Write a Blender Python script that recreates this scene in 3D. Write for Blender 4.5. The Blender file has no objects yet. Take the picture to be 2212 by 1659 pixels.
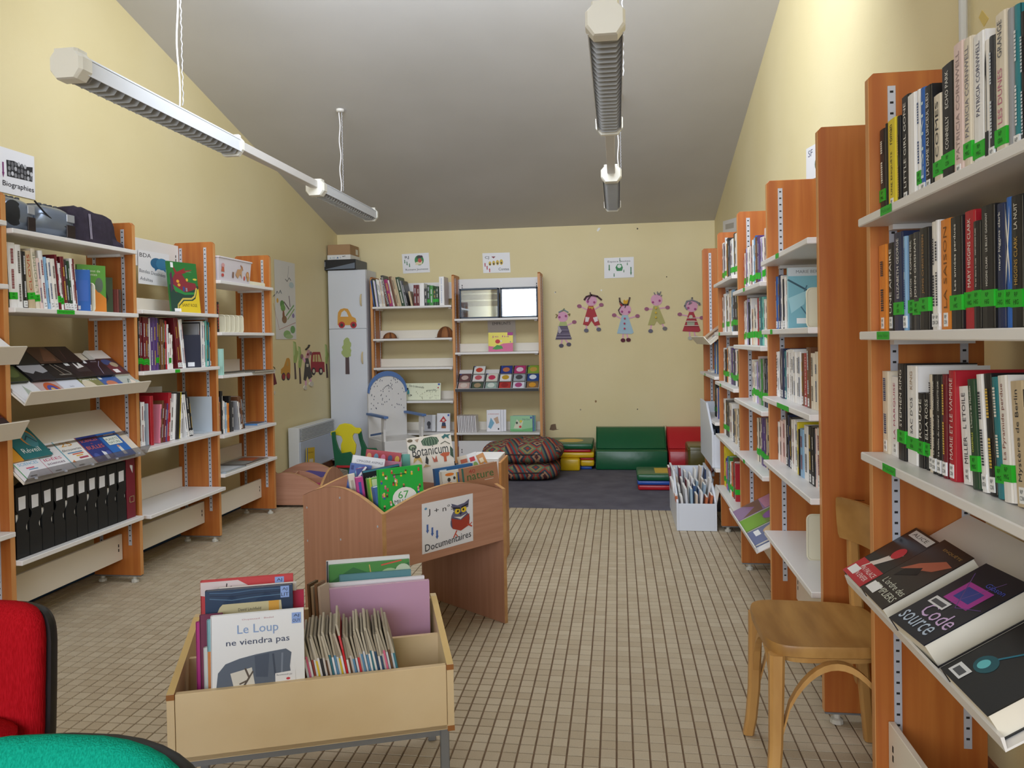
import bpy, bmesh, math, random
import numpy as np
from mathutils import Vector, Matrix
PI = math.pi
R = math.radians
COL = bpy.context.scene.collection
SC = bpy.context.scene
random.seed(7)

# ------------------------------------------------------------------ camera, light, exposure
YAW, PITCH, ROLL, FPX, CY, CAMZ = .1364, -.0157, -.0188, 1665.0, 760.4, 1.2626
_fw = Vector((-math.sin(YAW) * math.cos(PITCH), math.cos(YAW) * math.cos(PITCH), math.sin(PITCH)))
_r0 = Vector((math.cos(YAW), math.sin(YAW), 0))
_u0 = _r0.cross(_fw)
_rt = _r0 * math.cos(ROLL) + _u0 * math.sin(ROLL)
_up = _u0 * math.cos(ROLL) - _r0 * math.sin(ROLL)
cam_data = bpy.data.cameras.new('camera')
cam = bpy.data.objects.new('camera', cam_data)
COL.objects.link(cam)
cam.matrix_world = Matrix(((_rt.x, _up.x, -_fw.x, 0), (_rt.y, _up.y, -_fw.y, 0), (_rt.z, _up.z, -_fw.z, CAMZ), (0, 0, 0, 1)))
cam_data.sensor_width = 36.0
cam_data.lens = 36.0 * FPX / 2212
cam_data.shift_y = -(829.5 - CY) / 2212
cam_data.clip_start = .05
SC.camera = cam

world = bpy.data.worlds.new('world')
SC.world = world
world.use_nodes = True
world.node_tree.nodes['Background'].inputs[0].default_value = (.80, .90, 1.0, 1)
world.node_tree.nodes['Background'].inputs[1].default_value = 1.0
SC.view_settings.view_transform = 'Standard'
SC.view_settings.look = 'None'
SC.view_settings.gamma = 1.0
SC.view_settings.use_curve_mapping = False
SC.view_settings.exposure = -.15

def area(name, loc, target, sx, sy, power, color):
    d = bpy.data.lights.new(name, 'AREA')
    d.shape = 'RECTANGLE'; d.size = sx; d.size_y = sy; d.energy = power; d.color = color
    o = bpy.data.objects.new(name, d); COL.objects.link(o)
    o.location = loc
    o.rotation_euler = (Vector(target) - Vector(loc)).to_track_quat('-Z', 'Y').to_euler()
    return o
# daylight: the big windows of the rear wall and the roof light, both behind / above the frame
area('rear_window_light', (-1.0, -2.86, 1.75), (-1.0, 5, 1.6), 3.5, 1.9, 165, (.82, .89, 1.0))
area('roof_window_light', (-.70, 3.30, 3.50), (-.75, 7.9, 1.0), 2.6, 1.4, 150, (.82, .90, 1.0))

# ------------------------------------------------------------------ pixel helpers (photo pixels -> a real plane in the room)
def ray(x, y):
    return _rt * ((x - 1106) / FPX) - _up * ((y - CY) / FPX) + _fw
def on(ax, val, x, y):
    d = ray(x, y)
    o = (0, 0, CAMZ)
    return Vector(o) + d * ((val - o[ax]) / d[ax])
def proj(p):
    d = Vector(p) - Vector((0, 0, CAMZ))
    z = d.dot(_fw)
    return 1106 + FPX * d.dot(_rt) / z, CY - FPX * d.dot(_up) / z, z

# ------------------------------------------------------------------ materials
def lin(h):
    h = h.lstrip('#')
    if len(h) == 3: h = ''.join(c * 2 for c in h)
    out = []
    for i in (0, 2, 4):
        c = int(h[i:i + 2], 16) / 255
        out.append(c / 12.92 if c <= .04045 else ((c + .055) / 1.055) ** 2.4)
    return (*out, 1)
MATS = {}
def _new(key):
    m = bpy.data.materials.new(key); m.use_nodes = True
    return m, m.node_tree.nodes, m.node_tree.links, m.node_tree.nodes['Principled BSDF']
def mat(h, rough=.5, metal=0.0, spec=.5, name=None):
    k = (h, rough, metal, spec)
    if k in MATS: return MATS[k]
    m, n, l, b = _new(name or 'paint_' + h.lstrip('#'))
    b.inputs['Base Color'].default_value = lin(h)
    b.inputs['Roughness'].default_value = rough
    b.inputs['Metallic'].default_value = metal
    b.inputs['Specular IOR Level'].default_value = spec
    m.diffuse_color = lin(h)
    MATS[k] = m
    return m
def noisy(name, h1, h2, scale, rough=.5, bump=0.0, bscale=None, detail=3, spec=.5, lo=.35, hi=.65):
    """two colours of the thing itself mixed by an object-space noise, with fine relief"""
    if name in MATS: return MATS[name]
    m, n, l, b = _new(name)
    tc = n.new('ShaderNodeTexCoord')
    mp = n.new('ShaderNodeMapping'); mp.inputs['Scale'].default_value = scale if isinstance(scale, tuple) else (scale,) * 3
    nz = n.new('ShaderNodeTexNoise'); nz.inputs['Scale'].default_value = 1; nz.inputs['Detail'].default_value = detail
    rp = n.new('ShaderNodeValToRGB')
    rp.color_ramp.elements[0].position = lo; rp.color_ramp.elements[1].position = hi
    rp.color_ramp.elements[0].color = lin(h1); rp.color_ramp.elements[1].color = lin(h2)
    l.new(tc.outputs['Object'], mp.inputs[0]); l.new(mp.outputs[0], nz.inputs['Vector'])
    l.new(nz.outputs[0], rp.inputs[0]); l.new(rp.outputs[0], b.inputs['Base Color'])
    b.inputs['Roughness'].default_value = rough
    b.inputs['Specular IOR Level'].default_value = spec
    if bump:
        bp = n.new('ShaderNodeBump'); bp.inputs['Strength'].default_value = bump; bp.inputs['Distance'].default_value = .004
        n2 = nz
        if bscale:
            n2 = n.new('ShaderNodeTexNoise'); n2.inputs['Scale'].default_value = bscale; l.new(tc.outputs['Object'], n2.inputs['Vector'])
        l.new(n2.outputs[0], bp.inputs['Height']); l.new(bp.outputs[0], b.inputs['Normal'])
    MATS[name] = m
    return m
def glass(name, tint='ffffff', alpha=.18, rough=.03):
    if name in MATS: return MATS[name]
    m, n, l, b = _new(name)
    out = n['Material Output']
    tr = n.new('ShaderNodeBsdfTransparent'); tr.inputs[0].default_value = lin(tint)
    gl = n.new('ShaderNodeBsdfGlossy'); gl.inputs['Roughness'].default_value = rough
    mx = n.new('ShaderNodeMixShader'); mx.inputs[0].default_value = alpha
    l.new(tr.outputs[0], mx.inputs[1]); l.new(gl.outputs[0], mx.inputs[2]); l.new(mx.outputs[0], out.inputs[0])
    n.remove(b)
    MATS[name] = m
    return m
WOOD = noisy('orange_wood', 'ab5d25', 'bf7434', (26, 26, 1.3), .42, .03)
WOODEDGE = noisy('orange_wood_edge', 'c98a4e', 'd89b5e', (30, 30, 2), .45)
BEECH = noisy('beech_veneer', 'b68368', 'c29076', (2, 2, 45), .5, .02)
BEECHV = noisy('beech_veneer_upright', 'b28066', 'be8c72', (40, 40, 1.6), .5, .02)
BEECHEDGE = noisy('beech_edge', 'b98a58', 'c89a68', 25, .5)
CHAIRWOOD = noisy('chair_beech', 'b58448', 'cc9d5c', (14, 14, 3), .45, .03)
SEATWOOD = noisy('seat_plywood', '9c7038', 'b78a4c', (18, 3, 10), .42, .03)
BEIGE = noisy('cream_melamine', 'dcc298', 'e0c8a0', 6, .4)
BEIGEEDGE = mat('d8b878', .45)
WHITE = mat('e9e6e4', .38, name='white_melamine')
CREAM = mat('e8e0d2', .42, name='cream_melamine_board')
CREAMP = mat('ece5cc', .45, name='cream_plastic')
STEEL = mat('c6c8d2', .4, .25, name='zinc_steel')
GREYSTEEL = mat('8c8f94', .4, .6, name='grey_painted_steel')
DARKSLOT = mat('1c1a1a', .7)
WALLP = noisy('yellow_wall_paint', 'e0d0a0', 'e4d5a8', 1.3, .62, .12, 180)
CEILP = noisy('grey_ceiling_paint', 'c6c3c0', 'cdcac8', 1.1, .8, .05, 120)
PAPER = mat('ecebef', .45, name='paper')
PAGES = mat('e9e2d2', .8, name='page_edges')
PAGESW = mat('f1eee8', .8, name='white_page_edges')
GTAPE = mat('22b423', .45, name='green_tape')
INK = mat('1b1b20', .6, name='ink')
BLACKP = mat('141416', .45, name='black_plastic')

# ------------------------------------------------------------------ mesh builder
class MB:
    def __init__(s):
        s.v = []; s.f = []; s.m = []; s.mats = []
    def slot(s, m):
        if m not in s.mats: s.mats.append(m)
        return s.mats.index(m)
    def add(s, verts, faces, m):
        b = len(s.v); k = s.slot(m)
        s.v += [tuple(v) for v in verts]
        s.f += [tuple(b + i for i in f) for f in faces]
        s.m += [k] * len(faces)
        return s
    def box(s, x0, x1, y0, y1, z0, z1, m):
        x0, x1 = sorted((x0, x1)); y0, y1 = sorted((y0, y1)); z0, z1 = sorted((z0, z1))
        return s.add([(x, y, z) for z in (z0, z1) for y in (y0, y1) for x in (x0, x1)],
                     [(0, 2, 3, 1), (4, 5, 7, 6), (0, 1, 5, 4), (2, 6, 7, 3), (0, 4, 6, 2), (1, 3, 7, 5)], m)
    def obox(s, o, u, v, w, m):
        o, u, v, w = map(Vector, (o, u, v, w))
        if u.cross(v).dot(w) < 0: u, v = v, u
        return s.add([o + u * i + v * j + w * k for k in (0, 1) for j in (0, 1) for i in (0, 1)],
                     [(0, 2, 3, 1), (4, 5, 7, 6), (0, 1, 5, 4), (2, 6, 7, 3), (0, 4, 6, 2), (1, 3, 7, 5)], m)
    def prism(s, pts, n, m, caps=True, mside=None):
        """polygon of 3D points swept along n"""
        n = Vector(n); pts = [Vector(p) for p in pts]
        nn = Vector((0, 0, 0))
        for i in range(len(pts)): nn += pts[i].cross(pts[(i + 1) % len(pts)])
        if nn.dot(n) < 0: pts = pts[::-1]
        k = len(pts)
        vs = pts + [p + n for p in pts]
        if caps: s.add(vs, [tuple(range(k))[::-1], tuple(range(k, 2 * k))], m)
        s.add(vs, [(i, (i + 1) % k, k + (i + 1) % k, k + i) for i in range(k)], mside or m)
        return s
    def tube(s, path, r, m, n=8, squash=None):
        path = [Vector(p) for p in path]
        rs = r if isinstance(r, (list, tuple)) else [r] * len(path)
        vs = []; prev = None
        for i, p in enumerate(path):
            d = (path[min(i + 1, len(path) - 1)] - path[max(i - 1, 0)]).normalized()
            if prev is None:
                a = Vector((0, 0, 1)) if abs(d.z) < .9 else Vector((1, 0, 0))
                u = d.cross(a).normalized()
            else:
                u = (prev - d * prev.dot(d)).normalized()
            prev = u; w = d.cross(u)
            for k in range(n):
                t = 2 * PI * (k + .5) / n
                vs.append(p + (u * math.cos(t) + w * math.sin(t)) * rs[i])
        fs = []
        for i in range(len(path) - 1):
            for k in range(n):
                fs.append((i * n + k, i * n + (k + 1) % n, (i + 1) * n + (k + 1) % n, (i + 1) * n + k))
        fs.append(tuple(range(n))[::-1]); e = (len(path) - 1) * n
        fs.append(tuple(range(e, e + n)))
        return s.add(vs, fs, m)
    def loft(s, rings, m, caps=True):
        n = len(rings[0]); vs = [v for r in rings for v in r]; fs = []
        for i in range(len(rings) - 1):
            for k in range(n):
                fs.append((i * n + k, i * n + (k + 1) % n, (i + 1) * n + (k + 1) % n, (i + 1) * n + k))
        if caps:
            fs.append(tuple(range(n))[::-1]); e = (len(rings) - 1) * n; fs.append(tuple(range(e, e + n)))
        return s.add(vs, fs, m)
    def lathe(s, c, prof, m, n=14):
        c = Vector(c)
        return s.loft([[c + Vector((r * math.cos(2 * PI * k / n), r * math.sin(2 * PI * k / n), z)) for k in range(n)] for r, z in prof], m)

def mesh_of(name, mb, inv=None, bevel=0, seg=2, smooth=False, sub=0):
    me = bpy.data.meshes.new(name)
    vs = [inv @ Vector(v) for v in mb.v] if inv is not None else mb.v
    me.from_pydata([tuple(v) for v in vs], [], mb.f)
    for m in mb.mats: me.materials.append(m)
    me.polygons.foreach_set('material_index', mb.m)
    if bevel:
        bm = bmesh.new(); bm.from_mesh(me)
        bmesh.ops.remove_doubles(bm, verts=bm.verts, dist=1e-6)
        es = [e for e in bm.edges if len(e.link_faces) == 2 and e.calc_face_angle(0) > .5]
        bmesh.ops.bevel(bm, geom=es, offset=bevel, segments=seg, affect='EDGES', clamp_overlap=True, profile=.5)
        bm.to_mesh(me); bm.free()
    if smooth:
        me.shade_smooth()
        me.set_sharp_from_angle(angle=smooth if isinstance(smooth, float) else .7)
    me.update()
    return me
def world_inv(o):
    m = Matrix()
    while o is not None:
        m = Matrix.LocRotScale(o.location, o.rotation_euler, o.scale) @ m
        o = o.parent
    return m.inverted()
def tag(o, label=None, cat=None, group=None, kind=None):
    if label: o['label'] = label
    if cat: o['category'] = cat
    if group: o['group'] = group
    if kind: o['kind'] = kind
    return o
def thing(name, label, cat, loc=(0, 0, 0), rotz=0, group=None):
    o = bpy.data.objects.new(name, None); COL.objects.link(o)
    o.location = loc; o.rotation_euler = (0, 0, rotz); o.empty_display_size = .05
    return tag(o, label, cat, group)
def obj(name, mb, parent=None, local=False, label=None, **kw):
    """one mesh object; verts given in world space unless local"""
    inv = None
    loc = None
    if parent is not None and not local: inv = world_inv(parent)
    if parent is None and not local:
        a = np.array(mb.v); loc = ((a[:, 0].min() + a[:, 0].max()) / 2, (a[:, 1].min() + a[:, 1].max()) / 2, a[:, 2].min())
        inv = Matrix.Translation(loc).inverted()
    o = bpy.data.objects.new(name, mesh_of(name, mb, inv, **kw)); COL.objects.link(o)
    if loc: o.location = loc
    if parent is not None: o.parent = parent
    if label: o['label'] = label
    return o
def struct(name, mb, parent=None, **kw):
    o = obj(name, mb, parent, **kw)
    o['kind'] = 'structure'
    return o

# ------------------------------------------------------------------ flat print (lettering, pictures) as thin geometry on its paper
_TXT = {}
def text_geo(s):
    if s in _TXT: return _TXT[s]
    c = bpy.data.curves.new('t', 'FONT'); c.body = s; c.align_x = 'CENTER'; c.resolution_u = 2
    o = bpy.data.objects.new('t', c); me = o.to_mesh()
    v = [tuple(x.co) for x in me.vertices]; f = [tuple(p.vertices) for p in me.polygons]
    o.to_mesh_clear(); bpy.data.objects.remove(o); bpy.data.curves.remove(c)
    a = np.array(v) if v else np.zeros((1, 3))
    w = (a[:, 0].min(), a[:, 0].max(), a[:, 1].min(), a[:, 1].max())
    _TXT[s] = (v, f, w)
    return _TXT[s]
def printed(mb, o, U, V, items, eps=.0006):
    """items in unit coordinates of the sheet (u right, v up)"""
    o, U, V = Vector(o), Vector(U), Vector(V)
    N = U.cross(V).normalized(); lu, lv = U.length, V.length
    def P(u, v, k): return o + U * u + V * v + N * (eps + k * 6e-5)
    for k, it in enumerate(items):
        t = it[0]
        c = it[-1]; c = mat(c, .55) if isinstance(c, str) else c
        if t == 'R':
            _, u0, v0, u1, v1, _c = it
            mb.add([P(u0, v0, k), P(u1, v0, k), P(u1, v1, k), P(u0, v1, k)], [(0, 1, 2, 3)], c)
        elif t == 'E':
            _, u, v, ru, rv, _c = it
            n = 18
            mb.add([P(u + ru * math.cos(2 * PI * i / n), v + rv * math.sin(2 * PI * i / n), k) for i in range(n)], [tuple(range(n))], c)
        elif t == 'P':
            mb.add([P(u, v, k) for u, v in it[1]], [tuple(range(len(it[1])))], c)
        elif t == 'L':
            pts, w = it[1], it[2]
            for (a, b), (c2, d) in zip(pts, pts[1:]):
                A, B = P(a, b, k), P(c2, d, k); e = (B - A)
                if e.length < 1e-6: continue
                q = N.cross(e.normalized()) * (w * lv / 2); x = e.normalized() * (w * lv * .25)
                mb.add([A - q - x, B - q + x, B + q + x, A + q - x], [(0, 1, 2, 3)], c)
        elif t == 'T':
            # ('T', text, u, v, height, width or None, rotation in degrees, colour)
            _, s, u, v, hh, ww, rot, _c = it
            vv, ff, bb = text_geo(s)
            if not vv: continue
            th = max(bb[3] - bb[2], 1e-4); tw = max(bb[1] - bb[0], 1e-4)
            if rot % 180 == 90: sy = hh * lu / th; sx = (ww * lv / tw) if ww else sy
            else: sy = hh * lv / th; sx = (ww * lu / tw) if ww else sy
            ca, sa = math.cos(R(rot)), math.sin(R(rot))
            c0 = P(u, v, k); u1, v1 = U.normalized(), V.normalized()
            cx, cy = (bb[0] + bb[1]) / 2, (bb[2] + bb[3]) / 2
            out = []
            for x, y, _z in vv:
                a, b2 = (x - cx) * sx, (y - cy) * sy
                out.append(c0 + u1 * (a * ca - b2 * sa) + v1 * (a * sa + b2 * ca))
            mb.add(out, ff, c)
    return mb
def print_on(parent, o, U, V, items, name='print', eps=.0006, label=None):
    return obj(name, printed(MB(), o, U, V, items, eps), parent, label=label)

# ------------------------------------------------------------------ the room
XL, XR, YB, YF, ZB, SL = -2.94, .976, 7.9, -3.0, 2.415, .256
def ceil_z(y): return ZB + SL * (YB - y)
RIDGE = 1.2
def slab_wall(name, pts, n):
    struct(name, MB().prism(pts, n, WALLP))
ZR = ceil_z(RIDGE); ZF = 3.0
slab_wall('wall_back', [(XL, YB, 0), (XR, YB, 0), (XR, YB, ZB + .05), (XL, YB, ZB + .05)], (0, .15, 0))
side = [(YF, 0), (YB, 0), (YB, ZB + .05), (RIDGE, ZR + .05), (YF, ZF + .05)]
slab_wall('wall_left', [(XL, y, z) for y, z in side], (-.15, 0, 0))
slab_wall('wall_right', [(XR, y, z) for y, z in side], (.15, 0, 0))
mb = MB()
wx0, wx1, wz0, wz1 = -2.75, .75, .80, 2.70
mb.box(XL, XR, YF - .15, YF, 0, wz0, WALLP); mb.box(XL, XR, YF - .15, YF, wz1, ZF + .05, WALLP)
mb.box(XL, wx0, YF - .15, YF, wz0, wz1, WALLP); mb.box(wx1, XR, YF - .15, YF, wz0, wz1, WALLP)
struct('wall_front', mb)
mb = MB(); n = 4; w = (wx1 - wx0) / n
for i in range(n + 1): mb.box(wx0 + i * w - .03, wx0 + i * w + .03, YF - .1, YF - .03, wz0, wz1, WHITE)
for z in (wz0, wz1): mb.box(wx0, wx1, YF - .1, YF - .03, z - .03, z + .03, WHITE)
wn = struct('window_1', mb)
obj('window_pane', MB().box(wx0, wx1, YF - .07, YF - .064, wz0, wz1, glass('window_glass', 'ffffff', .06)), wn)
mb = MB()
mb.prism([(XL - .1, YB + .1, ceil_z(YB + .1)), (XR + .1, YB + .1, ceil_z(YB + .1)), (XR + .1, RIDGE, ZR), (XL - .1, RIDGE, ZR)], (0, 0, .12), CEILP)
mb.prism([(XL - .1, YF - .1, ZF), (XR + .1, YF - .1, ZF), (XR + .1, RIDGE, ZR), (XL - .1, RIDGE, ZR)], (0, 0, .12), CEILP)
struct('ceiling', mb)

# floor: grout bed, 300 tiles nearest the camera as pieces, the rest as one mesh
GROUT = noisy('brown_grout', '6b543f', '7a624b', 20, .9)
def tile_material():
    m, n, l, b = _new('mosaic_tile')
    geo = n.new('ShaderNodeNewGeometry')
    mp = n.new('ShaderNodeVectorMath'); mp.operation = 'SUBTRACT'; mp.inputs[1].default_value = (-.0234 % .05, 2.2655 % .05, 0)
    sn = n.new('ShaderNodeVectorMath'); sn.operation = 'SCALE'; sn.inputs['Scale'].default_value = 20
    fl = n.new('ShaderNodeVectorMath'); fl.operation = 'FLOOR'
    wn = n.new('ShaderNodeTexWhiteNoise'); wn.noise_dimensions = '2D'
    rp = n.new('ShaderNodeValToRGB')
    rp.color_ramp.elements[0].color = lin('c4b297'); rp.color_ramp.elements[1].color = lin('d2c2a8')
    nz = n.new('ShaderNodeTexNoise'); nz.inputs['Scale'].default_value = 260; nz.inputs['Detail'].default_value = 2
    mx = n.new('ShaderNodeMixRGB'); mx.blend_type = 'MULTIPLY'; mx.inputs[0].default_value = .3
    l.new(geo.outputs['Position'], mp.inputs[0]); l.new(mp.outputs[0], sn.inputs[0]); l.new(sn.outputs[0], fl.inputs[0])
    l.new(fl.outputs[0], wn.inputs['Vector']); l.new(wn.outputs['Value'], rp.inputs[0])
    l.new(geo.outputs['Position'], nz.inputs['Vector'])
    l.new(rp.outputs[0], mx.inputs[1]); l.new(nz.outputs[0], mx.inputs[2]); l.new(mx.outputs[0], b.inputs['Base Color'])
    b.inputs['Roughness'].default_value = .5
    b.inputs['Specular IOR Level'].default_value = .4
    return m
TILE = tile_material()
fl = struct('floor', MB().box(XL - .15, XR + .15, YF - .15, YB + .15, -.12, -.0035, GROUT))
TW = .0228
tv = [(-TW, -TW, -.004), (TW, -TW, -.004), (TW, TW, -.004), (-TW, TW, -.004), (-TW + .001, -TW + .001, 0), (TW - .001, -TW + .001, 0), (TW - .001, TW - .001, 0), (-TW + .001, TW - .001, 0)]
tf = [(4, 5, 6, 7), (0, 1, 5, 4), (1, 2, 6, 5), (2, 3, 7, 6), (3, 0, 4, 7)]
cells = []
gx0, gy0 = -.0234 + .025, 2.2655 + .025
for i in range(-58, 20):
    for j in range(-44, 113):
        x, y = gx0 + i * .05, gy0 + j * .05
        if XL < x - .02 and x + .02 < XR and y < YB: cells.append((x, y))
def tile_rank(c):
    px, py, z = proj((c[0], c[1], 0))
    if z < .5 or not (-20 < px < 2232) or not (0 < py < 1668): return 9e9
    hidden = (px < 985 and not (100 < px < 360 and py < 1575)) or px > 1880
    return c[1] + (1e6 if hidden else 0)
cells.sort(key=tile_rank)
tile_me = mesh_of('floor_tile', MB().add(tv, tf, TILE))
for x, y in cells[:300]:
    o = bpy.data.objects.new('floor_tile', tile_me); COL.objects.link(o)
    o.parent = fl; o.location = Vector((x, y, 0)) - fl.location
rest = np.array(cells[300:])
tv_a = np.array(tv)
V = (np.concatenate([rest, np.zeros((len(rest), 1))], 1)[:, None, :] + tv_a[None]).reshape(-1, 3)
F = (np.arange(len(rest))[:, None, None] * 8 + np.array(tf)[None]).reshape(-1, 4)
mb = MB(); mb.v = V.tolist(); mb.f = [tuple(f) for f in F.tolist()]; mb.m = [0] * len(F); mb.mats = [TILE]
o = obj('floor_tiles', mb, fl); o['kind'] = 'stuff'

# skirting of brown tiles along the left, back and right walls, blue cable lying along the left one
SKT = noisy('brown_skirting_tile', '7a4426', '8c5230', 9, .45)
mb = MB(); mb.box(XL, XL + .004, YF, YB, 0, .115, GROUT)
bl = struct('baseboard_left', mb)
y = 1.6
while y < YB - .16:
    obj('skirting_tile', MB().box(XL + .002, XL + .011, y + .0015, y + .1585, .002, .112, SKT), bl); y += .16
struct('baseboard_right', MB().box(XR - .011, XR, YF, YB, 0, .112, SKT))
struct('baseboard_back', MB().box(XL, XR, YB - .011, YB, 0, .112, SKT))
tag(obj('network_cable', MB().tube([(XL + .03 + .006 * math.sin(y * 3), y, .008) for y in np.arange(1.5, 6.2, .1)], .007, mat('1d4a78', .5), 6)),
    'thin blue cable lying on the floor along the left wall skirting', 'cable')
# ------------------------------------------------------------------ bookcases
SIDES = {'R': (lambda a, b, z: (.645 + b, a, z)), 'L': (lambda a, b, z: (-2.55 - b, a, z)), 'B': (lambda a, b, z: (a, 7.55 + b, z))}
DEP, TOP = .27, 1.925
def abox(mb, S, a0, a1, b0, b1, z0, z1, m):
    p, q = SIDES[S](a0, b0, z0), SIDES[S](a1, b1, z1)
    return mb.box(p[0], q[0], p[1], q[1], p[2], q[2], m)
def aprism(mb, S, prof, a0, a1, m):
    """(b, z) profile swept along the bay"""
    f = SIDES[S]
    return mb.prism([f(a0, b, z) for b, z in prof], Vector(f(a1, 0, 0)) - Vector(f(a0, 0, 0)), m)
def upright(S, a, parent, faces=(-1, 1), name='upright'):
    """a = centre line of the panel"""
    T = .0125
    f = SIDES[S]
    mb = MB(); prof = [(0, .038), (DEP, .038), (DEP, TOP - .012), (DEP - .012, TOP), (.012, TOP), (0, TOP - .012)]
    mb.prism([f(a - T, b, z) for b, z in prof], Vector(f(a + T, 0, 0)) - Vector(f(a - T, 0, 0)), WOOD)
    u = obj(name, mb, parent, bevel=.0015, seg=1)
    mb = MB(); abox(mb, S, a - T, a + T, -.0012, .0004, .04, TOP - .013, WOODEDGE); obj('edge_band', mb, u)
    mb = MB(); abox(mb, S, a - T, a + T, .002, DEP - .002, .032, .038, GREYSTEEL); obj('base_plate', mb, u)
    for b in (.04, DEP - .04):
        p = f(a, b, 0)
        obj('foot', MB().lathe(p, [(.011, .032), (.011, .018), (.02, .014), (.021, .001), (.018, 0)], mat('c9c4b8', .5), 10), u)
    for s in faces:
        for b in (.055, .222):
            mb = MB(); x0 = a + s * T
            abox(mb, S, x0, x0 + s * .0022, b - .0095, b + .0095, .20, TOP - .035, STEEL)
            z = .225
            while z < TOP - .045:
                abox(mb, S, x0 + s * .0021, x0 + s * .0026, b - .0042, b + .0042, z - .0028, z + .0028, DARKSLOT); z += .0275
            obj('slotted_rail', mb, u)
    return u
def shelf(S, a0, a1, z, parent, back=0, depth=.25, over=.03, stick=None, name='shelf', m=None):
    m = m or WHITE
    mb = MB(); abox(mb, S, a0 + .002, a1 - .002, -over, depth, z - .021, z, m)
    s = obj(name, mb, parent, bevel=.0025, seg=1)
    if back:
        mb = MB(); abox(mb, S, a0 + .004, a1 - .004, depth - .004, depth + .012, z + .0005, z + back, CREAM); obj('back_lip', mb, s, bevel=.002, seg=1)
    for a in (a0 + .03, a1 - .03):
        mb = MB(); abox(mb, S, a - .015, a + .015, .04, depth - .02, z - .034, z - .0215, WHITE); obj('bracket', mb, s)
    if stick:
        for u, w, txt in stick:
            f = SIDES[S]
            if S == 'R': o, U = f(u + w, -over - .0008, z - .020), (0, -w, 0)
            elif S == 'L': o, U = f(u, -over - .0008, z - .020), (0, w, 0)
            else: o, U = f(u, -over - .0008, z - .020), (w, 0, 0)
            mb = MB(); printed(mb, o, U, (0, 0, .019), [('R', 0, 0, 1, 1, GTAPE)] + ([('T', txt, .5, .5, .45, .8, 0, '145c18')] if txt else []), .0003)
            obj('green_shelf_sticker', mb, s)
    return s
def tray(S, a0, a1, prof, parent, m=None, lip=None):
    """sloping display shelf: plate and lip, (b, z) points from the lip's top edge to the back"""
    mb = MB(); t = .006
    pts = [Vector((b, z)) for b, z in prof]
    def off(i):
        d1 = (pts[i] - pts[max(i - 1, 0)]); d2 = (pts[min(i + 1, len(pts) - 1)] - pts[i])
        d = (d1.normalized() if d1.length else Vector((0, 0))) + (d2.normalized() if d2.length else Vector((0, 0)))
        d.normalize(); return pts[i] + Vector((d.y, -d.x)) * t
    for i in range(len(pts) - 1):
        q = [pts[i], pts[i + 1], off(i + 1), off(i)]
        aprism(mb, S, [(p.x, p.y) for p in q], a0 + .004, a1 - .004, m or CREAM)
    return obj('display_shelf', mb, parent)
def board(S, a0, a1, parent, z0=.125, z1=.262, b=.10, name='plinth_board', slot=True, m=None):
    mb = MB(); abox(mb, S, a0 + .003, a1 - .003, b, b + .016, z0, z1, m or CREAM)
    o = obj(name, mb, parent, bevel=.0015, seg=1)
    if slot:
        for a in (a0 + .035, a1 - .035):
            mb = MB()
            for dz in (-.012, .012): abox(mb, S, a - .004, a + .004, b - .0006, b + .001, (z0 + z1) / 2 + dz - .008, (z0 + z1) / 2 + dz + .008, DARKSLOT)
            obj('hook_slot', mb, o)
    return o
T = .0125
def bookcase(S, a0, a1, label, first=True, faces=(-1, 1)):
    f = SIDES[S]; p = f((a0 + a1) / 2, DEP / 2, 0)
    t = thing('bookcase', label, 'bookcase', p)
    if first: upright(S, a0, t, faces)
    upright(S, a1, t)
    return t
GS = 'bookcases of orange wood'
# left run: uprights at a = 2.10, 2.93, 3.81, 4.64, 5.44
LA = [2.10, 2.93, 3.81, 4.64, 5.44]
c = bookcase('L', LA[0], LA[1], 'leftmost orange wood bookcase, cut by the left edge under the faces poster'); a0, a1 = LA[0] + T, LA[1] - T
CASE_L0 = c
for z in (1.535, .495): shelf('L', a0, a1, z, c)
shelf('L', a0, a1, 1.80, c)
tray('L', a0, a1, [(-.105, 1.275), (-.065, 1.205), (.20, 1.40)], c); tray('L', a0, a1, [(-.105, .965), (-.065, .895), (.20, 1.09)], c)
board('L', a0, a1, c)
c = bookcase('L', LA[1], LA[2], 'orange wood bookcase with stereos on its top shelf', False); a0, a1 = LA[1] + T, LA[2] - T
CASE_A = c
shelf('L', a0, a1, 1.775, c); shelf('L', a0, a1, 1.44, c, stick=[(3.19, .115, 'Biographies')]); shelf('L', a0, a1, .362, c)
tray('L', a0, a1, [(-.088, 1.082), (-.058, 1.028), (.205, 1.236)], c)
ts = tray('L', a0, a1, [(-.048, .690), (.205, .932)], c)
mb = MB(); aprism(mb, 'L', [(.06, .800), (.068, .808), (.06, .818), (.052, .810)], a0 + .006, a1 - .006, glass('acrylic_ledge', 'cfc8be', .25, .08)); obj('acrylic_ledge', mb, ts)
mb = MB(); aprism(mb, 'L', [(-.052, .688), (-.082, .742), (-.079, .744), (-.048, .690)], a0 + .004, a1 - .004, glass('acrylic_lip', 'd8d8dc', .22, .06)); al = obj('acrylic_lip', mb, ts)
for k in range(5):
    p = SIDES['L'](a0 + .05 + k * .18, -.066, .708); mb = MB(); mb.box(p[0] - .003, p[0] + .006, p[1] - .004, p[1] + .004, p[2] - .004, p[2] + .004, STEEL); obj('bolt', mb, ts)
board('L', a0, a1, c)
c = bookcase('L', LA[2], LA[3], 'orange wood bookcase with the green Chinese festival album on top', False); a0, a1 = LA[2] + T, LA[3] - T
CASE_B = c
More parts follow.
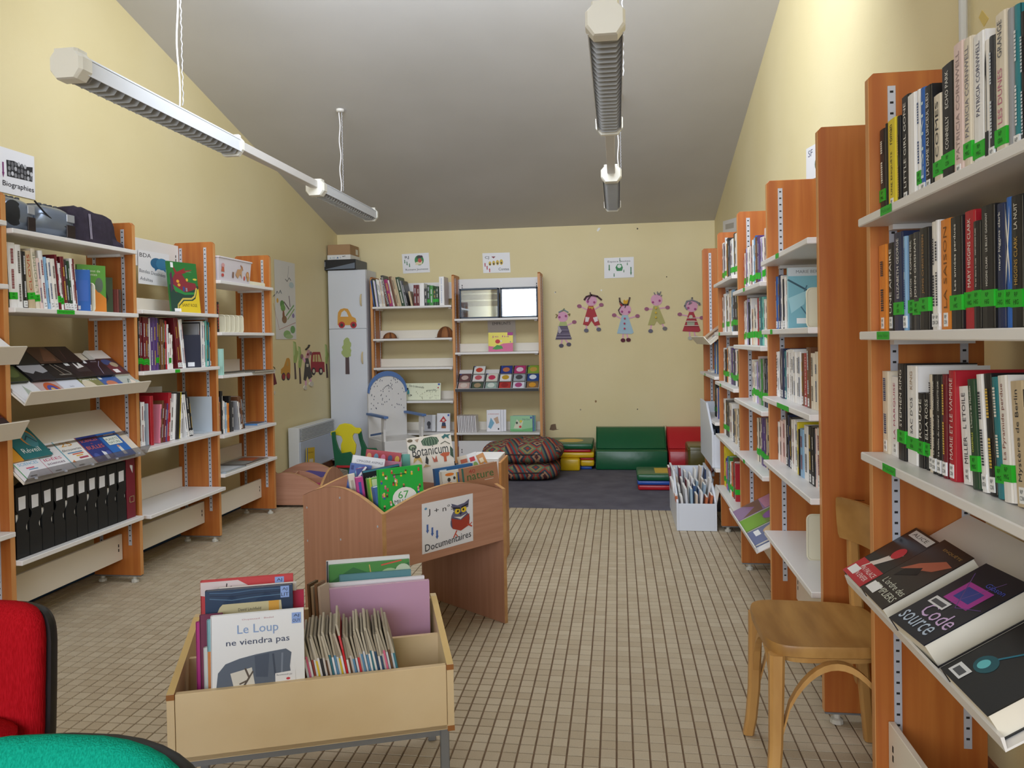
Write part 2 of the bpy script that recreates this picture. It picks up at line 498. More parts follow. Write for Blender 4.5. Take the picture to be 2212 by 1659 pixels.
shelf('L', a0, a1, 1.462, c, back=.09); shelf('L', a0, a1, 1.13, c, stick=[(4.12, .05, None)]); shelf('L', a0, a1, .713, c); shelf('L', a0, a1, .357, c, back=.13, over=.05)
board('L', a0, a1, c, 1.74, 1.905, .235, 'top_back_board', True, WHITE); board('L', a0, a1, c)
c = bookcase('L', LA[3], LA[4], 'orange wood bookcase farthest along the left wall, clear toy box on top', False); a0, a1 = LA[3] + T, LA[4] - T
CASE_C = c
for z, bk in ((1.682, 0), (1.348, .09), (1.07, .09), (.683, 0), (.43, .10)): shelf('L', a0, a1, z, c, back=bk)
board('L', a0, a1, c)
# right side: the near case by the camera, then a run of four behind the chair
c = bookcase('R', 1.245, 2.0975, 'nearest right bookcase, full of novels with a sloping display shelf'); a0, a1 = 1.2575, 2.085
CASE_R0 = c
shelf('R', a0, a1, 1.555, c, stick=[(1.835, .075, 'Policier')]); shelf('R', a0, a1, 1.267, c, stick=[(1.86, .085, 'Roman Policier')]); shelf('R', a0, a1, .958, c, stick=[(1.83, .085, 'Policier')])
tray('R', a0, a1, [(-.068, .640), (-.064, .622), (.225, .800)], c, WHITE)
board('R', a0, a1, c, .125, .262, .03)
RA = [2.6025, 3.4525, 4.2725, 5.0925, 5.9925]
RL = ['tall orange bookcase right behind the wooden chair', 'orange bookcase in the middle of the right run, comic display low down',
      'orange bookcase next to the farthest one, children albums low down', 'farthest orange bookcase on the right, beside the foam seats']
c = bookcase('R', RA[0], RA[1], RL[0], faces=(1,)); a0, a1 = RA[0] + T, RA[1] - T; CASE_R1 = c
for z, st in ((1.578, [(3.06, .06, '')]), (1.286, [(3.20, .045, '')]), (1.0, [(2.92, .21, '')]), (.726, None), (.419, None)): shelf('R', a0, a1, z, c, stick=st)
board('R', a0, a1, c)
c = bookcase('R', RA[1], RA[2], RL[1], False); a0, a1 = RA[1] + T, RA[2] - T; CASE_R2 = c
for z, st in ((1.497, [(3.86, .05, '')]), (1.214, None), (.93, None), (.646, [(3.93, .05, '')])): shelf('R', a0, a1, z, c, stick=st)
tray('R', a0, a1, [(-.06, .335), (-.055, .312), (.21, .45)], c, WHITE)
board('R', a0, a1, c)
c = bookcase('R', RA[2], RA[3], RL[2], False); a0, a1 = RA[2] + T, RA[3] - T; CASE_R3 = c
for z, st in ((1.592, None), (1.286, [(4.80, .05, '')]), (.975, [(4.78, .05, '')]), (.638, None), (.305, None)): shelf('R', a0, a1, z, c, stick=st)
board('R', a0, a1, c)
c = bookcase('R', RA[3], RA[4], RL[3], False); a0, a1 = RA[3] + T, RA[4] - T; CASE_R4 = c
for z, st in ((1.0, [(5.62, .05, '')]), (.703, [(5.5, .05, '')]), (.40, None)): shelf('R', a0, a1, z, c, stick=st)
tray('R', a0, a1, [(-.09, 1.262), (-.05, 1.212), (.215, 1.42)], c)
board('R', a0, a1, c)
# back wall
BA = [-2.462, -1.620, -.757]
c = bookcase('B', BA[0], BA[1], 'left half of the orange back wall bookcase, beside the white cabinet'); a0, a1 = BA[0] + T, BA[1] - T; CASE_BL = c
for z, bk in ((1.622, 0), (1.298, .085), (1.005, .085), (.668, .085), (.345, .085)): shelf('B', a0, a1, z, c, back=bk, depth=.22)
board('B', a0, a1, c, 1.70, 1.87, .235, 'top_back_board', True, WHITE); board('B', a0, a1, c, .05, .25, .06, m=WHITE)
c = bookcase('B', BA[1], BA[2], 'right half of the orange back wall bookcase, with two dark framed cases', False); a0, a1 = BA[1] + T, BA[2] - T; CASE_BR = c
for z, bk in ((1.482, 0), (1.147, .085), (.347, .085)): shelf('B', a0, a1, z, c, back=bk, depth=.22)
ts = tray('B', a0, a1, [(-.052, .790), (-.045, .765), (.19, .965)], c, WHITE)
mb = MB(); aprism(mb, 'B', [(-.05, .757), (-.072, .785), (-.069, .787), (-.046, .760)], a0 + .004, a1 - .004, GREYSTEEL); obj('rail_lip', mb, ts)
board('B', a0, a1, c, 1.74, 1.895, .235, 'top_back_board', True, WHITE); board('B', a0, a1, c, .05, .255, .06, m=WHITE)

# ------------------------------------------------------------------ books
PAL = dict(w='efeae4', c='e4d8c4', k='1a191c', K='34353b', r='b3202e', R='6e1a25', b='2c64b4', B='1f2c52', s='8fb8dc', t='2d7f88', g='3f8f3e', G='23452d',
           y='e6d02c', o='e5892b', p='e58aa0', P='583c7c', n='6f462c', m='a42a6a', e='9b9ba0', E='ccb795', l='b5a8d6', i='e8cec8', a='7cc8bc', W='f4f2f2')
NAMES = dict(w='white', c='cream', k='black', K='dark grey', r='red', R='dark red', b='blue', B='navy', s='pale blue', t='teal', g='green', G='dark green',
             y='yellow', o='orange', p='pink', P='purple', n='brown', m='magenta', e='grey', E='beige', l='lilac', i='pale pink', a='aqua', W='white')
ORD = ['first', 'second', 'third', 'fourth', 'fifth', 'sixth', 'seventh', 'eighth', 'ninth', 'tenth', 'eleventh', 'twelfth', 'thirteenth', 'fourteenth', 'fifteenth',
       'sixteenth', 'seventeenth', 'eighteenth', 'nineteenth', 'twentieth', 'twenty-first', 'twenty-second', 'twenty-third', 'twenty-fourth', 'twenty-fifth',
       'twenty-sixth', 'twenty-seventh', 'twenty-eighth', 'twenty-ninth', 'thirtieth', 'thirty-first', 'thirty-second', 'thirty-third', 'thirty-fourth',
       'thirty-fifth', 'thirty-sixth', 'thirty-seventh', 'thirty-eighth', 'thirty-ninth', 'fortieth', 'forty-first', 'forty-second', 'forty-third', 'forty-fourth', 'forty-fifth']
RZ = {'R': 0, 'L': PI, 'B': PI / 2}
def book_mesh(t, h, d, col, near, pages=None, rough=.38):
    """local: spine at x = 0 facing -x, thickness along y about 0, z up"""
    m = mat(PAL.get(col, col), rough, 0, .5); c = .0022 if t > .012 else .0012
    mb = MB()
    r = min(.004, t * .18)
    mb.prism([(c + .002, -t / 2, 0), (r, -t / 2, 0), (0, -t / 2 + r * 1.5, 0), (-.0008, 0, 0), (0, t / 2 - r * 1.5, 0), (r, t / 2, 0), (c + .002, t / 2, 0)], (0, 0, h), m)
    mb.box(c, d, -t / 2, -t / 2 + c, 0, h, m); mb.box(c, d, t / 2 - c, t / 2, 0, h, m)
    pg = MB().box(c, d - .003, -t / 2 + c + .0002, t / 2 - c - .0002, .002, h - .0025, pages or PAGES)
    return mb, pg
def book(S, a, b, z, t, h, d, col, label, group, lean=0, name='book', flags='', text='', near=False, tcol=None, tz=.03, cat='book', pages=None, cover=None, yaw=0):
    f = SIDES[S]
    mb, pg = book_mesh(t, h, d, col, near, pages)
    pieces = bool(near)
    if not pieces: mb.v, mb.f, mb.m, mb.mats = merge(mb, pg)
    o = bpy.data.objects.new(name, mesh_of(name, mb)); COL.objects.link(o)
    lift = t / 2 * abs(math.sin(lean))
    o.location = f(a, b, z + lift + .0004)
    o.rotation_mode = 'XYZ'
    o.rotation_euler = (-lean if S == 'R' else lean, 0, RZ[S] + yaw)   # lean > 0: top tips towards +a
    tag(o, label, cat, group)
    if pieces: obj('page_block', pg, o, True)
    e = .0006
    # stickers wrap the spine
    if 'g' in flags:
        g = MB().box(-.0012, .03, -t / 2 - .0005, t / 2 + .0005, tz, tz + .030, GTAPE)
        if near: printed(g, (-.0012, t / 2, tz), (0, -t, 0), (0, 0, .030), [('T', 'RP', .5, .72, .26, min(.6, .011 / t), 0, '0c3a10'), ('T', flags.split('=')[1] if '=' in flags else 'MIG', .5, .3, .28, min(.8, .017 / t), 0, '0c3a10')], .0003)
        obj('green_tape', g, o, True)
    elif 'l' in flags:
        w = min(t, .019)
        g = MB().box(-.0012, .004, -w / 2, w / 2, .006, .034, mat('f3f3f3', .45))
        printed(g, (-.0012, w / 2, .006), (0, -w, 0), (0, 0, .028), [('T', 'RP', .5, .72, .24, .5, 0, '16161a'), ('T', flags.split('=')[1] if '=' in flags else 'CON', .5, .32, .28, .7, 0, '16161a')] if near else
                [('R', .2, .55, .8, .75, '2a2a2e'), ('R', .2, .2, .8, .42, '2a2a2e')], .0003)
        obj('spine_label', g, o, True)
    lo = (tz + .036) if 'g' in flags else (.04 if 'l' in flags else .02)
    items = []
    if text:
        parts = text.split('|'); L = (h - lo - .012); pos = lo
        n = len(parts); tot = sum(max(len(q), 3) for q in parts) + 1.5 * (n - 1)
        cols = tcol or ('f2efe8' if NAMES.get(col) in ('black', 'navy', 'dark red', 'red', 'dark grey', 'blue', 'brown', 'teal', 'dark green', 'purple', 'green') else '26262c')
        cols = cols.split('|')
        for k, q in enumerate(parts):
            seg = L * max(len(q), 3) / tot
            items.append(('T', q.replace('_', ' '), .5, (pos + seg / 2) / h, min(.62, .015 / t, seg / max(len(q), 3) * 1.7 / t), min(seg * .96 / h, .9), 90, cols[min(k, len(cols) - 1)]))
            pos += seg + L * 1.5 / tot
    elif 'x' not in flags and h - lo > .08 and t > .008:
        rr = random.Random(int(a * 7919 + z * 131)); light = NAMES.get(col) in ('black', 'navy', 'dark red', 'red', 'dark grey', 'blue', 'brown', 'teal', 'dark green', 'purple', 'green', 'magenta')
        c1 = rr.choice(['e9e4da', 'd9b44a', 'cfd6e0', 'e8e8ea'] if light else ['3a3a42', '8a2a34', '2e4a7a', '5a5048'])
        u0 = .34; v0 = (lo + .01) / h; seg = (1 - v0 - .05)
        for s0, s1 in ((.0, rr.uniform(.3, .45)), (rr.uniform(.52, .6), rr.uniform(.8, .97))):
            p = v0 + seg * s0
            while p < v0 + seg * s1:                       # worn lettering too small to read: rows of short strokes
                q = p + rr.uniform(.012, .022)
                items.append(('R', u0, p, 1 - u0, q, c1)); p = q + .008
    if items: print_on(o, o.matrix_basis @ Vector((-e - .0004, t / 2, 0)), RM(o) @ Vector((0, -t, 0)), RM(o) @ Vector((0, 0, h)), items, 'spine_print', .0004)
    if cover:                                             # cover picture on the face towards -y (local)
        side_, its = cover
        yy = -t / 2 if side_ < 0 else t / 2
        if side_ < 0: oo, UU = Vector((0, yy, 0)), Vector((d, 0, 0))
        else: oo, UU = Vector((d, yy, 0)), Vector((-d, 0, 0))
        print_on(o, o.matrix_basis @ oo, RM(o) @ UU, RM(o) @ Vector((0, 0, h)), its, 'cover_print', .0005)
    return o
def RM(o): return o.rotation_euler.to_matrix()
def merge(a, b):
    mats = list(a.mats); v = list(a.v); f = list(a.f); m = list(a.m); k = len(v)
    for x in b.mats:
        if x not in mats: mats.append(x)
    v += b.v; f += [tuple(i + k for i in q) for q in b.f]; m += [mats.index(b.mats[i]) for i in b.m]
    return v, f, m, mats
def shelf_row(S, a0, direction, z, spec, where, group, near=False, b=.02, depth=.15, lean=0, fit=None, end='far', lean_side=None, noun='book', count0=0, pages=None):
    """spec: 'colour:thickness_mm:height_cm:flags:text ...'; a0 = where the row begins, direction = +1/-1 along the bay"""
    toks = [q.split(':') for q in spec.split()]
    tt = [float(q[1]) / 1000 for q in toks]
    k = (fit / sum(tt)) if fit else 1
    a = a0; n = count0
    for q, t in zip(toks, tt):
        col, hh = q[0], float(q[2]) / 100
        fl = q[3] if len(q) > 3 else ''; tx = q[4] if len(q) > 4 else ''; tc = q[5] if len(q) > 5 else None
        t *= k
        step = t / math.cos(lean) if lean else t
        rr = random.Random(int((a + z * 3.3) * 1e4))
        size = 'slim ' if t < .013 else ('thick ' if t > .036 else ('tall ' if hh > .245 else ''))
        extra = ', green tape' if 'g' in fl else (', white label' if 'l' in fl else '')
        lab = f"{size}{NAMES[col]} {noun}{extra}, {ORD[n]} from {end} end, {where}"
        ln = lean * direction if lean else 0
        shift = (hh * math.sin(abs(lean)) / 2 if lean else 0)
        book(S, a + direction * step / 2, b + rr.uniform(0, .006), z, t * .97, hh, depth + rr.uniform(-.012, .012), col, lab, group, ln, flags=fl, text=tx, near=near, tcol=tc, tz=rr.uniform(.028, .042), pages=pages, cat=noun, name='comic_album' if noun == 'album' else 'book')
        a += direction * step; n += 1
    return a, n
# ------------------------------------------------------------------ rows of books, right side
G0 = 'novels in the nearest right bookcase'
W0 = 'nearest right bookcase'
shelf_row('R', 2.083, -1, 1.555,
 'k:40:22:g n:10:18.5:x k:16:22.4:x y:58:22.4:l=DUG:UNE_ENQUÊTE|roman:26261a k:22:22: k:48:25.6:l=DUR:LITTLE_GIRL_GONE W:48:24.5:x W:22:24.4:g b:26:24:l:ESPRIT:cfe6f4 k:38:23.4:l=CHU:LA_DAME_AU_LINCEUL_BLEU c:42:20.2:g=CON:COMES '
 'k:58:24.8:g=CON:CONNELLY|ECHO_PARK i:46:27:l:PATRICIA_CORNWELL:a08a86 c:34:26.4:g:PATRICIA_CORNWELL:7a7684 W:46:25.7:g:|PATRICIA_CORNWELL:4a4a66 w:22:23.2:x:P K:22:23:l=CRA c:40:25.8:g=GRA:LES_DUNES|GRANGE:c8708c|54545c e:21:25.2:x t:18:25:l k:16:23.1: n:19:20:x W:37:19.7:g=DIC k:46:22.6:',
 'top shelf, ' + W0, G0, near=True, b=.02, fit=.815)
shelf_row('R', 2.083, -1, 1.267,
 'o:58:21.6:l k:40:21.5:l:UNE_AFFAIRE B:60:23.4:g=GEO:ELIZABETH_GEORGE:f2efe8 s:22:21.9:l k:38:21.9:g=GRA:GRAFTON|P_COMME_PERIL K:38:21.9:g:JOHN_GRISHAM k:50:22.2:g:JONS_CHRISTENSEN:b98d55 w:26:22.9:l W:22:22.9:l o:52:22.5:l:LA_SAISON:7a4a1c '
 'k:52:22.2:g=HIG:Les_années_perdues r:45:22.5:g=HIG:MARY_HIGGINS_CLARK k:30:20:g=HIG:Ils_en_dans_la_nuit|MARY_HIGGINS_CLARK k:50:22.2:g=HIG:HIGGINS_CLARK|LE_BILLET_GAGNANT B:30:21.8:g=HIG:|mary_higgins_clark b:20:22.4:g:x k:38:22.2:g=HIG:HIGGINS_CLARK|LA_NUIT:c8a24e|e8e4da k:22:22:g:MARY_HIGGINS_CLARK b:46:22.3:g=HIG:|Ni_vue_ni_connue k:40:21.5:g:',
 'middle shelf, ' + W0, G0, near=True, b=.018, fit=.815)
shelf_row('R', 2.083, -1, .958,
 'c:50:20.7:l W:62:19.6:l:LA_MARQUISE:c0607c k:50:23:g=KIN:STEPHEN_KING W:66:22.7:g=KIN:SAC_D\'OS|KING:3a3a40|a88a6a k:36:16.8:g:ROUGE k:26:17:g:ELLA_ROSS c:24:21.2:l k:22:21.3:l:La_vallée_du_renard|CHARLOTTE_LINK k:28:21.4:l:La_vallée_du_renard|CHARLOTTE_LINK R:24:21.6:l r:34:22.5:l:MARIE_ET_LE_VAMPIRE:f0d8d4',
 'bottom book shelf, ' + W0, G0, near=True, b=.022, fit=.425)
shelf_row('R', 1.645, -1, .958,
 'W:46:19.4:l=MIL:MILLER|L_ETOILE:2a2a30 G:30:21.1:g:CHARMILLE|L\'heure_de_Medellin:d8dc50|e8e8e0 W:28:22.2:l=NTA k:28:22.5:l t:26:22:g w:34:22.4:g:La_Pyramide_perdue:8a4a3a E:44:21.6:l:Mystères_de_Berlin k:26:20.5:l::d05a3a W:28:20.3:l::4a72b8 B:32:20.5:',
 'bottom book shelf, ' + W0, G0, near=True, b=.03, lean=-.10, fit=.345, count0=11)
# the thick novels lying face up on the sloping shelf
def face_book(origin, u, v, n, w, h, t, col, items, label, group, cat='book', name='book', pages=None, parts=True, curl=None):
    """book lying with its front cover towards n: u along the cover's width, v up the cover, origin = bottom-left corner of the cover's underside"""
    o0, u, v, n = Vector(origin), Vector(u).normalized(), Vector(v).normalized(), Vector(n).normalized()
    c = min(.0022, t * .2); m = mat(PAL.get(col, col), .3)
    mb = MB(); mb.obox(o0, u * w, v * h, n * c, m); mb.obox(o0 + n * (t - c), u * w, v * h, n * c, m); mb.obox(o0 - u * .0006, u * (c + .0006), v * h, n * t, m)
    pg = MB().obox(o0 + u * c + v * .002 + n * c, u * (w - c - .003), v * (h - .004), n * (t - 2 * c), pages or PAGES)
    if not parts:
        mb.v, mb.f, mb.m, mb.mats = merge(mb, pg)
    b = obj(name, mb)
    tag(b, label, cat, group)
    if parts: obj('page_block', pg, b)
    if items: print_on(b, o0 + n * t, u * w, v * h, items, 'cover_print', .0004)
    return b
sl = Vector((.289, 0, .178)).normalized(); sn = Vector((-.178, 0, .289)).normalized()      # up the tray, out of the tray
base = Vector((.645 - .064, 0, .622))
GF = 'novels lying on the sloping shelf'
bc = ('R', .06, .05, .40, .17, 'f2f2f2')
def tp(y, s): return Vector((base.x, y, base.z)) + sl * s + sn * .001
face_book(tp(2.080, .004), (0, -1, 0), sl, sn, .142, .212, .033, 'k', [('R', 0, 0, 1, .30, 'c02a34'), ('P', [(.3, .3), (.62, .58), (.8, .62), (.7, .5), (.5, .3)], 'e0d4cc'), ('E', .62, .60, .16, .10, 'c8303c'), ('L', [(.5, .5), (.3, .2)], .03, 'e0d4cc'), ('R', .12, .86, .95, .97, 'd8d4d4'), ('T', 'ALICE', .5, .915, .05, .6, 0, '2a2226'), ('T', 'UN PALACE\nEN ENFER', .62, .15, .16, .66, 0, 'f2e2e0'), bc], 'black novel with a red dancer, farthest on the sloping shelf', GF)
face_book(tp(1.915, .003), (0, -1, 0), sl, sn, .150, .222, .042, '2a211e', [('P', [(.1, .45), (.75, .62), (.95, .78), (.7, .80), (.3, .62)], 'b8644a'), ('P', [(.2, .35), (.6, .5), (.5, .6), (.2, .48)], '16100e'), ('T', 'ENQUÊTE', .6, .90, .045, .6, 0, 'b08a50'), ('T', "L'ordre des\nTEMPLIERS", .56, .20, .20, .8, 0, 'd8dccc'), bc], 'dark brown novel with a dagger picture on the sloping shelf', GF)
face_book(tp(1.700, .0), Vector((.06, -1, .03)), sl, sn, .160, .225, .050, '1b1c28', [('R', .22, .48, .78, .75, 'b03a9c'), ('R', .32, .54, .68, .70, '3a4496'), ('L', [(.1, .85), (.6, .45), (.95, .55)], .01, '6a4a8c'), ('L', [(.7, .9), (.4, .4)], .008, '7a5a9c'), ('T', 'Gibson', .70, .80, .055, .4, 0, '4a5ac8'), ('T', 'Code', .60, .30, .17, .7, 0, 'd8b8e4'), ('T', 'source', .45, .13, .12, .76, 0, 'c0d0e4'), ('R', .12, .36, .5, .46, 'e8e8ea'), ('R', .16, .38, .46, .43, '55555a')], 'black novel with a magenta screen picture on the sloping shelf', GF)
face_book(tp(1.455, .004), (0, -1, 0), sl, sn, .175, .235, .045, '14171b', [('E', .32, .26, .15, .09, '1e5a66'), ('E', .30, .25, .07, .05, '6ac8d0'), ('L', [(.35, .35), (.6, .65), (.9, .8)], .02, '2a7a92'), ('T', 'L\'EAU', .72, .6, .08, .4, 0, '3a9ab4'), ('R', .08, .04, .32, .15, 'e6e8ea'), ('R', .12, .06, .28, .12, '55585c')], 'large black novel with a turquoise glow, nearest on the sloping shelf', GF)

# run of four bookcases
def auto(spec_or, total): return spec_or
RR = random.Random(11)
def gen(cols, n, h0, h1, t0, t1, tape=.5, text=None):
    out = []
    for i in range(n):
        c = cols[i % len(cols)] if not isinstance(cols, list) else cols[i]
        f = 'g' if RR.random() < tape else ('l' if RR.random() < .6 else '')
        out.append(f"{c}:{RR.uniform(t0, t1):.0f}:{RR.uniform(h0, h1):.1f}:{f}")
    return ' '.join(out)
W1, W2, W3, W4 = 'bookcase behind chair', 'middle right bookcase', 'fourth right bookcase', 'farthest right bookcase'
G1, G2, G3, G4 = 'books behind the wooden chair', 'books in the middle right bookcase', 'books in the second farthest right bookcase', 'books in the farthest right bookcase'
shelf_row('R', 3.435, -1, 1.286, 'b:22:22.5:l s:20:22: B:26:22.7:l W:20:22.3:l w:22:22: k:24:20.5:l w:24:21:l W:22:22.5: W:28:23:l', 'second shelf, ' + W1, G1, near=True, b=.03, fit=.25)
book('R', 3.155, .02, 1.286, .03, .238, .20, 'a9d2dc', 'large turquoise album facing out behind a bookend, second shelf, ' + W1, G1, near=True, cover=(-1, [('R', 0, .86, 1, 1, 'cfd6dc'), ('T', 'MARIE BERNADETTE', .55, .93, .05, .8, 0, '6a727c'), ('R', 0, 0, 1, .86, '7fb8c8'), ('L', [(.0, .8), (.4, .6), (.95, .5)], .03, '3a5a6a'), ('L', [(.35, .7), (.2, .4), (.4, .15)], .02, '4a7286'), ('P', [(0, .5), (.35, .62), (.3, .4), (.05, .25)], 'a6d4e0'), ('R', .15, .08, .6, .17, 'eef0f2')]), text='', flags='x')
def bookend(S, a, b, z, w, h, label, m=CREAMP, fold=1):
    """pressed bookend: upright plate with rolled rim, foot plate"""
    f = SIDES[S]; mb = MB(); n = 10; r = .018
    prof = []
    for cx, cz, a0_ in ((b + w - r, z + h - r, 0), (b + r, z + h - r, PI / 2), (b + r, z + r, PI), (b + w - r, z + r, 3 * PI / 2)):
        for i in range(5): t = a0_ + i * PI / 8; prof.append((cx + r * math.cos(t), cz + r * math.sin(t)))
    P = [f(a, x, y) for x, y in prof]
    mb.prism(P, Vector(f(a + .003, 0, 0)) - Vector(f(a, 0, 0)), m)
    k = len(P)
    o = obj('bookend', mb); tag(o, label, 'bookend')
    rim = MB().tube(P + [P[0]], .0035, m, 6); obj('rim', rim, o)
    mb = MB(); abox(mb, S, a, a + fold * .09, b + .02, b + w - .02, z + .0004, z + .002, m); obj('base_plate', mb, o)
    return o
bookend('R', 2.95, .045, 1.2862, .15, .145, 'cream plastic bookend holding the turquoise album')
shelf_row('R', 3.435, -1, 1.0, 'W:26:19:l:roman W:24:19.2: e:30:20:l:x B:52:20.5:l:x t:30:19.5:l W:26:20: w:30:20.3:l W:40:20.5::Les_orages_de_Madrid:7a7480 W:34:20.4: w:34:19.6: W:33:19.7: W:36:19.8: n:30:19.3:l r:48:19.4:l:L\'assassin n:50:21.6:l c:44:19.6: c:36:20.2: w:52:20.3:l w:40:20:', 'third shelf, ' + W1, G1, near=True, b=.025, fit=.80)
shelf_row('R', 3.435, -1, .726, 'w:30:16.4: i:44:17.5: i:50:18.4: k:30:21.7:l B:28:21: k:40:20.5:l w:26:20:l w:30:20.4: W:34:20.5:l y:26:20: k:18:17.6: s:52:18.2: W:60:20.1: k:52:20.5:l k:30:20.5:l i:24:20.7: w:46:21.2:l R:60:21.5:l:roman', 'fourth shelf, ' + W1, G1, near=True, b=.03, fit=.76)
bookend('R', 2.68, .04, .7262, .11, .125, 'cream plastic bookend after the dark red book, fourth shelf', fold=-1)
bookend('R', 2.99, .045, .4192, .19, .17, 'large cream plastic bookend alone on the low empty shelf', fold=1)
tag(face_book((.72, 2.66, 1.579), (0, 1, 0), (1, 0, 0), (0, 0, 1), .2, .14, .012, 'w', [('R', .1, .1, .9, .9, 'c8d8e8')], 'white leaflet lying on the empty top shelf behind the chair', None, 'leaflet', 'leaflet', parts=False))
# R2
shelf_row('R', 4.255, -1, 1.497, 'r:20:18.7:g w:24:20:g k:26:21.9:l l:30:22: W:28:21.8:g w:26:22:l w:30:21.5:g i:22:21.8:g R:40:22.4:g W:30:24:g s:32:24.6:g b:38:25.2:l n:30:24:g P:34:24.3:g P:34:23:g W:34:22.5:g l:30:21.8: w:32:22:g i:38:25.4:g w:36:22:', 'top shelf, ' + W2, G2, b=.025, fit=.65)
shelf_row('R', 4.255, -1, 1.214, 'w:30:23:g W:26:23.4:g w:22:23: l:28:23.5:g k:20:22:g W:24:23.9:g W:30:23.5:g o:26:18:g:x c:30:18:g w:34:20:g w:30:18:g r:36:22.8:g W:20:22.5:g t:56:22.9:g a:30:22.6: w:32:21.4:g w:30:20.7:g W:36:20.3:g w:30:20: w:34:21:g c:34:20:g', 'second shelf, ' + W2, G2, b=.025, fit=.80)
shelf_row('R', 4.03, -1, .93, 'w:26:21:g c:24:20.4:g W:28:20:g l:26:20.4:g i:24:23:g e:30:22:g g:30:21.9:g e:30:22.1:g k:26:22.2:g B:28:22:g w:30:19.4:g s:40:19.4:g w:44:19.8:', 'third shelf, ' + W2, G2, b=.025, fit=.56)
shelf_row('R', 3.93, -1, .646, 'c:30:21:g k:16:21.3:g c:36:21.7:g P:40:22.5:g P:30:22.4:g E:24:23:g B:50:23.9:g t:40:23.5:g w:34:22:', 'fourth shelf, ' + W2, G2, b=.025, fit=.46)
# three comics on the low sloping tray
tsl = Vector((.265, 0, .138)).normalized(); tsn = Vector((-.138, 0, .265)).normalized()
for i, (y, c, its) in enumerate([(4.2, '8a6a9c', [('R', 0, .55, 1, 1, 'c88ca8'), ('P', [(0, .2), (.5, .4), (1, .1), (1, .5), (0, .55)], '7a5a4a'), ('R', .05, .85, .6, .95, '3a56a8')]), (3.97, '6a8a3c', [('R', 0, .0, 1, .4, '7aa83c'), ('E', .5, .6, .3, .2, '8a5a9c'), ('R', .1, .88, .7, .96, 'e8e4e0')]), (3.74, '5a6a9c', [('E', .4, .5, .3, .25, 'd8b88c'), ('R', .1, .1, .5, .2, 'f0f0f0')])]):
    face_book(Vector((.645 - .052, y, .3135)) + tsl * .004 + tsn * .002, (0, -1, 0), tsl, tsn, .205, .27, .012, c, its, ['purple', 'green', 'blue'][i] + ' comic lying on the low sloping tray, right side', 'comics on the low right tray', 'comic', 'comic_album', parts=False)
# R3
shelf_row('R', 5.075, -1, 1.592, gen('wPwokBWWk', 10, 23, 26, 45, 70, .6), 'top shelf, ' + W3, G3, b=.02, fit=.62)
shelf_row('R', 5.075, -1, 1.286, gen('wWkwcsKkG', 11, 21, 25, 50, 75, .75), 'second shelf, ' + W3, G3, b=.02, fit=.78)
shelf_row('R', 5.075, -1, .975, gen('WkowWPB', 10, 20, 22.5, 50, 70, .7), 'third shelf, ' + W3, G3, b=.02, fit=.70)
shelf_row('R', 5.075, -1, .638, gen('wkKcwBE', 9, 19, 22.5, 55, 80, .5), 'fourth shelf, ' + W3, G3, b=.02, fit=.66)
book('R', 4.33, .02, .638, .03, .20, .145, 'E', 'tan novel facing out with a swallow, fourth shelf, ' + W3, G3, near=True, cover=(-1, [('T', 'R', .25, .82, .12, None, 0, '5a3a20'), ('L', [(.2, .5), (.5, .6), (.7, .5)], .02, '2a2420'), ('L', [(.3, .35), (.55, .55)], .02, '2a2420'), ('R', .1, .03, .8, .12, 'f0f0f0')]), flags='x')
book('R', 4.335, .02, .975, .03, .228, .145, 'P', 'purple novel facing out, third shelf, ' + W3, G3, near=True, cover=(-1, [('E', .3, .8, .16, .08, 'c83ac0'), ('T', 'C', .3, .52, .10, None, 0, 'f4f0f8'), ('R', .15, .03, .8, .12, 'f0f0f0')]), flags='x')
shelf_row('R', 5.06, -1, .305, 'y:20:25.4:g y:22:25: P:16:18.5:g s:14:17: p:20:16.6:g r:14:17: b:22:21: g:46:21.6:g k:14:17:g W:34:19.6:g W:24:19.8:g o:14:20.6:g r:20:20.6:g g:16:24: n:18:24: W:30:22:g r:26:21.9:g', 'lowest shelf, ' + W3, G3, b=.015, fit=.50)
# R4
shelf_row('R', 5.60, -1, 1.0, 'b:30:22: s:24:21:g w:22:20: k:40:24:x b:30:23:x y:20:23:x W:26:22:', 'middle shelf, ' + W4, G4, b=.03, fit=.24)
shelf_row('R', 5.58, -1, .703, 'G:36:22:g k:40:22: K:24:21:g W:30:20: i:20:19: r:16:20: b:24:21: W:30:20:', 'lower shelf, ' + W4, G4, b=.02, fit=.30)
fsl = Vector((.265, 0, .208)).normalized(); fsn = Vector((-.208, 0, .265)).normalized()
for i, y in enumerate((5.93, 5.70, 5.47)):
    face_book(Vector((.645 - .05, y, 1.2125)) + fsl * .006 + fsn * .001, (0, -1, 0), fsl, fsn, .20, .25, .008, ['c8b49c', '8c6a5c', 'd8d4d0'][i], [('R', .05, .8, .95, .95, ['7a3a34', 'e4dcd0', '9a2a34'][i]), ('E', .5, .4, .3, .2, ['e4d4c0', '5a4a40', '6a7a8c'][i])], ['tan', 'brown', 'white'][i] + ' magazine on the sloping shelf of the farthest right bookcase', 'magazines on the far right sloping shelf', 'magazine', 'magazine', parts=False)
face_book((.66, 5.86, 1.001), (0, -1, 0), (1, 0, .05), (-.05, 0, 1), .2, .24, .014, 'W', [('R', .1, .6, .9, .9, 'c86a5c')], 'white magazine lying flat beside the books, farthest right bookcase', None, 'magazine', 'magazine', parts=False)

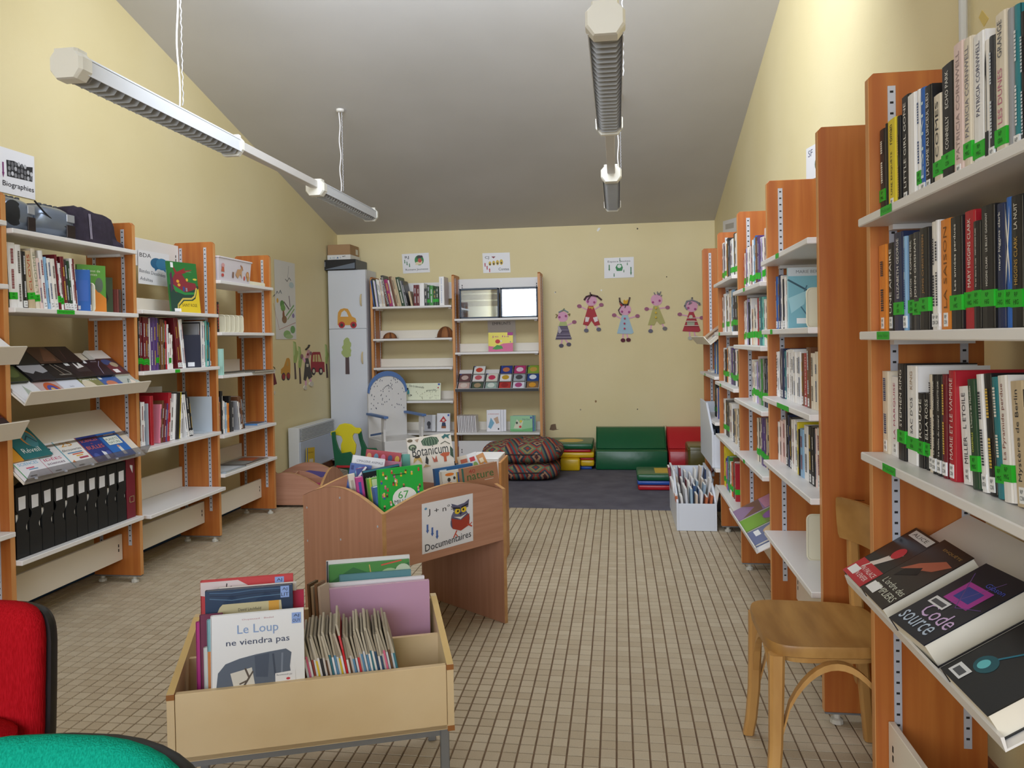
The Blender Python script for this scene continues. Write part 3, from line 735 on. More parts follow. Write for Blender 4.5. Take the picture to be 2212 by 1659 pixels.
# ------------------------------------------------------------------ left side rows
WA, WB, WC = 'stereo bookcase', 'green album bookcase', 'toy box bookcase'
GA, GB, GC = 'books under the stereos', 'books under the green album', 'books under the toy box'
n0 = shelf_row('L', 2.945, 1, 1.44, 'k:34:31: W:46:28:g W:34:27.6: k:26:25:l', 'second shelf, ' + WA, GA, near=True, b=.02, lean=-.03, end='left', fit=.135)[1]
n0 = shelf_row('L', 3.09, 1, 1.44, 'E:44:25.5:g:CLOVIS:c04a34 c:28:27:g:L\'HOMME:9aa08a i:20:23: W:28:26.6:l s:16:24: W:26:23.6:l w:30:23.6:l R:16:25.8:g W:18:22:g R:26:25.2:l K:22:24:l G:20:23.6:l W:20:25:l R:14:25:', 'second shelf, ' + WA, GA, near=True, b=.02, lean=-.10, end='left', count0=n0, fit=.315)[1]
book('L', 3.480, .015, 1.44, .012, .205, .10, 'b', 'blue paperback with its back cover turned out, ' + 'second shelf, ' + WA, GA, 0, near=True, flags='l', cover=(1, [('R', .1, .25, .9, .75, '3a66b8'), ('R', .15, .05, .55, .14, 'e6eaf2')]), yaw=.80)
bookend('L', 3.492, .002, 1.4402, .11, .14, 'cream plastic bookend beside the green and orange book', fold=1)
book('L', 3.600, .02, 1.44, .012, .235, .145, '5a9a3c', 'green and orange tale book leaning in front of a DVD, ' + WA, GA, 0, near=True, flags='x', yaw=1.15,
     cover=(1, [('P', [(0, 0), (1, 0), (1, .3), (.6, .5), (0, .35)], 'd9842c'), ('E', .75, .58, .14, .16, '5c6a5c'), ('L', [(.25, .45), (.35, .25), (.25, .05)], .05, '6a4428'), ('T', 'Kirikous de\nContes', .5, .84, .13, .6, 0, 'dfe8c8')]))
book('L', 3.700, .055, 1.44, .014, .185, .120, '24301f', 'dark green DVD case showing a man in black, ' + WA, 'discs on the second left shelf', 0, name='dvd_case', cat='DVD case', near=True, flags='x', yaw=1.15,
     cover=(1, [('R', .0, .0, 1, 1, '3a4a30'), ('P', [(.35, .75), (.65, .75), (.8, .4), (.62, .1), (.38, .1), (.2, .4)], '141414'), ('E', .5, .83, .07, .07, '1c1a18'), ('R', .3, .02, .7, .1, 'd8d8e0')]))
for k, cc in enumerate(('8a4a44', '5a3a34', '4a4440')):
    book('L', 3.712 + k * .0115, .03, 1.44, .009, .125, .14, cc, f'{["reddish", "brown", "grey brown"][k]} disc case standing at the right end of the second left shelf', 'discs on the second left shelf', name='disc_case', cat='CD case', flags='x')
# B2 tall albums
shelf_row('L', 3.835, 1, 1.13, 'r:24:25:g:BLACK_HOLE k:16:30:g R:20:29.6:g R:18:29.6:g R:18:29.4:g R:20:29.4:g w:8:29: P:22:29.6: P:24:29.6: P:18:29.4:g K:16:29: n:18:28.8: n:16:28.6: k:14:28.5: r:16:28: W:18:26: w:16:21:g w:18:20:',
          'second shelf, ' + WB, GB, near=True, b=.02, depth=.20, end='left', fit=.36, noun='album')
shelf_row('L', 4.245, 1, 1.13, 'R:26:30:l R:20:30:l W:20:29: W:18:29.4:', 'second shelf, ' + WB, GB, near=True, b=.02, depth=.20, lean=-.13, end='left', fit=.085, count0=18, noun='album')
book('L', 4.465, .012, 1.13, .035, .20, .17, 'B', 'navy book with red spine facing out, second shelf, ' + WB, GB, .0, near=True, flags='x', yaw=.75, cover=(1, [('R', 0, 0, 1, 1, '20243a'), ('R', .55, .03, .78, .16, 'e8eaf0')]), text='')
book('L', 4.462, .13, 1.13, .02, .255, .17, 'B', 'blue and ochre album standing behind the navy book, ' + WB, GB, 0, near=True, flags='x', yaw=1.0, cover=(1, [('R', 0, .85, 1, 1, 'b8862c'), ('E', .4, .4, .2, .14, '8a8ca0'), ('R', .86, 0, 1, .85, 'c8308c')]))
shelf_row('L', 4.475, 1, 1.13, 'e:12:27: K:12:28: W:24:28.6:l W:18:28: a:14:28.8: t:18:28.6:l t:14:28: r:12:25:l', 'second shelf right, ' + WB, GB, near=True, b=.02, depth=.20, end='left', fit=.14, noun='album')
# Saint Rose album, facing out
fo = Vector(on(0, -2.62, 352, 669)); fr = Vector(on(0, -2.60, 430, 676)); fo.z = fr.z = 1.463
fo.y = fr.y - .232; fo.x = -2.64; fr.x = -2.585
uu = (fr - fo).normalized(); nn = Vector((uu.y, -uu.x, 0)); vv = (Vector((0, 0, 1)) - nn * .10).normalized(); nn = uu.cross(vv)
face_book(fo - nn * .012, uu, vv, nn, .235, .315, .012, '2f7a3c', [('R', 0, 0, 1, .55, '22453a'), ('P', [(.15, .95), (.3, .8), (.6, .9), (.55, .84), (.85, .87), (.6, .8), (.25, .72)], '9a2a34'), ('P', [(.05, .55), (.2, .75), (.45, .78), (.62, .62), (.9, .6), (.95, .5), (.6, .42), (.2, .4)], '8c2f38'), ('P', [(.05, .75), (.12, .8), (.15, .5), (.05, .4)], '5a2a4c'), ('E', .3, .62, .05, .03, 'e0a838'), ('E', .33, .55, .05, .03, 'e0a838'), ('E', .62, .66, .04, .03, 'e0b040'), ('E', .9, .68, .07, .02, 'd8c850'), ('P', [(.12, .55), (.18, .42), (.5, .36), (.85, .38), (.9, .42), (.5, .41)], '2f8a44'), ('R', .45, .43, .52, .52, '3a4a8a'), ('R', .55, .43, .6, .5, '8a94a0'), ('P', [(.25, 0), (.28, .14), (.45, .24), (.75, .25), (.86, .3), (.95, .48), (1, .5), (1, 0)], 'e2c52c'), ('L', [(.22, .05), (.24, .16), (.42, .28), (.72, .29), (.83, .34), (.92, .5)], .035, 'd8c060'), ('T', 'SAINT ROSE', .63, .16, .06, .52, 0, '3a2418'), ('R', .1, .88, .19, .98, 'eceef0'), ('R', .1, .03, .32, .09, 'f0f0f4'), ('T', 'HUGO MICOL', .7, .82, .018, .2, 0, 'a8d0a0')],
          'green comic album facing out above the red annuals on the left', None, 'comic', 'comic_album')
# B3
shelf_row('L', 3.825, 1, .713, 'w:30:21: R:12:26: K:12:25.6:l W:22:24.5: W:14:24.6:', 'third shelf, ' + WB, GB, near=True, b=.03, depth=.21, end='left', fit=.10, noun='album')
def plate(S, a, b, z, w, h, label, m):
    mb = MB(); abox(mb, S, a, a + .004, b, b + w, z + .0004, z + h, m); abox(mb, S, a, a - .10, b, b + w, z + .0004, z + .003, m)
    return tag(obj('bookend', mb, bevel=.001, seg=1), label, 'bookend')
bluegrey = mat('c6cfd8', .4)
book('L', 3.975, .025, .7133, .03, .275, .21, 'r', 'red folder showing above the white metal bookend, third shelf, left', GB, near=True, flags='x', yaw=0)
plate('L', 3.945, .03, .7133, .19, .235, 'white metal bookend in front of a red folder, third shelf, left', bluegrey)
shelf_row('L', 4.045, 1, .713, 'p:14:22: n:14:24: R:16:22: P:10:22: r:20:28: W:22:22:l W:20:27:x k:24:27.5:x y:10:27.5: W:16:25:', 'third shelf middle, ' + WB, GB, near=True, b=.03, depth=.20, lean=.10, end='left', fit=.24, noun='album')
book('L', 4.30, .17, .7133, .014, .31, .22, 'd6d6d8', 'light grey album tallest behind the red ones, third shelf, ' + WB, GB, near=True, flags='x', yaw=1.2)
shelf_row('L', 4.33, 1, .713, 'W:12:26:l w:10:26: k:22:27.5:l k:14:24:l', 'third shelf right, ' + WB, GB, near=True, b=.03, depth=.20, lean=-.15, end='left', fit=.075, noun='album')
plate('L', 4.60, .02, .7133, .21, .225, 'white metal bookend at the right end of the third left shelf', bluegrey)
# C
shelf_row('L', 4.665, 1, .683, 'r:14:21: l:16:24.5: o:12:21: k:20:28: W:12:21.5: w:12:21: s:10:20: c:14:20: o:18:19.4: k:20:24:x K:24:20:', 'fourth shelf, ' + WC, GC, near=True, b=.02, depth=.19, end='left', fit=.22, noun='album')
book('L', 4.93, .13, .683, .02, .265, .2, 'R', 'dark red binder behind the black book, fourth shelf, ' + WC, GC, near=True, flags='x', yaw=1.0)
shelf_row('L', 4.95, 1, .683, 'e:12:20: w:12:19.4: n:16:23:l n:14:22.4: K:10:20:', 'fourth shelf right, ' + WC, GC, near=True, b=.02, depth=.19, lean=-.16, end='left', fit=.10, noun='album')
book('L', 4.672, .0, 1.348, .03, .195, .16, '201a1c', 'black dictionary with red letters on its spine, ' + WC, GC, near=True, text='HARRAPS', tcol='e04a3c', flags='')
book('L', 4.672, -.03, 1.07, .012, .17, .05, 'a8d8cc', 'mint green booklet hanging over the shelf edge, ' + WC, GC, near=True, flags='x', text='', yaw=0)
for k in range(6):
    mbx = bookend('L', 4.70 + k * .062 + (.035 if k else 0), .02, 1.3484, .10 if k else .10, .115, ['cream plastic bookend, first of the six stored on the left wall shelf', 'second of the six stored cream bookends', 'third of the six stored cream bookends', 'fourth of the six stored cream bookends', 'fifth of the six stored cream bookends', 'sixth of the six stored cream bookends, farthest right'][k], fold=1)
face_book((-2.56, 4.72, 1.0705), (0, 1, 0), (-1, 0, 0), (0, 0, 1), .32, .20, .006, '6a6660', [('R', .05, .1, .5, .9, '8a8478'), ('R', .55, .1, .95, .9, '4a4844')], 'grey magazine lying flat under the mint booklet shelf, nearer one', 'magazines lying on the far left shelves', 'magazine', 'magazine', parts=False)
face_book((-2.50, 5.06, 1.0705), (0, 1, 0), (-1, 0, 0), (0, 0, 1), .34, .22, .008, '7a766c', [('R', .1, .1, .9, .9, '5a584e')], 'grey magazine jutting over the edge near the wall poster', 'magazines lying on the far left shelves', 'magazine', 'magazine', parts=False)
face_book((-2.53, 4.69, .4305), (0, 1, 0), (-1, 0, 0), (0, 0, 1), .26, .19, .008, 'a8b4bc', [('R', .08, .1, .92, .9, 'c8ccd0')], 'pale glossy magazine lying low on the far left case', 'magazines lying on the far left shelves', 'magazine', 'magazine', parts=False)
face_book((-2.54, 4.98, .4305), (0, 1, 0), (-1, 0, 0), (0, 0, 1), .34, .2, .010, '6e6a66', [('P', [(.5, .2), (.95, .3), (.9, .9), (.55, .8)], 'b0603c'), ('R', .05, .1, .45, .9, '8a8c88')], 'dark magazine with an orange corner lying low on the far left case', 'magazines lying on the far left shelves', 'magazine', 'magazine', parts=False)
face_book((-2.57, 5.22, .6835), (0, 1, 0), (-1, 0, 0), (0, 0, 1), .16, .12, .012, '5a8ac0', [('R', .1, .1, .9, .9, '6a5a52')], 'small blue edged leaflet lying at the end of the fourth shelf', None, 'leaflet', 'leaflet', parts=False)

# CDs on the sloping tray of the left case
csl = Vector((-.263, 0, .208)).normalized(); csn = Vector((.208, 0, .263)).normalized()
cb = Vector((-2.55 + .058, 0, 1.028))
def cd(S_o, u, v, n, col, items, label, group, w=.142, h=.125):
    face_book(S_o, u, v, n, w, h, .0104, col, items, label, group, 'CD case', 'disc_case', mat('2a2a2c', .4), parts=False)
A3 = [('e6e6ea', [('R', .05, .85, .15, .97, 'f4f4f4'), ('P', [(.35, .3), (.5, .8), (.7, .2), (.6, .1)], 'b4bcae'), ('L', [(.45, .1), (.5, .8)], .02, '8a9a8c')], 'white disc case with a pale green sketch, left of front row'),
      ('c8b0b0', [('E', .55, .45, .32, .42, 'c0582c'), ('E', .55, .42, .22, .30, '4a4a9c'), ('E', .55, .4, .1, .18, 'd8a860')], 'disc case with an orange and blue saint, front row'),
      ('dfe2ee', [('T', 'Solo', .45, .55, .07, .2, 0, '6a6c80')], 'plain pale disc case, front row'),
      ('8a8a5a', [('E', .3, .45, .3, .4, 'd8ccb4'), ('E', .7, .2, .15, .15, '9ab040'), ('T', 'Pauline Paris', .5, .86, .13, .8, 0, 'f0f0ea')], 'olive disc case with a white title, front row'),
      ('4a6aa8', [('R', .0, .0, 1, .5, '3a5a9a'), ('E', .45, .5, .28, .2, 'c87a5c'), ('R', .05, .8, .2, .95, 'f0f0f0')], 'blue disc case with a pinkish town, front row'),
      ('b8c0ba', [('L', [(.1, .2), (.5, .7), (.9, .3)], .05, '6a7a74'), ('P', [(.4, .3), (.6, .7), (.8, .5)], 'e8d8c8'), ('P', [(.6, .1), (.9, .2), (.8, .4)], '4a6a4c')], 'grey green disc case with leaves, right of front row')]
B3 = [('3a4420', [('E', .6, .5, .3, .3, '55602c')], 'dark olive disc case, left of middle row'), ('26262a', [('P', [(.0, .5), (.3, .35), (.5, .5), (.7, .35), (1, .45), (1, 1), (0, 1)], 'a0a0a6')], 'black and grey disc case with a torn edge, middle row'),
      ('221f1e', [('L', [(.4, .9), (.55, .2)], .03, 'a09080'), ('L', [(.6, .8), (.9, .25)], .015, 'd8d0c8'), ('R', .05, .82, .16, .97, 'e4e4e4'), ('T', 'CONVICTION', .6, .2, .07, .55, 0, 'c8c0b4')], 'black disc case with a dark knight, middle row'),
      ('2a2426', [('R', .3, .3, .95, .95, '3a2c2c'), ('P', [(.45, .5), (.5, .95), (.6, .6), (.75, .95), (.85, .6)], 'e4e0de'), ('R', .05, .7, .25, .95, 'd8d8d8')], 'black disc case with white drips, middle row'),
      ('27222c', [('L', [(.4, .1), (.6, .6), (.9, .9)], .02, 'b0a8c8'), ('T', 'MUSE', .6, .88, .06, .3, 0, 'b0a8b8'), ('R', .05, .8, .2, .97, 'e8e8ec')], 'dark violet disc case with a light streak, middle row'),]
C3 = [('30302e', [('P', [(.3, .2), (.6, .9), (1, .9), (.8, .2)], 'b8b8b4')], 'dark grey disc case, left of back row'), ('1f201c', [], 'plain black disc case, second in back row'), ('4a3224', [('P', [(.2, .1), (.7, .9), (1, .7), (.8, .1)], '6a4630')], 'brown disc case, back row'), ('2a1c1a', [('L', [(.3, .2), (.5, .8)], .03, '6a4a44')], 'black brown disc case, back row')]
for k, (c, its, lb) in enumerate(A3): cd(cb + Vector((0, 2.955 + k * .143, 0)) + csl * .006 + csn * .002, (0, 1, 0), csl, csn, c, its, lb + ' of the left case', 'discs on the left sloping tray')
for k, (c, its, lb) in enumerate(B3): cd(cb + Vector((0, 2.95 + k * .143 - (.02 if k == 0 else 0), 0)) + csl * .118 + csn * .018, (0, 1, 0), csl, csn, c, its, lb + ' of the left case', 'discs on the left sloping tray')
for k, (c, its, lb) in enumerate(C3): cd(cb + Vector((0, 2.945 + k * .145, 0)) + csl * .222 + csn * .026, (0, 1, 0), csl, csn, c, its, lb + ' of the left case', 'discs on the left sloping tray')
face_book(cb + Vector((0, 3.648, 0)) + csl * .120 + csn * .004, (0, 1, 0), csl, csn, .135, .205, .02, 'e4e2e0', [('R', .0, .0, 1, .66, '4a2c2c'), ('E', .45, .5, .3, .12, '3a4a7c'), ('P', [(.1, .3), (.5, .45), (.9, .3), (.8, .1), (.2, .1)], '6a2c34'), ('E', .7, .4, .2, .1, 'a89a80'), ('R', .3, .08, .6, .22, 'e8e4e4')], 'white edged paperback at the right end of the disc tray', None)
# science books behind the acrylic lip
ssl = Vector((-.253, 0, .242)).normalized(); ssn = Vector((.242, 0, .253)).normalized()
sb = Vector((-2.55 + .046, 0, .692))
GS6 = 'science books on the left sloping tray'
SCI = [('eceaf0', [('R', 0, 0, .03, 1, '2f9a50'), ('T', '24', .5, .80, .13, .5, 0, 'd83a8c'), ('T', 'HEURES', .5, .66, .07, .5, 0, '7a3a7c'), ('T', 'SCIENCES', .5, .46, .09, .75, 0, '6ab4d8'), ('R', .3, .30, .6, .34, 'd8607c'), ('R', .35, .25, .7, .28, '6a9ac0'), ('R', .2, .04, .45, .08, '6a6a70')], 'white science book with pink 24, left end of the row'),
       ('ecebef', [('R', .0, 0, .04, 1, 'c83a7c'), ('T', '25', .5, .82, .15, .5, 0, '2a3c50'), ('R', .25, .66, .75, .68, '9a9aa4'), ('T', 'IDÉES', .5, .47, .11, .72, 0, 'c83a64'), ('T', 'sciences', .5, .32, .08, .72, 0, '6a3a64'), ('E', .15, .8, .07, .06, 'b0c8d0'), ('R', .2, .04, .45, .08, '6a6a70')], 'white science book with blue 25 and red lettering'),
       ('efece8', [('R', 0, 0, .04, 1, '6ab4c8'), ('T', '25', .45, .84, .15, .5, 0, 'e0a030'), ('T', 'découvertes', .5, .64, .09, .85, 0, '4a4a50'), ('R', .2, .50, .85, .54, '6a90b4'), ('R', .35, .44, .85, .48, 'd86a4a'), ('R', .45, .37, .75, .41, 'e0b048'), ('R', .5, .27, .9, .33, 'b0485c'), ('P', [(.08, .2), (.2, .28), (.22, .16)], 'e08a50'), ('R', .2, .04, .45, .08, '6a6a70')], 'white science book with orange 25 on the left tray'),
       ('2c3c84', [('R', 0, 0, .025, 1, 'd86a3c'), ('T', 'SCIENCES', .5, .83, .10, .78, 0, 'e06a44'), ('T', 'EN', .5, .70, .04, None, 0, 'e06a44'), ('T', 'BULLES', .52, .56, .13, .8, 0, 'e06a44'), ('E', .25, .22, .12, .12, '4a5aa4'), ('P', [(.55, .05), (.6, .38), (.75, .3), (.7, .05)], 'e4e6ee'), ('E', .85, .25, .1, .1, '4a5aa4')], 'dark blue science book with orange lettering'),
       ('2a6cbc', [('R', .16, .50, .90, .84, '3a4a3c'), ('R', .18, .51, .88, .83, 'e8ece4'), ('T', 'PLANÈTE\nNATURE', .53, .67, .24, .6, 0, '2f5a44'), ('P', [(.45, .08), (.46, .4), (.6, .42), (.62, .08)], 'd8d4d0'), ('E', .52, .42, .06, .05, 'c8907c'), ('R', .3, .88, .8, .92, 'dfe6f4')], 'bright blue nature book, right end of the science row')]
for k, (c, its, lb) in enumerate(SCI): face_book(sb + Vector((0, 2.955 + k * .152, 0)) + ssl * .006 + ssn * .002, (0, 1, 0), ssl, ssn, .150, .172, .012 if k else .016, c, its, lb, GS6)
face_book(sb + Vector((0, 3.02, 0)) + ssl * .10 + ssn * .018, (0, 1, 0), ssl, ssn, .17, .215, .010, '2a7478', [('E', .68, .55, .24, .26, 'e08a30'), ('E', .70, .50, .20, .24, '4a8a94'), ('L', [(.55, .5), (.7, .6), (.85, .4)], .03, '2a4a5c'), ('T', 'Réveil', .45, .22, .13, .6, 0, 'e8ece8'), ('R', .1, .86, .5, .89, 'a8ccc8')], 'teal book with a burning globe behind the science books', GS6)
face_book(sb + Vector((0, 2.945, 0)) + ssl * .10 + ssn * .017, (0, 1, 0), ssl, ssn, .10, .19, .008, 'd8962c', [], 'yellow orange book half hidden behind the teal one', GS6)
# magazine files
fz = .3625
for k in range(10):
    yy = 2.958 + k * .0745; x0 = -2.555; dd = .245; hh = .305; w = .073
    t = thing('magazine_file', f'black cardboard magazine file, {ORD[k]} from the left in its row', 'magazine file', (x0 - dd / 2, yy + w / 2, fz), 0, 'magazine files on the left lower shelf')
    mb = MB(); bk = mat('17181a', .6); th = .003
    y0, y1 = yy, yy + w - .002
    # front board with two bites in its edges, left and right
    def bite(y_, s): return [(y_ + s * .016 * math.sin(PI * i / 8), (.10 if s < 0 else .155) + .055 * i / 8) for i in range(9)]
    prof = [(y0, 0), (y1, 0)] + bite(y1, -1) + [(y1, hh)] + [(y0, hh)] + bite(y0, 1)[::-1]
    mb.prism([(x0, a, fz + b) for a, b in prof], (-th, 0, 0), bk)
    mb.box(x0 - dd, x0 - dd + th, y0, y1, fz, fz + hh * .62, bk)
    mb.prism([(x0 - th, y0, fz), (x0 - dd, y0, fz), (x0 - dd, y0, fz + hh * .62), (x0 - dd * .45, y0, fz + hh), (x0 - th, y0, fz + hh)], (0, .0015, 0), bk)
    mb.prism([(x0 - th, y1 - .0015, fz), (x0 - dd, y1 - .0015, fz), (x0 - dd, y1 - .0015, fz + hh * .62), (x0 - dd * .45, y1 - .0015, fz + hh), (x0 - th, y1 - .0015, fz + hh)], (0, .0015, 0), bk)
    mb.box(x0 - dd, x0, y0, y1, fz, fz + .002, bk)
    obj('box', mb, t)
    r2 = random.Random(k); dz = r2.uniform(-.004, .004)
    obj('paper_label', MB().prism([(x0 + .0006, yy + .014 + r2.uniform(-.003, .003), fz + .205 + dz), (x0 + .0006, yy + .054, fz + .207 + dz), (x0 + .0006, yy + .055, fz + .262 + dz), (x0 + .0006, yy + .015, fz + .262 + dz + r2.uniform(-.003, .002))], (-.0005, 0, 0), mat('e4e4e8', .7)), t)
    obj('paper_stack', MB().box(x0 - dd + .01, x0 - th - .003, y0 + .004, y1 - .004, fz + .002, fz + .19 - .04 * (k % 2), PAGESW), t, label='white papers showing in the finger holes')
yy = 2.958 + 10 * .0745
t = thing('magazine_file', 'dark red box file with brass label holder right of the black files', 'box file', (-2.675, yy + .036, fz), 0)
mb = MB().box(-2.80, -2.553, yy + .002, yy + .072, fz, fz + .335, mat('7a1a2c', .5)); obj('box', mb, t, bevel=.002, seg=1)
for a, b in ((yy + .002, 1), (yy + .072, -1)):
    obj('metal_corner', MB().prism([(-2.5522, a, fz + .335), (-2.5522, a + b * .016, fz + .335), (-2.5522, a, fz + .319)], (-.001, 0, 0), mat('c8b890', .35, .7)), t)
mb = MB()
for q in ((yy + .02, yy + .058, fz + .112, fz + .115), (yy + .02, yy + .058, fz + .082, fz + .085), (yy + .02, yy + .023, fz + .082, fz + .115), (yy + .055, yy + .058, fz + .082, fz + .115)): mb.box(-2.553, -2.5505, *q, mat('c8b890', .35, .7))
obj('label_holder', mb, t)
obj('paper_label', MB().prism([(-2.5522, yy + .03, fz + .27), (-2.5522, yy + .05, fz + .235), (-2.5522, yy + .052, fz + .275), (-2.5522, yy + .03, fz + .28)], (-.0005, 0, 0), mat('e4e4e8', .7)), t)
# leftmost case: what can be seen of it
face_book((-2.47, 2.70, 1.232), (0, 1, 0), (-.8, 0, .6), (.6, 0, .8), .2, .14, .012, 'W', [], 'white leaflet on the upper sloping shelf cut by the left edge', None, 'leaflet', 'leaflet', parts=False)
face_book((-2.487, 2.72, .915), (0, 1, 0), (-.8, 0, .6), (.6, 0, .8), .18, .22, .012, '4a1c22', [('R', .0, 0, 1, .4, '2a1414'), ('R', .7, .02, .98, .14, 'e4e4e4'), ('E', .4, .2, .2, .1, 'c8404a')], 'dark red magazine on the lower sloping shelf, cut by the left edge', None, 'magazine', 'magazine', parts=False)
# ------------------------------------------------------------------ hanging strip lights
LAMPW = mat('efece2', .35, name='lamp_white'); LAMPG = mat('dfe2e8', .35, name='lamp_housing'); BLADE = mat('c4c6c9', .4, .2, name='louvre_grey')
def octo(s, z0=0): return [(-.040 * s, z0), (.040 * s, z0), (.066 * s, z0 + .034), (.066 * s, z0 + .082), (.046 * s, z0 + .104), (.046 * s, z0 + .116), (-.046 * s, z0 + .116), (-.046 * s, z0 + .104), (-.066 * s, z0 + .082), (-.066 * s, z0 + .034)]
blade_me = None
def strip_light(x, y, L, label, chain_y):
    global blade_me
    z = 2.30
    t = thing('ceiling_light', label, 'ceiling light', (x, y + L / 2, z), 0, 'suspended louvre lights')
    mb = MB()
    for s in (-1, 1): mb.box(x + s * .0585, x + s * .062, y, y + L, z + .022, z + .084, LAMPG)
    mb.box(x - .062, x + .062, y, y + L, z + .082, z + .086, LAMPG); mb.box(x - .036, x + .036, y, y + L, z + .086, z + .106, LAMPG)
    obj('housing', mb, t)
    obj('reflector', MB().box(x - .058, x + .058, y + .004, y + L - .004, z + .072, z + .0745, mat('a9abb0', .35, .3)), t)
    obj('lamp_tube', MB().tube([(x, y + .03, z + .056), (x, y + L - .03, z + .056)], .0125, mat('f4f4f4', .3), 10), t)
    for y0, y1 in ((y - .055, y + .012), (y + L - .012, y + L + .02)):
        mb = MB(); a = [(x + px * .9, y0, z + pz * .97 + .002) for px, pz in octo(1)]; b = [(x + px, y0 + .014, z + pz) for px, pz in octo(1.04)]; c = [(x + px, y1, z + pz) for px, pz in octo(1.04)]
        if y0 > y: a, b, c = [(q[0], y1, q[2]) for q in a], [(q[0], y1 - .006, q[2]) for q in b], [(q[0], y0, q[2]) for q in c]
        mb.loft([a, b, c], LAMPW); obj('end_cap', mb, t)
    if blade_me is None:
        pr = [(-.057, .052), (-.057, .034), (-.036, .006), (.036, .006), (.057, .034), (.057, .052), (.036, .046), (-.036, .046)]
        blade_me = mesh_of('louvre_blade', MB().prism([(a, -.0009, b) for a, b in pr], (0, .0018, 0), BLADE))
    n = 24
    for k in range(n):
        o = bpy.data.objects.new('louvre_blade', blade_me); COL.objects.link(o); o.parent = t
        o.location = Vector((x, y + (k + .7) * L / (n + .4), z)) - t.location
    cz = ceil_z(chain_y)
    mb = MB().tube([(x + .05 + .004 * math.sin(k * .9), chain_y + .004 * math.cos(k * .7), z + .10 + (cz - z - .10) * k / 20) for k in range(21)], .0042, mat('ece9ea', .4), 6); obj('flex_cable', mb, t)
    mb = MB().tube([(x + .066 + .004 * (k % 2), chain_y + .004 * ((k // 2) % 2), z + .10 + (cz - z - .10) * k / 60) for k in range(61)], .0024, STEEL, 5); obj('chain', mb, t)
    obj('ceiling_rose', MB().lathe((x + .057, chain_y, cz - .022), [(.022, 0), (.03, .006), (.03, .022)], mat('dcd8d2', .5), 14), t)
    return t
XLL, XRL = -2.085, -.024
strip_light(XLL, 2.77, 1.24, 'near hanging strip light on the left, large against the yellow wall', 3.42)
strip_light(XLL, 5.23, 1.17, 'far hanging strip light on the left, above the wall poster corner', 5.57)
strip_light(XRL, 2.72, 1.27, 'near hanging strip light in the middle, seen end on from below', 3.40)
strip_light(XRL, 5.23, 1.17, 'far hanging strip light in the middle, small above the back wall', 5.60)
for x, s in ((XLL, 'left'), (XRL, 'middle')):
    mb = MB().box(x - .026, x + .026, 4.03, 5.17, 2.352, 2.402, mat('d6d2cf', .45))
    tag(obj('light_trunking', mb, bevel=.003, seg=1), f'flat white trunking joining the two {s} strip lights', 'light trunking')

# ------------------------------------------------------------------ flat paper signs and cut-outs
def sheet(name, o, U, V, items, label, cat, thick=.0012, m=PAPER, group=None):
    o, U, V = Vector(o), Vector(U), Vector(V); N = U.cross(V).normalized()
    s = obj(name, MB().obox(o, U, V, N * thick, m)); tag(s, label, cat, group)
    if items: print_on(s, o + N * thick, U, V, items, 'print', .0003)
    return s
def sheet_px(name, ax, val, bl, br, tl, items, label, cat, **k):
    o, a, b = on(ax, val, *bl), on(ax, val, *br), on(ax, val, *tl)
    return sheet(name, o, a - o, b - o, items, label, cat, **k)
YW = YB - .003
ar = lambda u, v, w, h, c, up=False: [('R', u - w * .28, v - h * .2, u + w * .28, v + h * .5, c) if not up else ('R', u - w * .28, v - h * .5, u + w * .28, v + h * .2, c),
                                     ('P', [(u - w / 2, v - h * .15), (u + w / 2, v - h * .15), (u, v - h / 2)], c) if not up else ('P', [(u - w / 2, v + h * .15), (u, v + h / 2), (u + w / 2, v + h * .15)], c)]
gd, rd = '2f7a4a', 'c03848'
sheet_px('paper_sign', 1, YW, (871, 591), (929, 588), (868, 549), [('T', 'RJ', .18, .80, .17, .15, 0, '2a2a30'), ('E', .63, .64, .17, .26, '3f8a50'), ('P', [(.5, .55), (.75, .6), (.72, .42), (.48, .4)], 'e8d8b8'), ('E', .65, .63, .07, .11, 'c8504c'), ('P', [(.53, .72), (.78, .78), (.75, .88), (.58, .88)], '4a3a44'), ('T', 'Romans Jeunesse', .52, .17, .13, .84, 0, '2a2a34')] + ar(.09, .6, .05, .2, gd) + ar(.17, .5, .05, .2, gd) + ar(.26, .4, .05, .2, gd), 'white paper sign with a green round reader picture, back wall', 'sign')
sheet_px('paper_sign', 1, YW, (1044, 590), (1103, 588.5), (1042, 547), [('T', 'CJ', .16, .76, .17, .15, 0, '2a2a30'), ('P', [(.32, .82), (.48, .82), (.4, .72)], '8a3a44')] + [('E', .26 + .14 * k, .47 + .02 * k, .05 + .004 * k, .11 + .01 * k, 'd8b848') for k in range(4)] + [('E', .26 + .14 * k, .43 + .02 * k, .03, .05, '4a4438') for k in range(4)] + ar(.08, .42, .06, .2, rd, True) + ar(.15, .27, .06, .2, rd, True) + ar(.24, .14, .06, .2, rd, True) + [('T', 'Contes', .76, .18, .14, .38, 0, '2a2a34')], 'white paper sign with four little yellow figures, back wall', 'sign')
sheet_px('paper_sign', 1, YW, (1305.5, 601.5), (1369.5, 599), (1305, 557.5), [('T', 'Espace Jeunes', .5, .80, .12, .76, 0, '2a2a34'), ('P', [(.38, .52), (.45, .68), (.58, .68), (.63, .5), (.6, .34), (.42, .34)], '2f8a50'), ('E', .51, .57, .07, .09, 'e4ece8')] + ar(.17, .5, .06, .32, gd) + ar(.33, .14, .045, .18, gd) + ar(.53, .88, .04, .18, gd) + ar(.66, .32, .04, .14, gd) + ar(.78, .66, .04, .14, gd) + ar(.9, .3, .06, .42, gd), 'glossy white paper sign with green arrows above the dolls', 'sign')
yr = on(0, XL + .004, 72, 338).y + .004
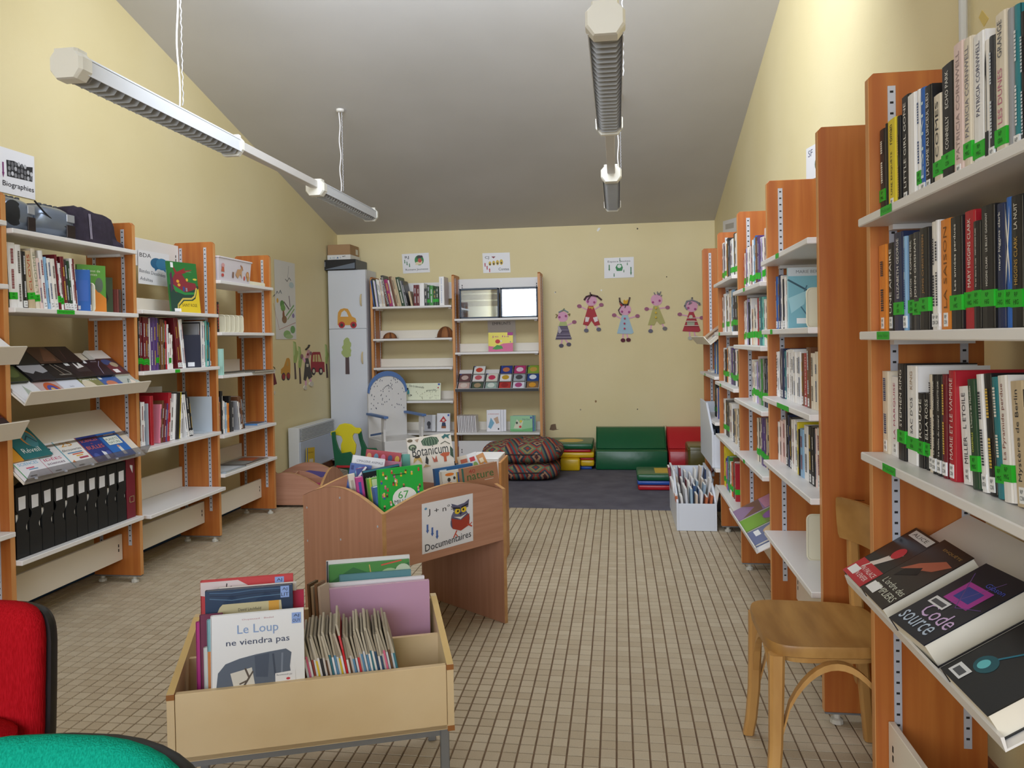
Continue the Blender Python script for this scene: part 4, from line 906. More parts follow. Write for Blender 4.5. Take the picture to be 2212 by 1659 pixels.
bz = on(0, XL + .004, 76, 432).z
zt = on(0, XL + .004, 72, 338).z
pr_ = random.Random(4)
crowd = [('P', [(.26, .38), (.93, .40), (.95, .74), (.7, .70), (.45, .76), (.25, .74)], '2a2a2e')] + [('E', .32 + .083 * (k % 8), .46 + .12 * (k // 8) + pr_.uniform(-.02, .02), .035, .05, pr_.choice(['8a8a8e', 'b4b4b8', '6a6a6e', 'c8c8cc'])) for k in range(22)]
sheet('poster', (XL + .004, yr - .245, bz), (0, .245, 0), (0, 0, zt - bz), crowd + ar(.16, .5, .06, .34, '7a2a6a') + [('T', 'Biographies', .55, .20, .15, .82, 0, '2a2a34')], 'white paper sign with a crowd of grey faces, cut by the left edge', 'sign')
p0 = on(0, -2.783, 350, 625); p1 = on(0, -2.783, 288, 541)
sheet('paper_sign', (-2.781, p1.y + .035, p0.z + .02), (.03, p0.y - p1.y - .01, -.004), (.004, 0, p1.z - p0.z - .01), [('T', 'BDA', .22, .86, .12, .36, 0, '2a2c34'), ('E', .58, .66, .20, .17, '2f6a94'), ('E', .76, .66, .20, .18, '3a7ea8'), ('P', [(.5, .54), (.62, .52), (.54, .42)], '2f6a94'), ('P', [(.76, .52), (.88, .54), (.88, .42)], '3a7ea8'), ('T', 'Bandes Dessinées', .45, .36, .10, .84, -4, '5a5a66'), ('T', 'Adultes', .25, .15, .10, .40, -4, '6a6a74')], 'white paper sign with blue speech bubbles above the left albums', 'sign', thick=.0015)
# long children's drawing on the left wall
o_, a_, b_ = on(0, XL + .003, 596, 733), on(0, XL + .003, 640, 733), on(0, XL + .003, 590, 559)
def uvd(x, y):
    p = on(0, XL + .003, x, y); return ((p.y - o_.y) / (a_.y - o_.y), (p.z - o_.z) / (b_.z - o_.z))
D = []
for pts, w, c in [([(623, 575), (622, 590), (621, 600)], .006, '3a3a3a'), ([(616, 603), (620, 608), (624, 600), (628, 606)], .01, '2a2a2c'), ([(590, 640), (594, 636)], .01, '4a5a6a'), ([(596, 635), (598, 629), (601, 634)], .012, '4a5a6a'), ([(603, 633), (605, 627), (608, 634)], .012, '4a5a6a'), ([(590, 655), (603, 712)], .005, 'a8504a'), ([(603, 712), (638, 697)], .005, 'a8504a'), ([(613, 652), (624, 668)], .02, '6a5a5a'), ([(624, 640), (626, 662)], .02, '6a5a64'), ([(618, 682), (634, 660)], .022, '6a9a5a'), ([(621, 690), (635, 668)], .018, '8aa860')]:
    D.append(('L', [uvd(*q) for q in pts], w, c))
for x, y, rx, ry, c in [(599, 649, .05, .03, 'd8a848'), (609, 657, .10, .05, '5a8a44'), (611, 665, .11, .045, '6a9a4c'), (614, 690, .12, .05, '8a6a4a'), (612, 680, .05, .06, '8a5a3c'), (633, 682, .06, .03, '8a7aa8'), (629, 616, .12, .04, 'b4c4c4'), (620, 722, .18, .05, '8ab06a'), (632, 712, .12, .05, '6a9a5c'), (624, 727, .2, .03, 'a0b880')]:
    D.append(('E', *uvd(x, y), rx, ry, c))
sheet('poster', o_, (0, a_.y - o_.y, 0), (0, 0, b_.z - o_.z), D, "long white children's drawing of a tree and monsters on the left wall", 'poster', m=mat('d8d5cf', .7))
def cutout(name, ax, val, sgn, label, cat, pieces, group=None):
    """pieces: (part name, 'P'/'E'/'L', pixel data, colour) stacked outwards from the wall"""
    pts3 = []; built = []
    for k, pc in enumerate(pieces):
        nm, kind, dat, c = pc[:4]
        if kind == 'E':
            cx, cy, rx, ry = dat; pp = [(cx + rx * math.cos(2 * PI * i / 20), cy + ry * math.sin(2 * PI * i / 20)) for i in range(20)]; polys = [pp]
        elif kind == 'P': polys = [dat]
        else:
            w, path = dat; polys = []
            for (x0, y0), (x1, y1) in zip(path, path[1:]):
                L = math.hypot(x1 - x0, y1 - y0) or 1; nx, ny = -(y1 - y0) / L * w / 2, (x1 - x0) / L * w / 2; ex, ey = (x1 - x0) / L * w * .25, (y1 - y0) / L * w * .25
                polys.append([(x0 + nx - ex, y0 + ny - ey), (x1 + nx + ex, y1 + ny + ey), (x1 - nx + ex, y1 - ny + ey), (x0 - nx - ex, y0 - ny - ey)])
        v = val + sgn * .0012 * (k + 1)
        mb = MB(); d = [0, 0, 0]; d[ax] = -sgn * .0012 * (k + 1) * .98
        for pl in polys:
            P = [on(ax, v, *q) for q in pl]; pts3 += P
            mb.prism(P, d, mat(c, .75))
        built.append((nm, mb))
    a = np.array([tuple(p) for p in pts3]); loc = a.mean(0); loc[2] = a[:, 2].min()
    t = thing(name, label, cat, tuple(loc), 0, group)
    for nm, mb in built: obj(nm, mb, t)
    return t
SK, HD = 'dfa6c2', 'a0627e'
def zc(x, y): return (1160 + x / 5.53, 480 + y / 5.53)
def Z_(l): return [zc(*q) for q in l]
def EZ(x, y, rx, ry): return (*zc(x, y), rx / 5.53, ry / 5.53)
DG = 'paper dolls on the back wall'
def doll(label, head, cheeks, body, legs, arms, hands, shoes, hair, extras, hc='4a3a44'):
    ps = []
    for l in legs: ps.append(('leg', 'L', (17 / 5.53, Z_(l)), SK))
    for l in arms: ps.append(('arm', 'L', (15 / 5.53, Z_(l)), SK))
    ps.append(('head', 'E', EZ(*head), 'e0a8c4'))
    for b in body: ps.append((b[0], 'P', Z_(b[1]), b[2]))
    for h in hands: ps.append(('hand', 'E', EZ(h[0], h[1], 27, 22), HD))
    for s in shoes: ps.append(('shoe', 'E', EZ(s[0], s[1], 28, 23), s[2]))
    for c in cheeks: ps.append(('cheek', 'E', EZ(c[0], c[1], 13, 13), 'a84a86'))
    for h in hair: ps.append(('hair', 'L', (h[0] / 5.53, Z_(h[1])), h[2] if len(h) > 2 else hc))
    for e in extras: ps.append((e[0], e[1], EZ(*e[2]) if e[1] == 'E' else (Z_(e[2]) if e[1] == 'P' else (e[2][0] / 5.53, Z_(e[2][1]))), e[3]))
    cutout('paper_doll', 1, YB, -1, label, 'wall cut-out', ps, DG)
doll('paper doll in a purple striped dress, lowest on the left of the row', (308, 1130, 62, 62), [(268, 1134), (344, 1120)], [('dress', [(268, 1235), (362, 1235), (415, 1400), (220, 1402)], '6a5f74'), ('collar', [(275, 1190), (350, 1190), (362, 1238), (258, 1238)], 'b4c080')],
     [[(300, 1405), (290, 1460)], [(340, 1405), (375, 1450)]], [[(355, 1235), (440, 1195)]], [(445, 1192)], [(290, 1475, '5a5464'), (380, 1460, '5a5464')], [(14, [(260, 1075), (320, 1045), (370, 1075)], '7a8a94'), (10, [(225, 1100), (245, 1110), (225, 1140)], '8a7a48'), (10, [(370, 1100), (392, 1095), (385, 1118)], '8a7a48'), (10, [(300, 1060), (325, 1030)], '8a9470')],
     [('stripe', 'L', (8, [(250, 1290), (380, 1290)]), '9a90a8'), ('stripe', 'L', (8, [(238, 1340), (395, 1340)]), '9a90a8'), ('stripe', 'L', (8, [(228, 1376), (408, 1376)]), 'a8a0b4'), ('sleeve', 'P', [(250, 1240), (270, 1250), (295, 1300), (275, 1330), (255, 1320)], 'b8b0bc')])
doll('paper doll in red dungarees with long dark fringe', (648, 935, 68, 65), [(606, 946), (684, 956)], [('dungarees', [(612, 1000), (672, 1000), (755, 1225), (690, 1238), (650, 1178), (610, 1238), (548, 1222)], 'b03a42'), ('scarf', [(612, 1008), (678, 1012), (660, 1045), (640, 1025), (622, 1035)], 'c8a040'), ('pocket', [(580, 1130), (628, 1138), (612, 1190), (575, 1190)], 'e8dcdc'), ('pocket', [(668, 1140), (722, 1125), (728, 1180), (690, 1195)], 'e8dcdc')],
     [[(590, 1240), (590, 1290)], [(710, 1238), (735, 1275)]], [[(600, 1045), (520, 1008)], [(690, 1040), (760, 995)]], [(505, 1002), (768, 986)], [(588, 1293, '6a6a78'), (737, 1280, '6a6a78')], [(20, [(565, 925), (590, 890), (650, 870), (720, 885), (768, 925)], '4a2c34'), (12, [(634, 840), (640, 880), (605, 930)], '4a3038')], [])
doll('paper doll in a pale blue dress with a yellow crown', (1055, 1045, 70, 66), [(1015, 1068), (1100, 1072)], [('dress', [(1015, 1110), (1085, 1110), (1155, 1318), (1130, 1335), (955, 1330)], 'a8c4d4'), ('crown', [(1030, 935), (1045, 925), (1062, 940), (1080, 922), (1095, 935), (1090, 985), (1035, 985)], 'e0a828'), ('ribbon', [(980, 965), (1035, 990), (1005, 1010)], 'a8303c')],
     [[(1030, 1335), (1025, 1390)], [(1075, 1335), (1085, 1390)]], [[(1010, 1155), (935, 1115)], [(1090, 1150), (1180, 1125)]], [(922, 1110), (1200, 1120)], [(1027, 1410, '5a1e30'), (1092, 1405, '5a1e30')], [(18, [(985, 905), (990, 950), (1030, 985), (1085, 985), (1108, 900)], '5a4440'), (10, [(1000, 1010), (972, 1050), (990, 1095), (1010, 1105)], '5a4a4c'), (8, [(1060, 985), (1050, 1020)], '4a3a3c')],
     [('button', 'E', (1048, 1150, 11, 11), 'b83a5c'), ('button', 'E', (1045, 1210, 11, 11), 'b83a5c'), ('button', 'E', (1046, 1270, 11, 11), 'b83a5c')])
doll('paper doll in olive dungarees with spiky hair', (1428, 928, 70, 68), [(1385, 956), (1465, 937)], [('dungarees', [(1392, 1000), (1450, 1000), (1532, 1205), (1470, 1222), (1430, 1178), (1400, 1232), (1325, 1228)], 'b4ae70')],
     [[(1365, 1235), (1355, 1290)], [(1495, 1215), (1520, 1260)]], [[(1385, 1038), (1330, 1036)], [(1460, 1030), (1540, 1020)]], [(1310, 1036), (1560, 1018)], [(1357, 1300, '6a6878'), (1528, 1270, '7a7678')], [(9, [(1398, 840), (1412, 865)], '7a7884'), (9, [(1438, 830), (1440, 862)], '7a7884'), (9, [(1478, 830), (1465, 870)], '7a7884'), (9, [(1490, 870), (1480, 882)], '7a7884'), (9, [(1455, 845), (1455, 868)], '7a7884')],
     [('button', 'E', (1420, 1025, 12, 12), 'd8b840'), ('button', 'E', (1420, 1080, 12, 12), 'd8b840'), ('button', 'E', (1420, 1136, 12, 12), 'd8b840')])
doll('paper doll in a red striped dress beside the right bookcase', (1850, 1005, 70, 68), [(1808, 1024), (1890, 1037)], [('dress', [(1818, 1073), (1870, 1073), (1955, 1295), (1930, 1312), (1738, 1302)], 'b03a48'), ('apron', [(1790, 1175), (1885, 1175), (1880, 1240), (1795, 1240)], 'a8b09c')],
     [[(1822, 1312), (1826, 1370)], [(1880, 1312), (1890, 1365)]], [[(1795, 1118), (1720, 1105)], [(1885, 1140), (1955, 1142)]], [(1706, 1100), (1970, 1142)], [(1832, 1385, 'b8b8b0'), (1905, 1380, 'b8b8b0')], [(16, [(1790, 1040), (1765, 1000), (1790, 945), (1850, 930), (1910, 950), (1950, 985)], '8a8894'), (9, [(1850, 930), (1858, 900), (1845, 905)], '7a7884'), (10, [(1830, 950), (1815, 980), (1850, 960)], '7a7884'), (9, [(1925, 960), (1945, 965), (1935, 990)], '6a6874')],
     [('stripe', 'L', (9, [(1795, 1145), (1895, 1145)]), 'd8c0b8'), ('stripe', 'L', (9, [(1780, 1185), (1910, 1185)]), 'd8c0b8'), ('stripe', 'L', (9, [(1765, 1235), (1930, 1235)]), 'd8c0b8'), ('flower', 'E', (1838, 1130, 22, 22), 'd0c8b4')])
# cut-outs on the left wall (crop frame 560,720 x 6.506)
def yc(x, y): return (560 + x / 6.506, 720 + y / 6.506)
def Y_(l): return [yc(*q) for q in l]
def EY(x, y, rx, ry): return (*yc(x, y), rx / 6.506, ry / 6.506)
XW = XL
cutout('paper_car', 0, XW, 1, 'orange paper car with red wheels on the left wall', 'wall cut-out', [('car_body', 'P', Y_([(305, 560), (308, 505), (345, 470), (385, 350), (415, 345), (432, 370), (438, 430), (436, 600), (330, 600)]), 'c8923c'), ('car_window', 'P', Y_([(388, 455), (400, 385), (408, 455)]), 'b39a5c'), ('wheel', 'E', EY(344, 610, 26, 55), '4a4444'), ('wheel', 'E', EY(412, 605, 24, 55), '4a4444'), ('hub', 'E', EY(344, 610, 19, 38), '9a3436'), ('hub', 'E', EY(412, 600, 19, 38), '9a3436')])
def ptree(label, x0, y0, crown_w, y1, yb, ax=0, val=XW, sgn=1, f=Y_):
    c = [(x0, y0), (x0 + crown_w * .5, y0 + 15), (x0 + crown_w * .75, (y0 + y1) * .42 + y0 * .16), (x0 + crown_w, (y0 + y1) / 2), (x0 + crown_w * .75, y1 - 40), (x0 + crown_w * .6, y1), (x0 + 5, y1)]
    cutout('paper_tree', ax, val, sgn, label, 'wall cut-out', [('trunk', 'P', f([(x0 + 10, y1 - 10), (x0 + 30, y1 - 10), (x0 + 45, yb - 5), (x0 + 20, yb)]), '5a4844'), ('crown', 'P', f(c), '9cae64'), ('pale_strip', 'P', f([(x0 + 4, y0 + 10), (x0 + crown_w * .35, y0 + 50), (x0 + crown_w * .3, y1 - 120), (x0 + 6, y1 - 90)]), 'b4c488')], 'paper trees on the left wall')  # crown carries a paler green strip down its left side
ptree('tallest paper tree on the left wall, beside the orange car', 480, 110, 70, 415, 648)
ptree('lower paper tree on the left wall, in front of the paper man', 548, 180, 62, 485, 712)
ptree('paper tree on the left wall touching the white cabinet', 925, 150, 50, 428, 628)
cutout('paper_man', 0, XW, 1, 'paper man in dark trousers with raised arms on the left wall', 'wall cut-out', [('leg', 'L', (22 / 6.506, Y_([(655, 660), (655, 740)])), SK), ('leg', 'L', (24 / 6.506, Y_([(715, 640), (735, 700)])), SK), ('arm', 'L', (26 / 6.506, Y_([(650, 400), (605, 325)])), SK), ('trousers', 'P', Y_([(655, 350), (690, 350), (748, 610), (700, 645), (680, 590), (655, 668), (628, 650)]), '4a4440'), ('head', 'P', Y_([(655, 350), (660, 310), (690, 230), (712, 240), (720, 290), (700, 350)]), 'c89a9c'), ('hand', 'E', EY(603, 325, 18, 32), '8a6468'), ('hand', 'E', EY(725, 280, 18, 24), '8a6468'), ('pocket', 'P', Y_([(665, 430), (695, 430), (692, 470), (672, 475)]), 'c8c0ac'), ('shoe', 'E', EY(653, 762, 20, 32), 'd4ccba'), ('shoe', 'E', EY(738, 713, 28, 34), 'd4ccba'), ('hair', 'L', (12 / 6.506, Y_([(665, 230), (700, 195), (712, 165)])), '3a3430'), ('cheek', 'E', EY(690, 295, 10, 16), '8a3a44')])
cutout('paper_car', 0, XW, 1, 'red paper bus with white wheels on the left wall', 'wall cut-out', [('bus_body', 'P', Y_([(728, 545), (725, 420), (735, 280), (760, 262), (855, 262), (885, 400), (915, 405), (922, 545)]), '9c2c34'), ('bus_window', 'P', Y_([(752, 400), (758, 305), (778, 300), (778, 400)]), 'c8b478'), ('bus_window', 'P', Y_([(793, 400), (793, 298), (812, 298), (818, 400)]), 'c8b478'), ('bus_window', 'P', Y_([(832, 400), (828, 298), (845, 300), (878, 400)]), 'c8b478'), ('wheel', 'E', EY(768, 535, 25, 52), '3a3434'), ('wheel', 'E', EY(870, 535, 25, 50), '3a3434'), ('hub', 'E', EY(768, 532, 14, 28), 'd4c8ae'), ('hub', 'E', EY(870, 530, 14, 28), 'd4c8ae')])
cutout('paper_coat', 0, XW, 1, 'dark red paper coat peeping out behind the left bookcase', 'wall cut-out', [('coat', 'P', Y_([(196, 540), (215, 560), (250, 710), (205, 730), (190, 640)]), '6a2430'), ('hair', 'L', (10 / 6.506, Y_([(196, 470), (215, 480), (222, 500)])), '6a5a30'), ('shoe', 'E', EY(218, 835, 10, 28), 'd4ccba')])
# small marks on the back wall
for k, (x, y, s, c) in enumerate([(1199, 632, 1.4, 'e8e8e4'), (1299, 627, 1.6, 'f4f4f4'), (1440, 598, 1.1, '3a3028'), (1200, 631, 1, '6a5a40'), (1377, 494, 1.6, '5a5048'), (1254, 885, 1.5, 'a89a80'), (1377, 884, 1.2, '5a5044'), (1287, 867, 2.2, '9a7a54')]):
    cutout('wall_mark', 1, YB, -1, ['pale chip', 'white dot', 'dark pin hole', 'grey nick', 'dark nick', 'pale plug', 'dark plug', 'brown stain'][k] + ' on the back wall paint ' + ['left of the dolls', 'over the crown doll', 'above the spiky doll', 'left of the red doll', 'under the ceiling', 'left of the bench back', 'over the green bench', 'low on the wall'][k], 'mark', [('mark', 'E', (x, y, s, s * 1.2), c)])
cutout('tape_scrap', 1, YB, -1, 'torn white tape scrap under the ceiling on the back wall', 'tape', [('tape', 'P', Z_([(712, 100), (735, 65), (760, 70), (742, 95), (728, 112)]), 'efeff0')])
cutout('damp_stain', 1, YB, -1, 'brown flaked paint patch low on the back wall by the bookcase', 'stain', [('patch', 'P', [(1020 + x / 3.95, 860 + y / 3.95) for x, y in [(660, 270), (672, 228), (690, 222), (712, 220), (720, 265), (745, 265), (690, 276)]], '7e6650')])
for k_, (bl_, br_, tl_, its_, lb_) in enumerate((((1742, 392), (1792, 372), (1742, 322), [('T', 'SF', .2, .8, .2, .2, 0, '3a3a64'), ('E', .6, .4, .2, .25, '3a5a40')], 'white paper sign on the right wall above the bookcase behind chair'), ((1562, 505), (1592, 500), (1562, 478), [('R', .2, .3, .8, .7, 'b8b4b0')], 'pale paper sign high on the right wall above the fourth bookcase'))):
    sheet_px('paper_sign', 0, XR - .003, bl_, br_, tl_, its_, lb_, 'sign')
# pipe against the right wall
mb = MB().tube([(XR - .018, 2.29, ceil_z(2.29) - .01), (XR - .018, 2.29, 1.2), (XR - .018, 2.29, .02)], .011, mat('c4c2bc', .4), 10)
tag(obj('wall_conduit', mb), 'thin grey conduit running down the right wall behind the near books', 'pipe')
cutout('paint_patch', 0, XR, -1, 'darker yellow paint patch on the right wall beside the conduit', 'stain', [('patch', 'P', [(2121, 22), (2135, 40), (2125, 58), (2114, 38)], 'd8bf6e')])

# ------------------------------------------------------------------ white corner cabinet and the boxes on it
cx0, cx1, cyf, cyb, ctop = -2.917, -2.517, 7.56, 7.886, 2.005
CABW = mat('d9dde6', .4, name='white_cabinet')
t = thing('cabinet', 'tall white two-door cabinet in the back left corner', 'cabinet', ((cx0 + cx1) / 2, 7.7, 0))
mb = MB(); mb.box(cx0, cx1, cyf, cyb, .06, ctop, CABW); mb.box(cx0 + .01, cx1 - .01, cyf + .03, cyb, 0, .06, mat('8a8a8c', .5)); obj('body', mb, t, bevel=.002, seg=1)
zs = Vector(on(1, cyf - .018, 900 if 0 else 770, 710)).z
for z0, z1, hz in ((zs + .002, ctop - .002, 1.76), (.065, zs - .002, 1.10)):
    d = obj('door', MB().box(cx0 + .002, cx1 - .002, cyf - .018, cyf - .001, z0, z1, CABW), t, bevel=.002, seg=1)
    hp = on(1, cyf - .04, 779, 648) if z0 > 1 else on(1, cyf - .04, 782, 773)
    mb = MB().tube([(hp.x, cyf - .018 - .024 * math.sin(PI * k / 8), hp.z + .058 * math.cos(PI * k / 8)) for k in range(9)], [.006, .007, .008, .009, .009, .009, .008, .007, .006], mat('d8c49a', .4), 8)
    obj('handle', mb, d)
YD = cyf - .018
def uc(x, y): return (560 + x / 7.373, 500 + y / 7.373)
U_ = lambda l: [uc(*q) for q in l]
EU = lambda x, y, rx, ry: (*uc(x, y), rx / 7.373, ry / 7.373)
cutout('paper_car', 1, YD, -1, 'orange paper car with red wheels on the white cabinet door', 'door cut-out', [('car_roof', 'P', U_([(1248, 1360), (1255, 1290), (1290, 1240), (1350, 1222), (1410, 1232), (1440, 1280), (1478, 1358), (1422, 1358), (1390, 1285), (1355, 1255), (1310, 1290), (1292, 1360)]), 'd8a04c'), ('car_body', 'P', U_([(1248, 1358), (1480, 1356), (1530, 1380), (1548, 1430), (1540, 1492), (1248, 1492)]), 'd8a04c'), ('wheel', 'E', EU(1313, 1488, 50, 52), 'b83840'), ('wheel', 'E', EU(1500, 1488, 50, 52), 'b83840'), ('hub', 'E', EU(1313, 1490, 24, 26), '4a4444'), ('hub', 'E', EU(1500, 1490, 24, 26), '4a4444')])
cutout('paper_tree', 1, YD, -1, 'green paper tree on the lower white cabinet door', 'door cut-out', [('trunk', 'P', Y_([(1210, 330), (1262, 330), (1270, 575), (1212, 575)]), '5a4a4c'), ('crown', 'P', Y_([(1235, 58), (1262, 75), (1270, 110), (1292, 140), (1290, 180), (1278, 205), (1294, 240), (1285, 280), (1288, 320), (1235, 342), (1190, 330), (1155, 285), (1155, 255), (1175, 235), (1160, 195), (1185, 160), (1185, 100), (1210, 70)]), 'a8b878')])
b1 = on(1, 7.52, 696, 583); b2 = on(1, 7.52, 768, 582)
mb = MB(); bz0 = ctop + .0005
tv0 = thing('laptop_box', 'flat black and grey computer box on the cabinet, lowest of three', 'box', ((b1.x + b2.x) / 2, 7.68, bz0))
hB = .105
mb.box(b1.x, b2.x, 7.52, 7.88, bz0, bz0 + hB, mat('17181c', .45)); obj('carton', mb, tv0, bevel=.003, seg=1)
obj('side_panel', MB().box(b2.x, b2.x + .0015, 7.525, 7.875, bz0 + .004, bz0 + hB - .004, mat('5c6068', .5)), tv0)
printed(mb2 := MB(), (b1.x, 7.52, bz0), (b2.x - b1.x, 0, 0), (0, 0, hB), [('P', [(.05, .06), (.98, .10), (.98, .66)], '6c7684'), ('T', 'ASUS', .075, .56, .05, .45, 90, 'c8ccd4')]); obj('print', mb2, tv0)
w1, w2 = on(1, 7.56, 707, 562), on(1, 7.56, 757, 562)
bz1 = bz0 + hB + .0005
tv1 = thing('carton_box', 'flat white carton between the black box and the brown one', 'box', ((w1.x + w2.x) / 2, 7.70, bz1))
mb = MB().box(w1.x, w2.x, 7.56, 7.86, bz1, bz1 + .052, mat('e2e0de', .6)); obj('carton', mb, tv1, bevel=.003, seg=1)
printed(mb2 := MB(), (w1.x, 7.56, bz1), (w2.x - w1.x, 0, 0), (0, 0, .052), [('P', [(.1, .3), (.14, .6), (.18, .3)], '9ab8c4'), ('R', .22, .25, .34, .6, 'c8ccd0'), ('P', [(.4, .3), (.45, .65), (.5, .3)], '4a6a9c'), ('R', .56, .3, .58, .6, '8a98b8'), ('R', .66, .6, .72, .75, '3a3a3c'), ('R', .74, .62, .78, .78, '3a3a3c')]); obj('print', mb2, tv1)
bz2 = bz1 + .0525
tv2 = thing('carton_box', 'brown cardboard box topmost on the white cabinet', 'box', ((w1.x + w2.x) / 2, 7.70, bz2))
mb = MB().box(w1.x + .001, w2.x - .005, 7.57, 7.84, bz2, bz2 + .105, mat('a5835f', .8)); obj('carton', mb, tv2, bevel=.003, seg=1)
obj('address_label', MB().box(w2.x - .0055, w2.x - .0042, 7.74, 7.81, bz2 + .015, bz2 + .07, mat('d8d4c8', .7)), tv2)

# ------------------------------------------------------------------ things on the back bookcase
WBK = 'top shelf of back bookcase'; GBK = 'books on the back wall top shelf'
def bx(px, z, y=7.56): return on(1, y, px, 650).x
e1 = shelf_row('B', BA[0] + T + .012, 1, 1.622, 'b:12:27:x k:24:28.5:x W:14:27:x l:12:26:x G:12:28:x W:20:28: w:20:27: c:18:29: w:20:27.5: n:18:27:x', WBK, GBK, near=True, b=-.01, depth=.2, lean=-.12, end='left', fit=.135)
e2 = shelf_row('B', e1[0] + .005, 1, 1.622, 'K:22:32::DOCUMENTAIRE m:34:27.6: w:14:27: n:24:30.5:x E:22:30: E:16:30:x G:34:29.6: e:14:26:x K:16:26:', WBK, GBK, near=True, b=-.01, depth=.2, lean=-.21, end='left', count0=10, fit=.215)
e3 = shelf_row('B', e2[0] + .055, 1, 1.622, 'R:30:21:: R:26:21: W:46:22.5:x K:28:17: G:24:20.5:g g:34:20: G:26:16:g G:24:19:g', WBK, GBK, near=True, b=-.01, depth=.17, end='left', count0=19, fit=.255)
book('B', e3[0] + .035, -.015, 1.622, .05, .285, .2, 'W', 'thick white encyclopaedia with blue lettering, right end of back top shelf', GBK, near=True, text='Histoire pour tous', tcol='4a7ac0')
book('B', e2[0] + .03, .015, 1.622, .02, .15, .12, 'E', 'small worn brown novel leaning before the red volumes, back top shelf', GBK, -.20, near=True, flags='x')
def bark_dome(xc, z, r, h, label, tilt):
    t = thing('bark_dome', label, 'wooden dome', (xc, 7.66, z), 0)
    c1, c2 = noisy('bark', '7a4a2a', '9c6438', (8, 8, 3), .75, .4, 60), mat('6a3e22', .8)
    n = 16
    for k in range(n):                                      # overlapping wedge staves
        a0, a1 = 2 * PI * k / n + tilt, 2 * PI * (k + 1.15) / n + tilt
        rings = []
        for q in range(6):
            ph = (PI / 2) * q / 5 * .97; rr = r * math.cos(ph) * (1 + .02 * (k % 2)); zz = z + h * math.sin(ph)
            rings.append([(xc + rr * math.cos(a0), 7.66 + rr * .8 * math.sin(a0), zz), (xc + rr * math.cos(a1), 7.66 + rr * .8 * math.sin(a1), zz), (xc + (rr - .006) * math.cos(a1), 7.66 + (rr - .006) * .8 * math.sin(a1), zz - .004), (xc + (rr - .006) * math.cos(a0), 7.66 + (rr - .006) * .8 * math.sin(a0), zz - .004)])
        obj('stave', MB().loft(rings, c1 if k % 3 else c2), t)
    obj('brim', MB().lathe((xc, 7.66, z + .0005), [(r * .9, 0), (r * 1.22, 0), (r * 1.2, .004), (r * .9, .005)], c2, 20), t)
bark_dome(bx(837, 1.3, 7.6), 1.2985, .072, .065, 'small brown ribbed wooden dome on the left of the second back shelf', .1)
bark_dome(bx(958, 1.3, 7.6), 1.2985, .088, .115, 'large brown ribbed wooden dome on the right of the second back shelf', .4)
def upfacing(px0, px1, z, h, y, lean, t, col, items, label, group, cat='book', name='book'):
    a, b = on(1, y, px0, 750).x, on(1, y, px1, 750).x
    v = Vector((0, math.sin(lean), math.cos(lean))); n = Vector((0, -math.cos(lean), math.sin(lean)))
    o = Vector((a, y + t * math.cos(lean) * 1.0, z + .001))
    return face_book(o, (1, 0, 0), v, n, b - a, h, t, col, items, label, group, cat, name)
grid = [('L', [(.02, k / 9), (.98, k / 9)], .006, 'd4d8b8') for k in range(1, 9)] + [('L', [(k / 18, .03), (k / 18, .97)], .006, 'd4d8b8') for k in range(1, 18)]
dots = [('L', [(random.uniform(.3, .95), random.uniform(.08, .45))] * 1 + [(random.uniform(.3, .95), random.uniform(.08, .4))], .0, 'e4e4d0') for k in range(0)]
rr_ = random.Random(3)
for k in range(26):
    u, v = rr_.uniform(.28, .95), rr_.uniform(.08, .5); dots.append(('L', [(u, v), (u + rr_.uniform(.005, .02), v + rr_.uniform(-.08, .08))], .02, '8a8a70'))
upfacing(873, 949, .6685, .172, 7.60, .20, .012, 'e9ecd2', grid + dots + [('T', 'Suis la demoiselle', .32, .80, .12, .42, -8, '5a5a50'), ('T', 'grande...', .76, .57, .14, .34, 4, '5a5a50'), ('P', [(.06, .62), (.1, .6), (.12, .38), (.05, .35)], '3a9aa8'), ('E', .05, .66, .035, .07, '2a3438'), ('L', [(.07, .36), (.1, .2)], .02, '3a3a3a'), ('L', [(.1, .36), (.14, .2)], .02, '3a3a3a'), ('P', [(.14, .35), (.2, .28), (.15, .22)], '6a6a5c'), ('R', .92, .87, .98, .97, '3a5ab0'), ('E', .93, .72, .02, .04, 'c83a3c')], 'wide pale green picture book facing out beside the white throne', 'picture books on the back wall shelves', 'picture book', 'picture_book')
upfacing(913, 937, .3455, .165, 7.62, .12, .05, 'dfe0e4', [('R', .0, .0, .7, 1, 'b4b4ba'), ('E', .4, .45, .18, .16, '3a3a42'), ('R', .3, .15, .55, .35, '4a4a50')], 'grey and white board book behind the throne armrest', 'picture books on the back wall shelves', 'picture book', 'picture_book')
upfacing(940, 968, .3455, .185, 7.60, .12, .03, 'e6e5e9', [('P', [(.2, .55), (.5, .85), (.75, .6), (.55, .5)], 'c02c34'), ('E', .5, .62, .1, .07, 'ead0c0'), ('P', [(.35, .25), (.4, .5), (.65, .5), (.72, .25)], '2a3a5a'), ('R', .35, .18, .7, .3, '9a5a34'), ('R', .82, .84, .95, .95, '3a5ab0')], 'white board book with a red hooded child, left back bookcase', 'picture books on the back wall shelves', 'picture book', 'picture_book')
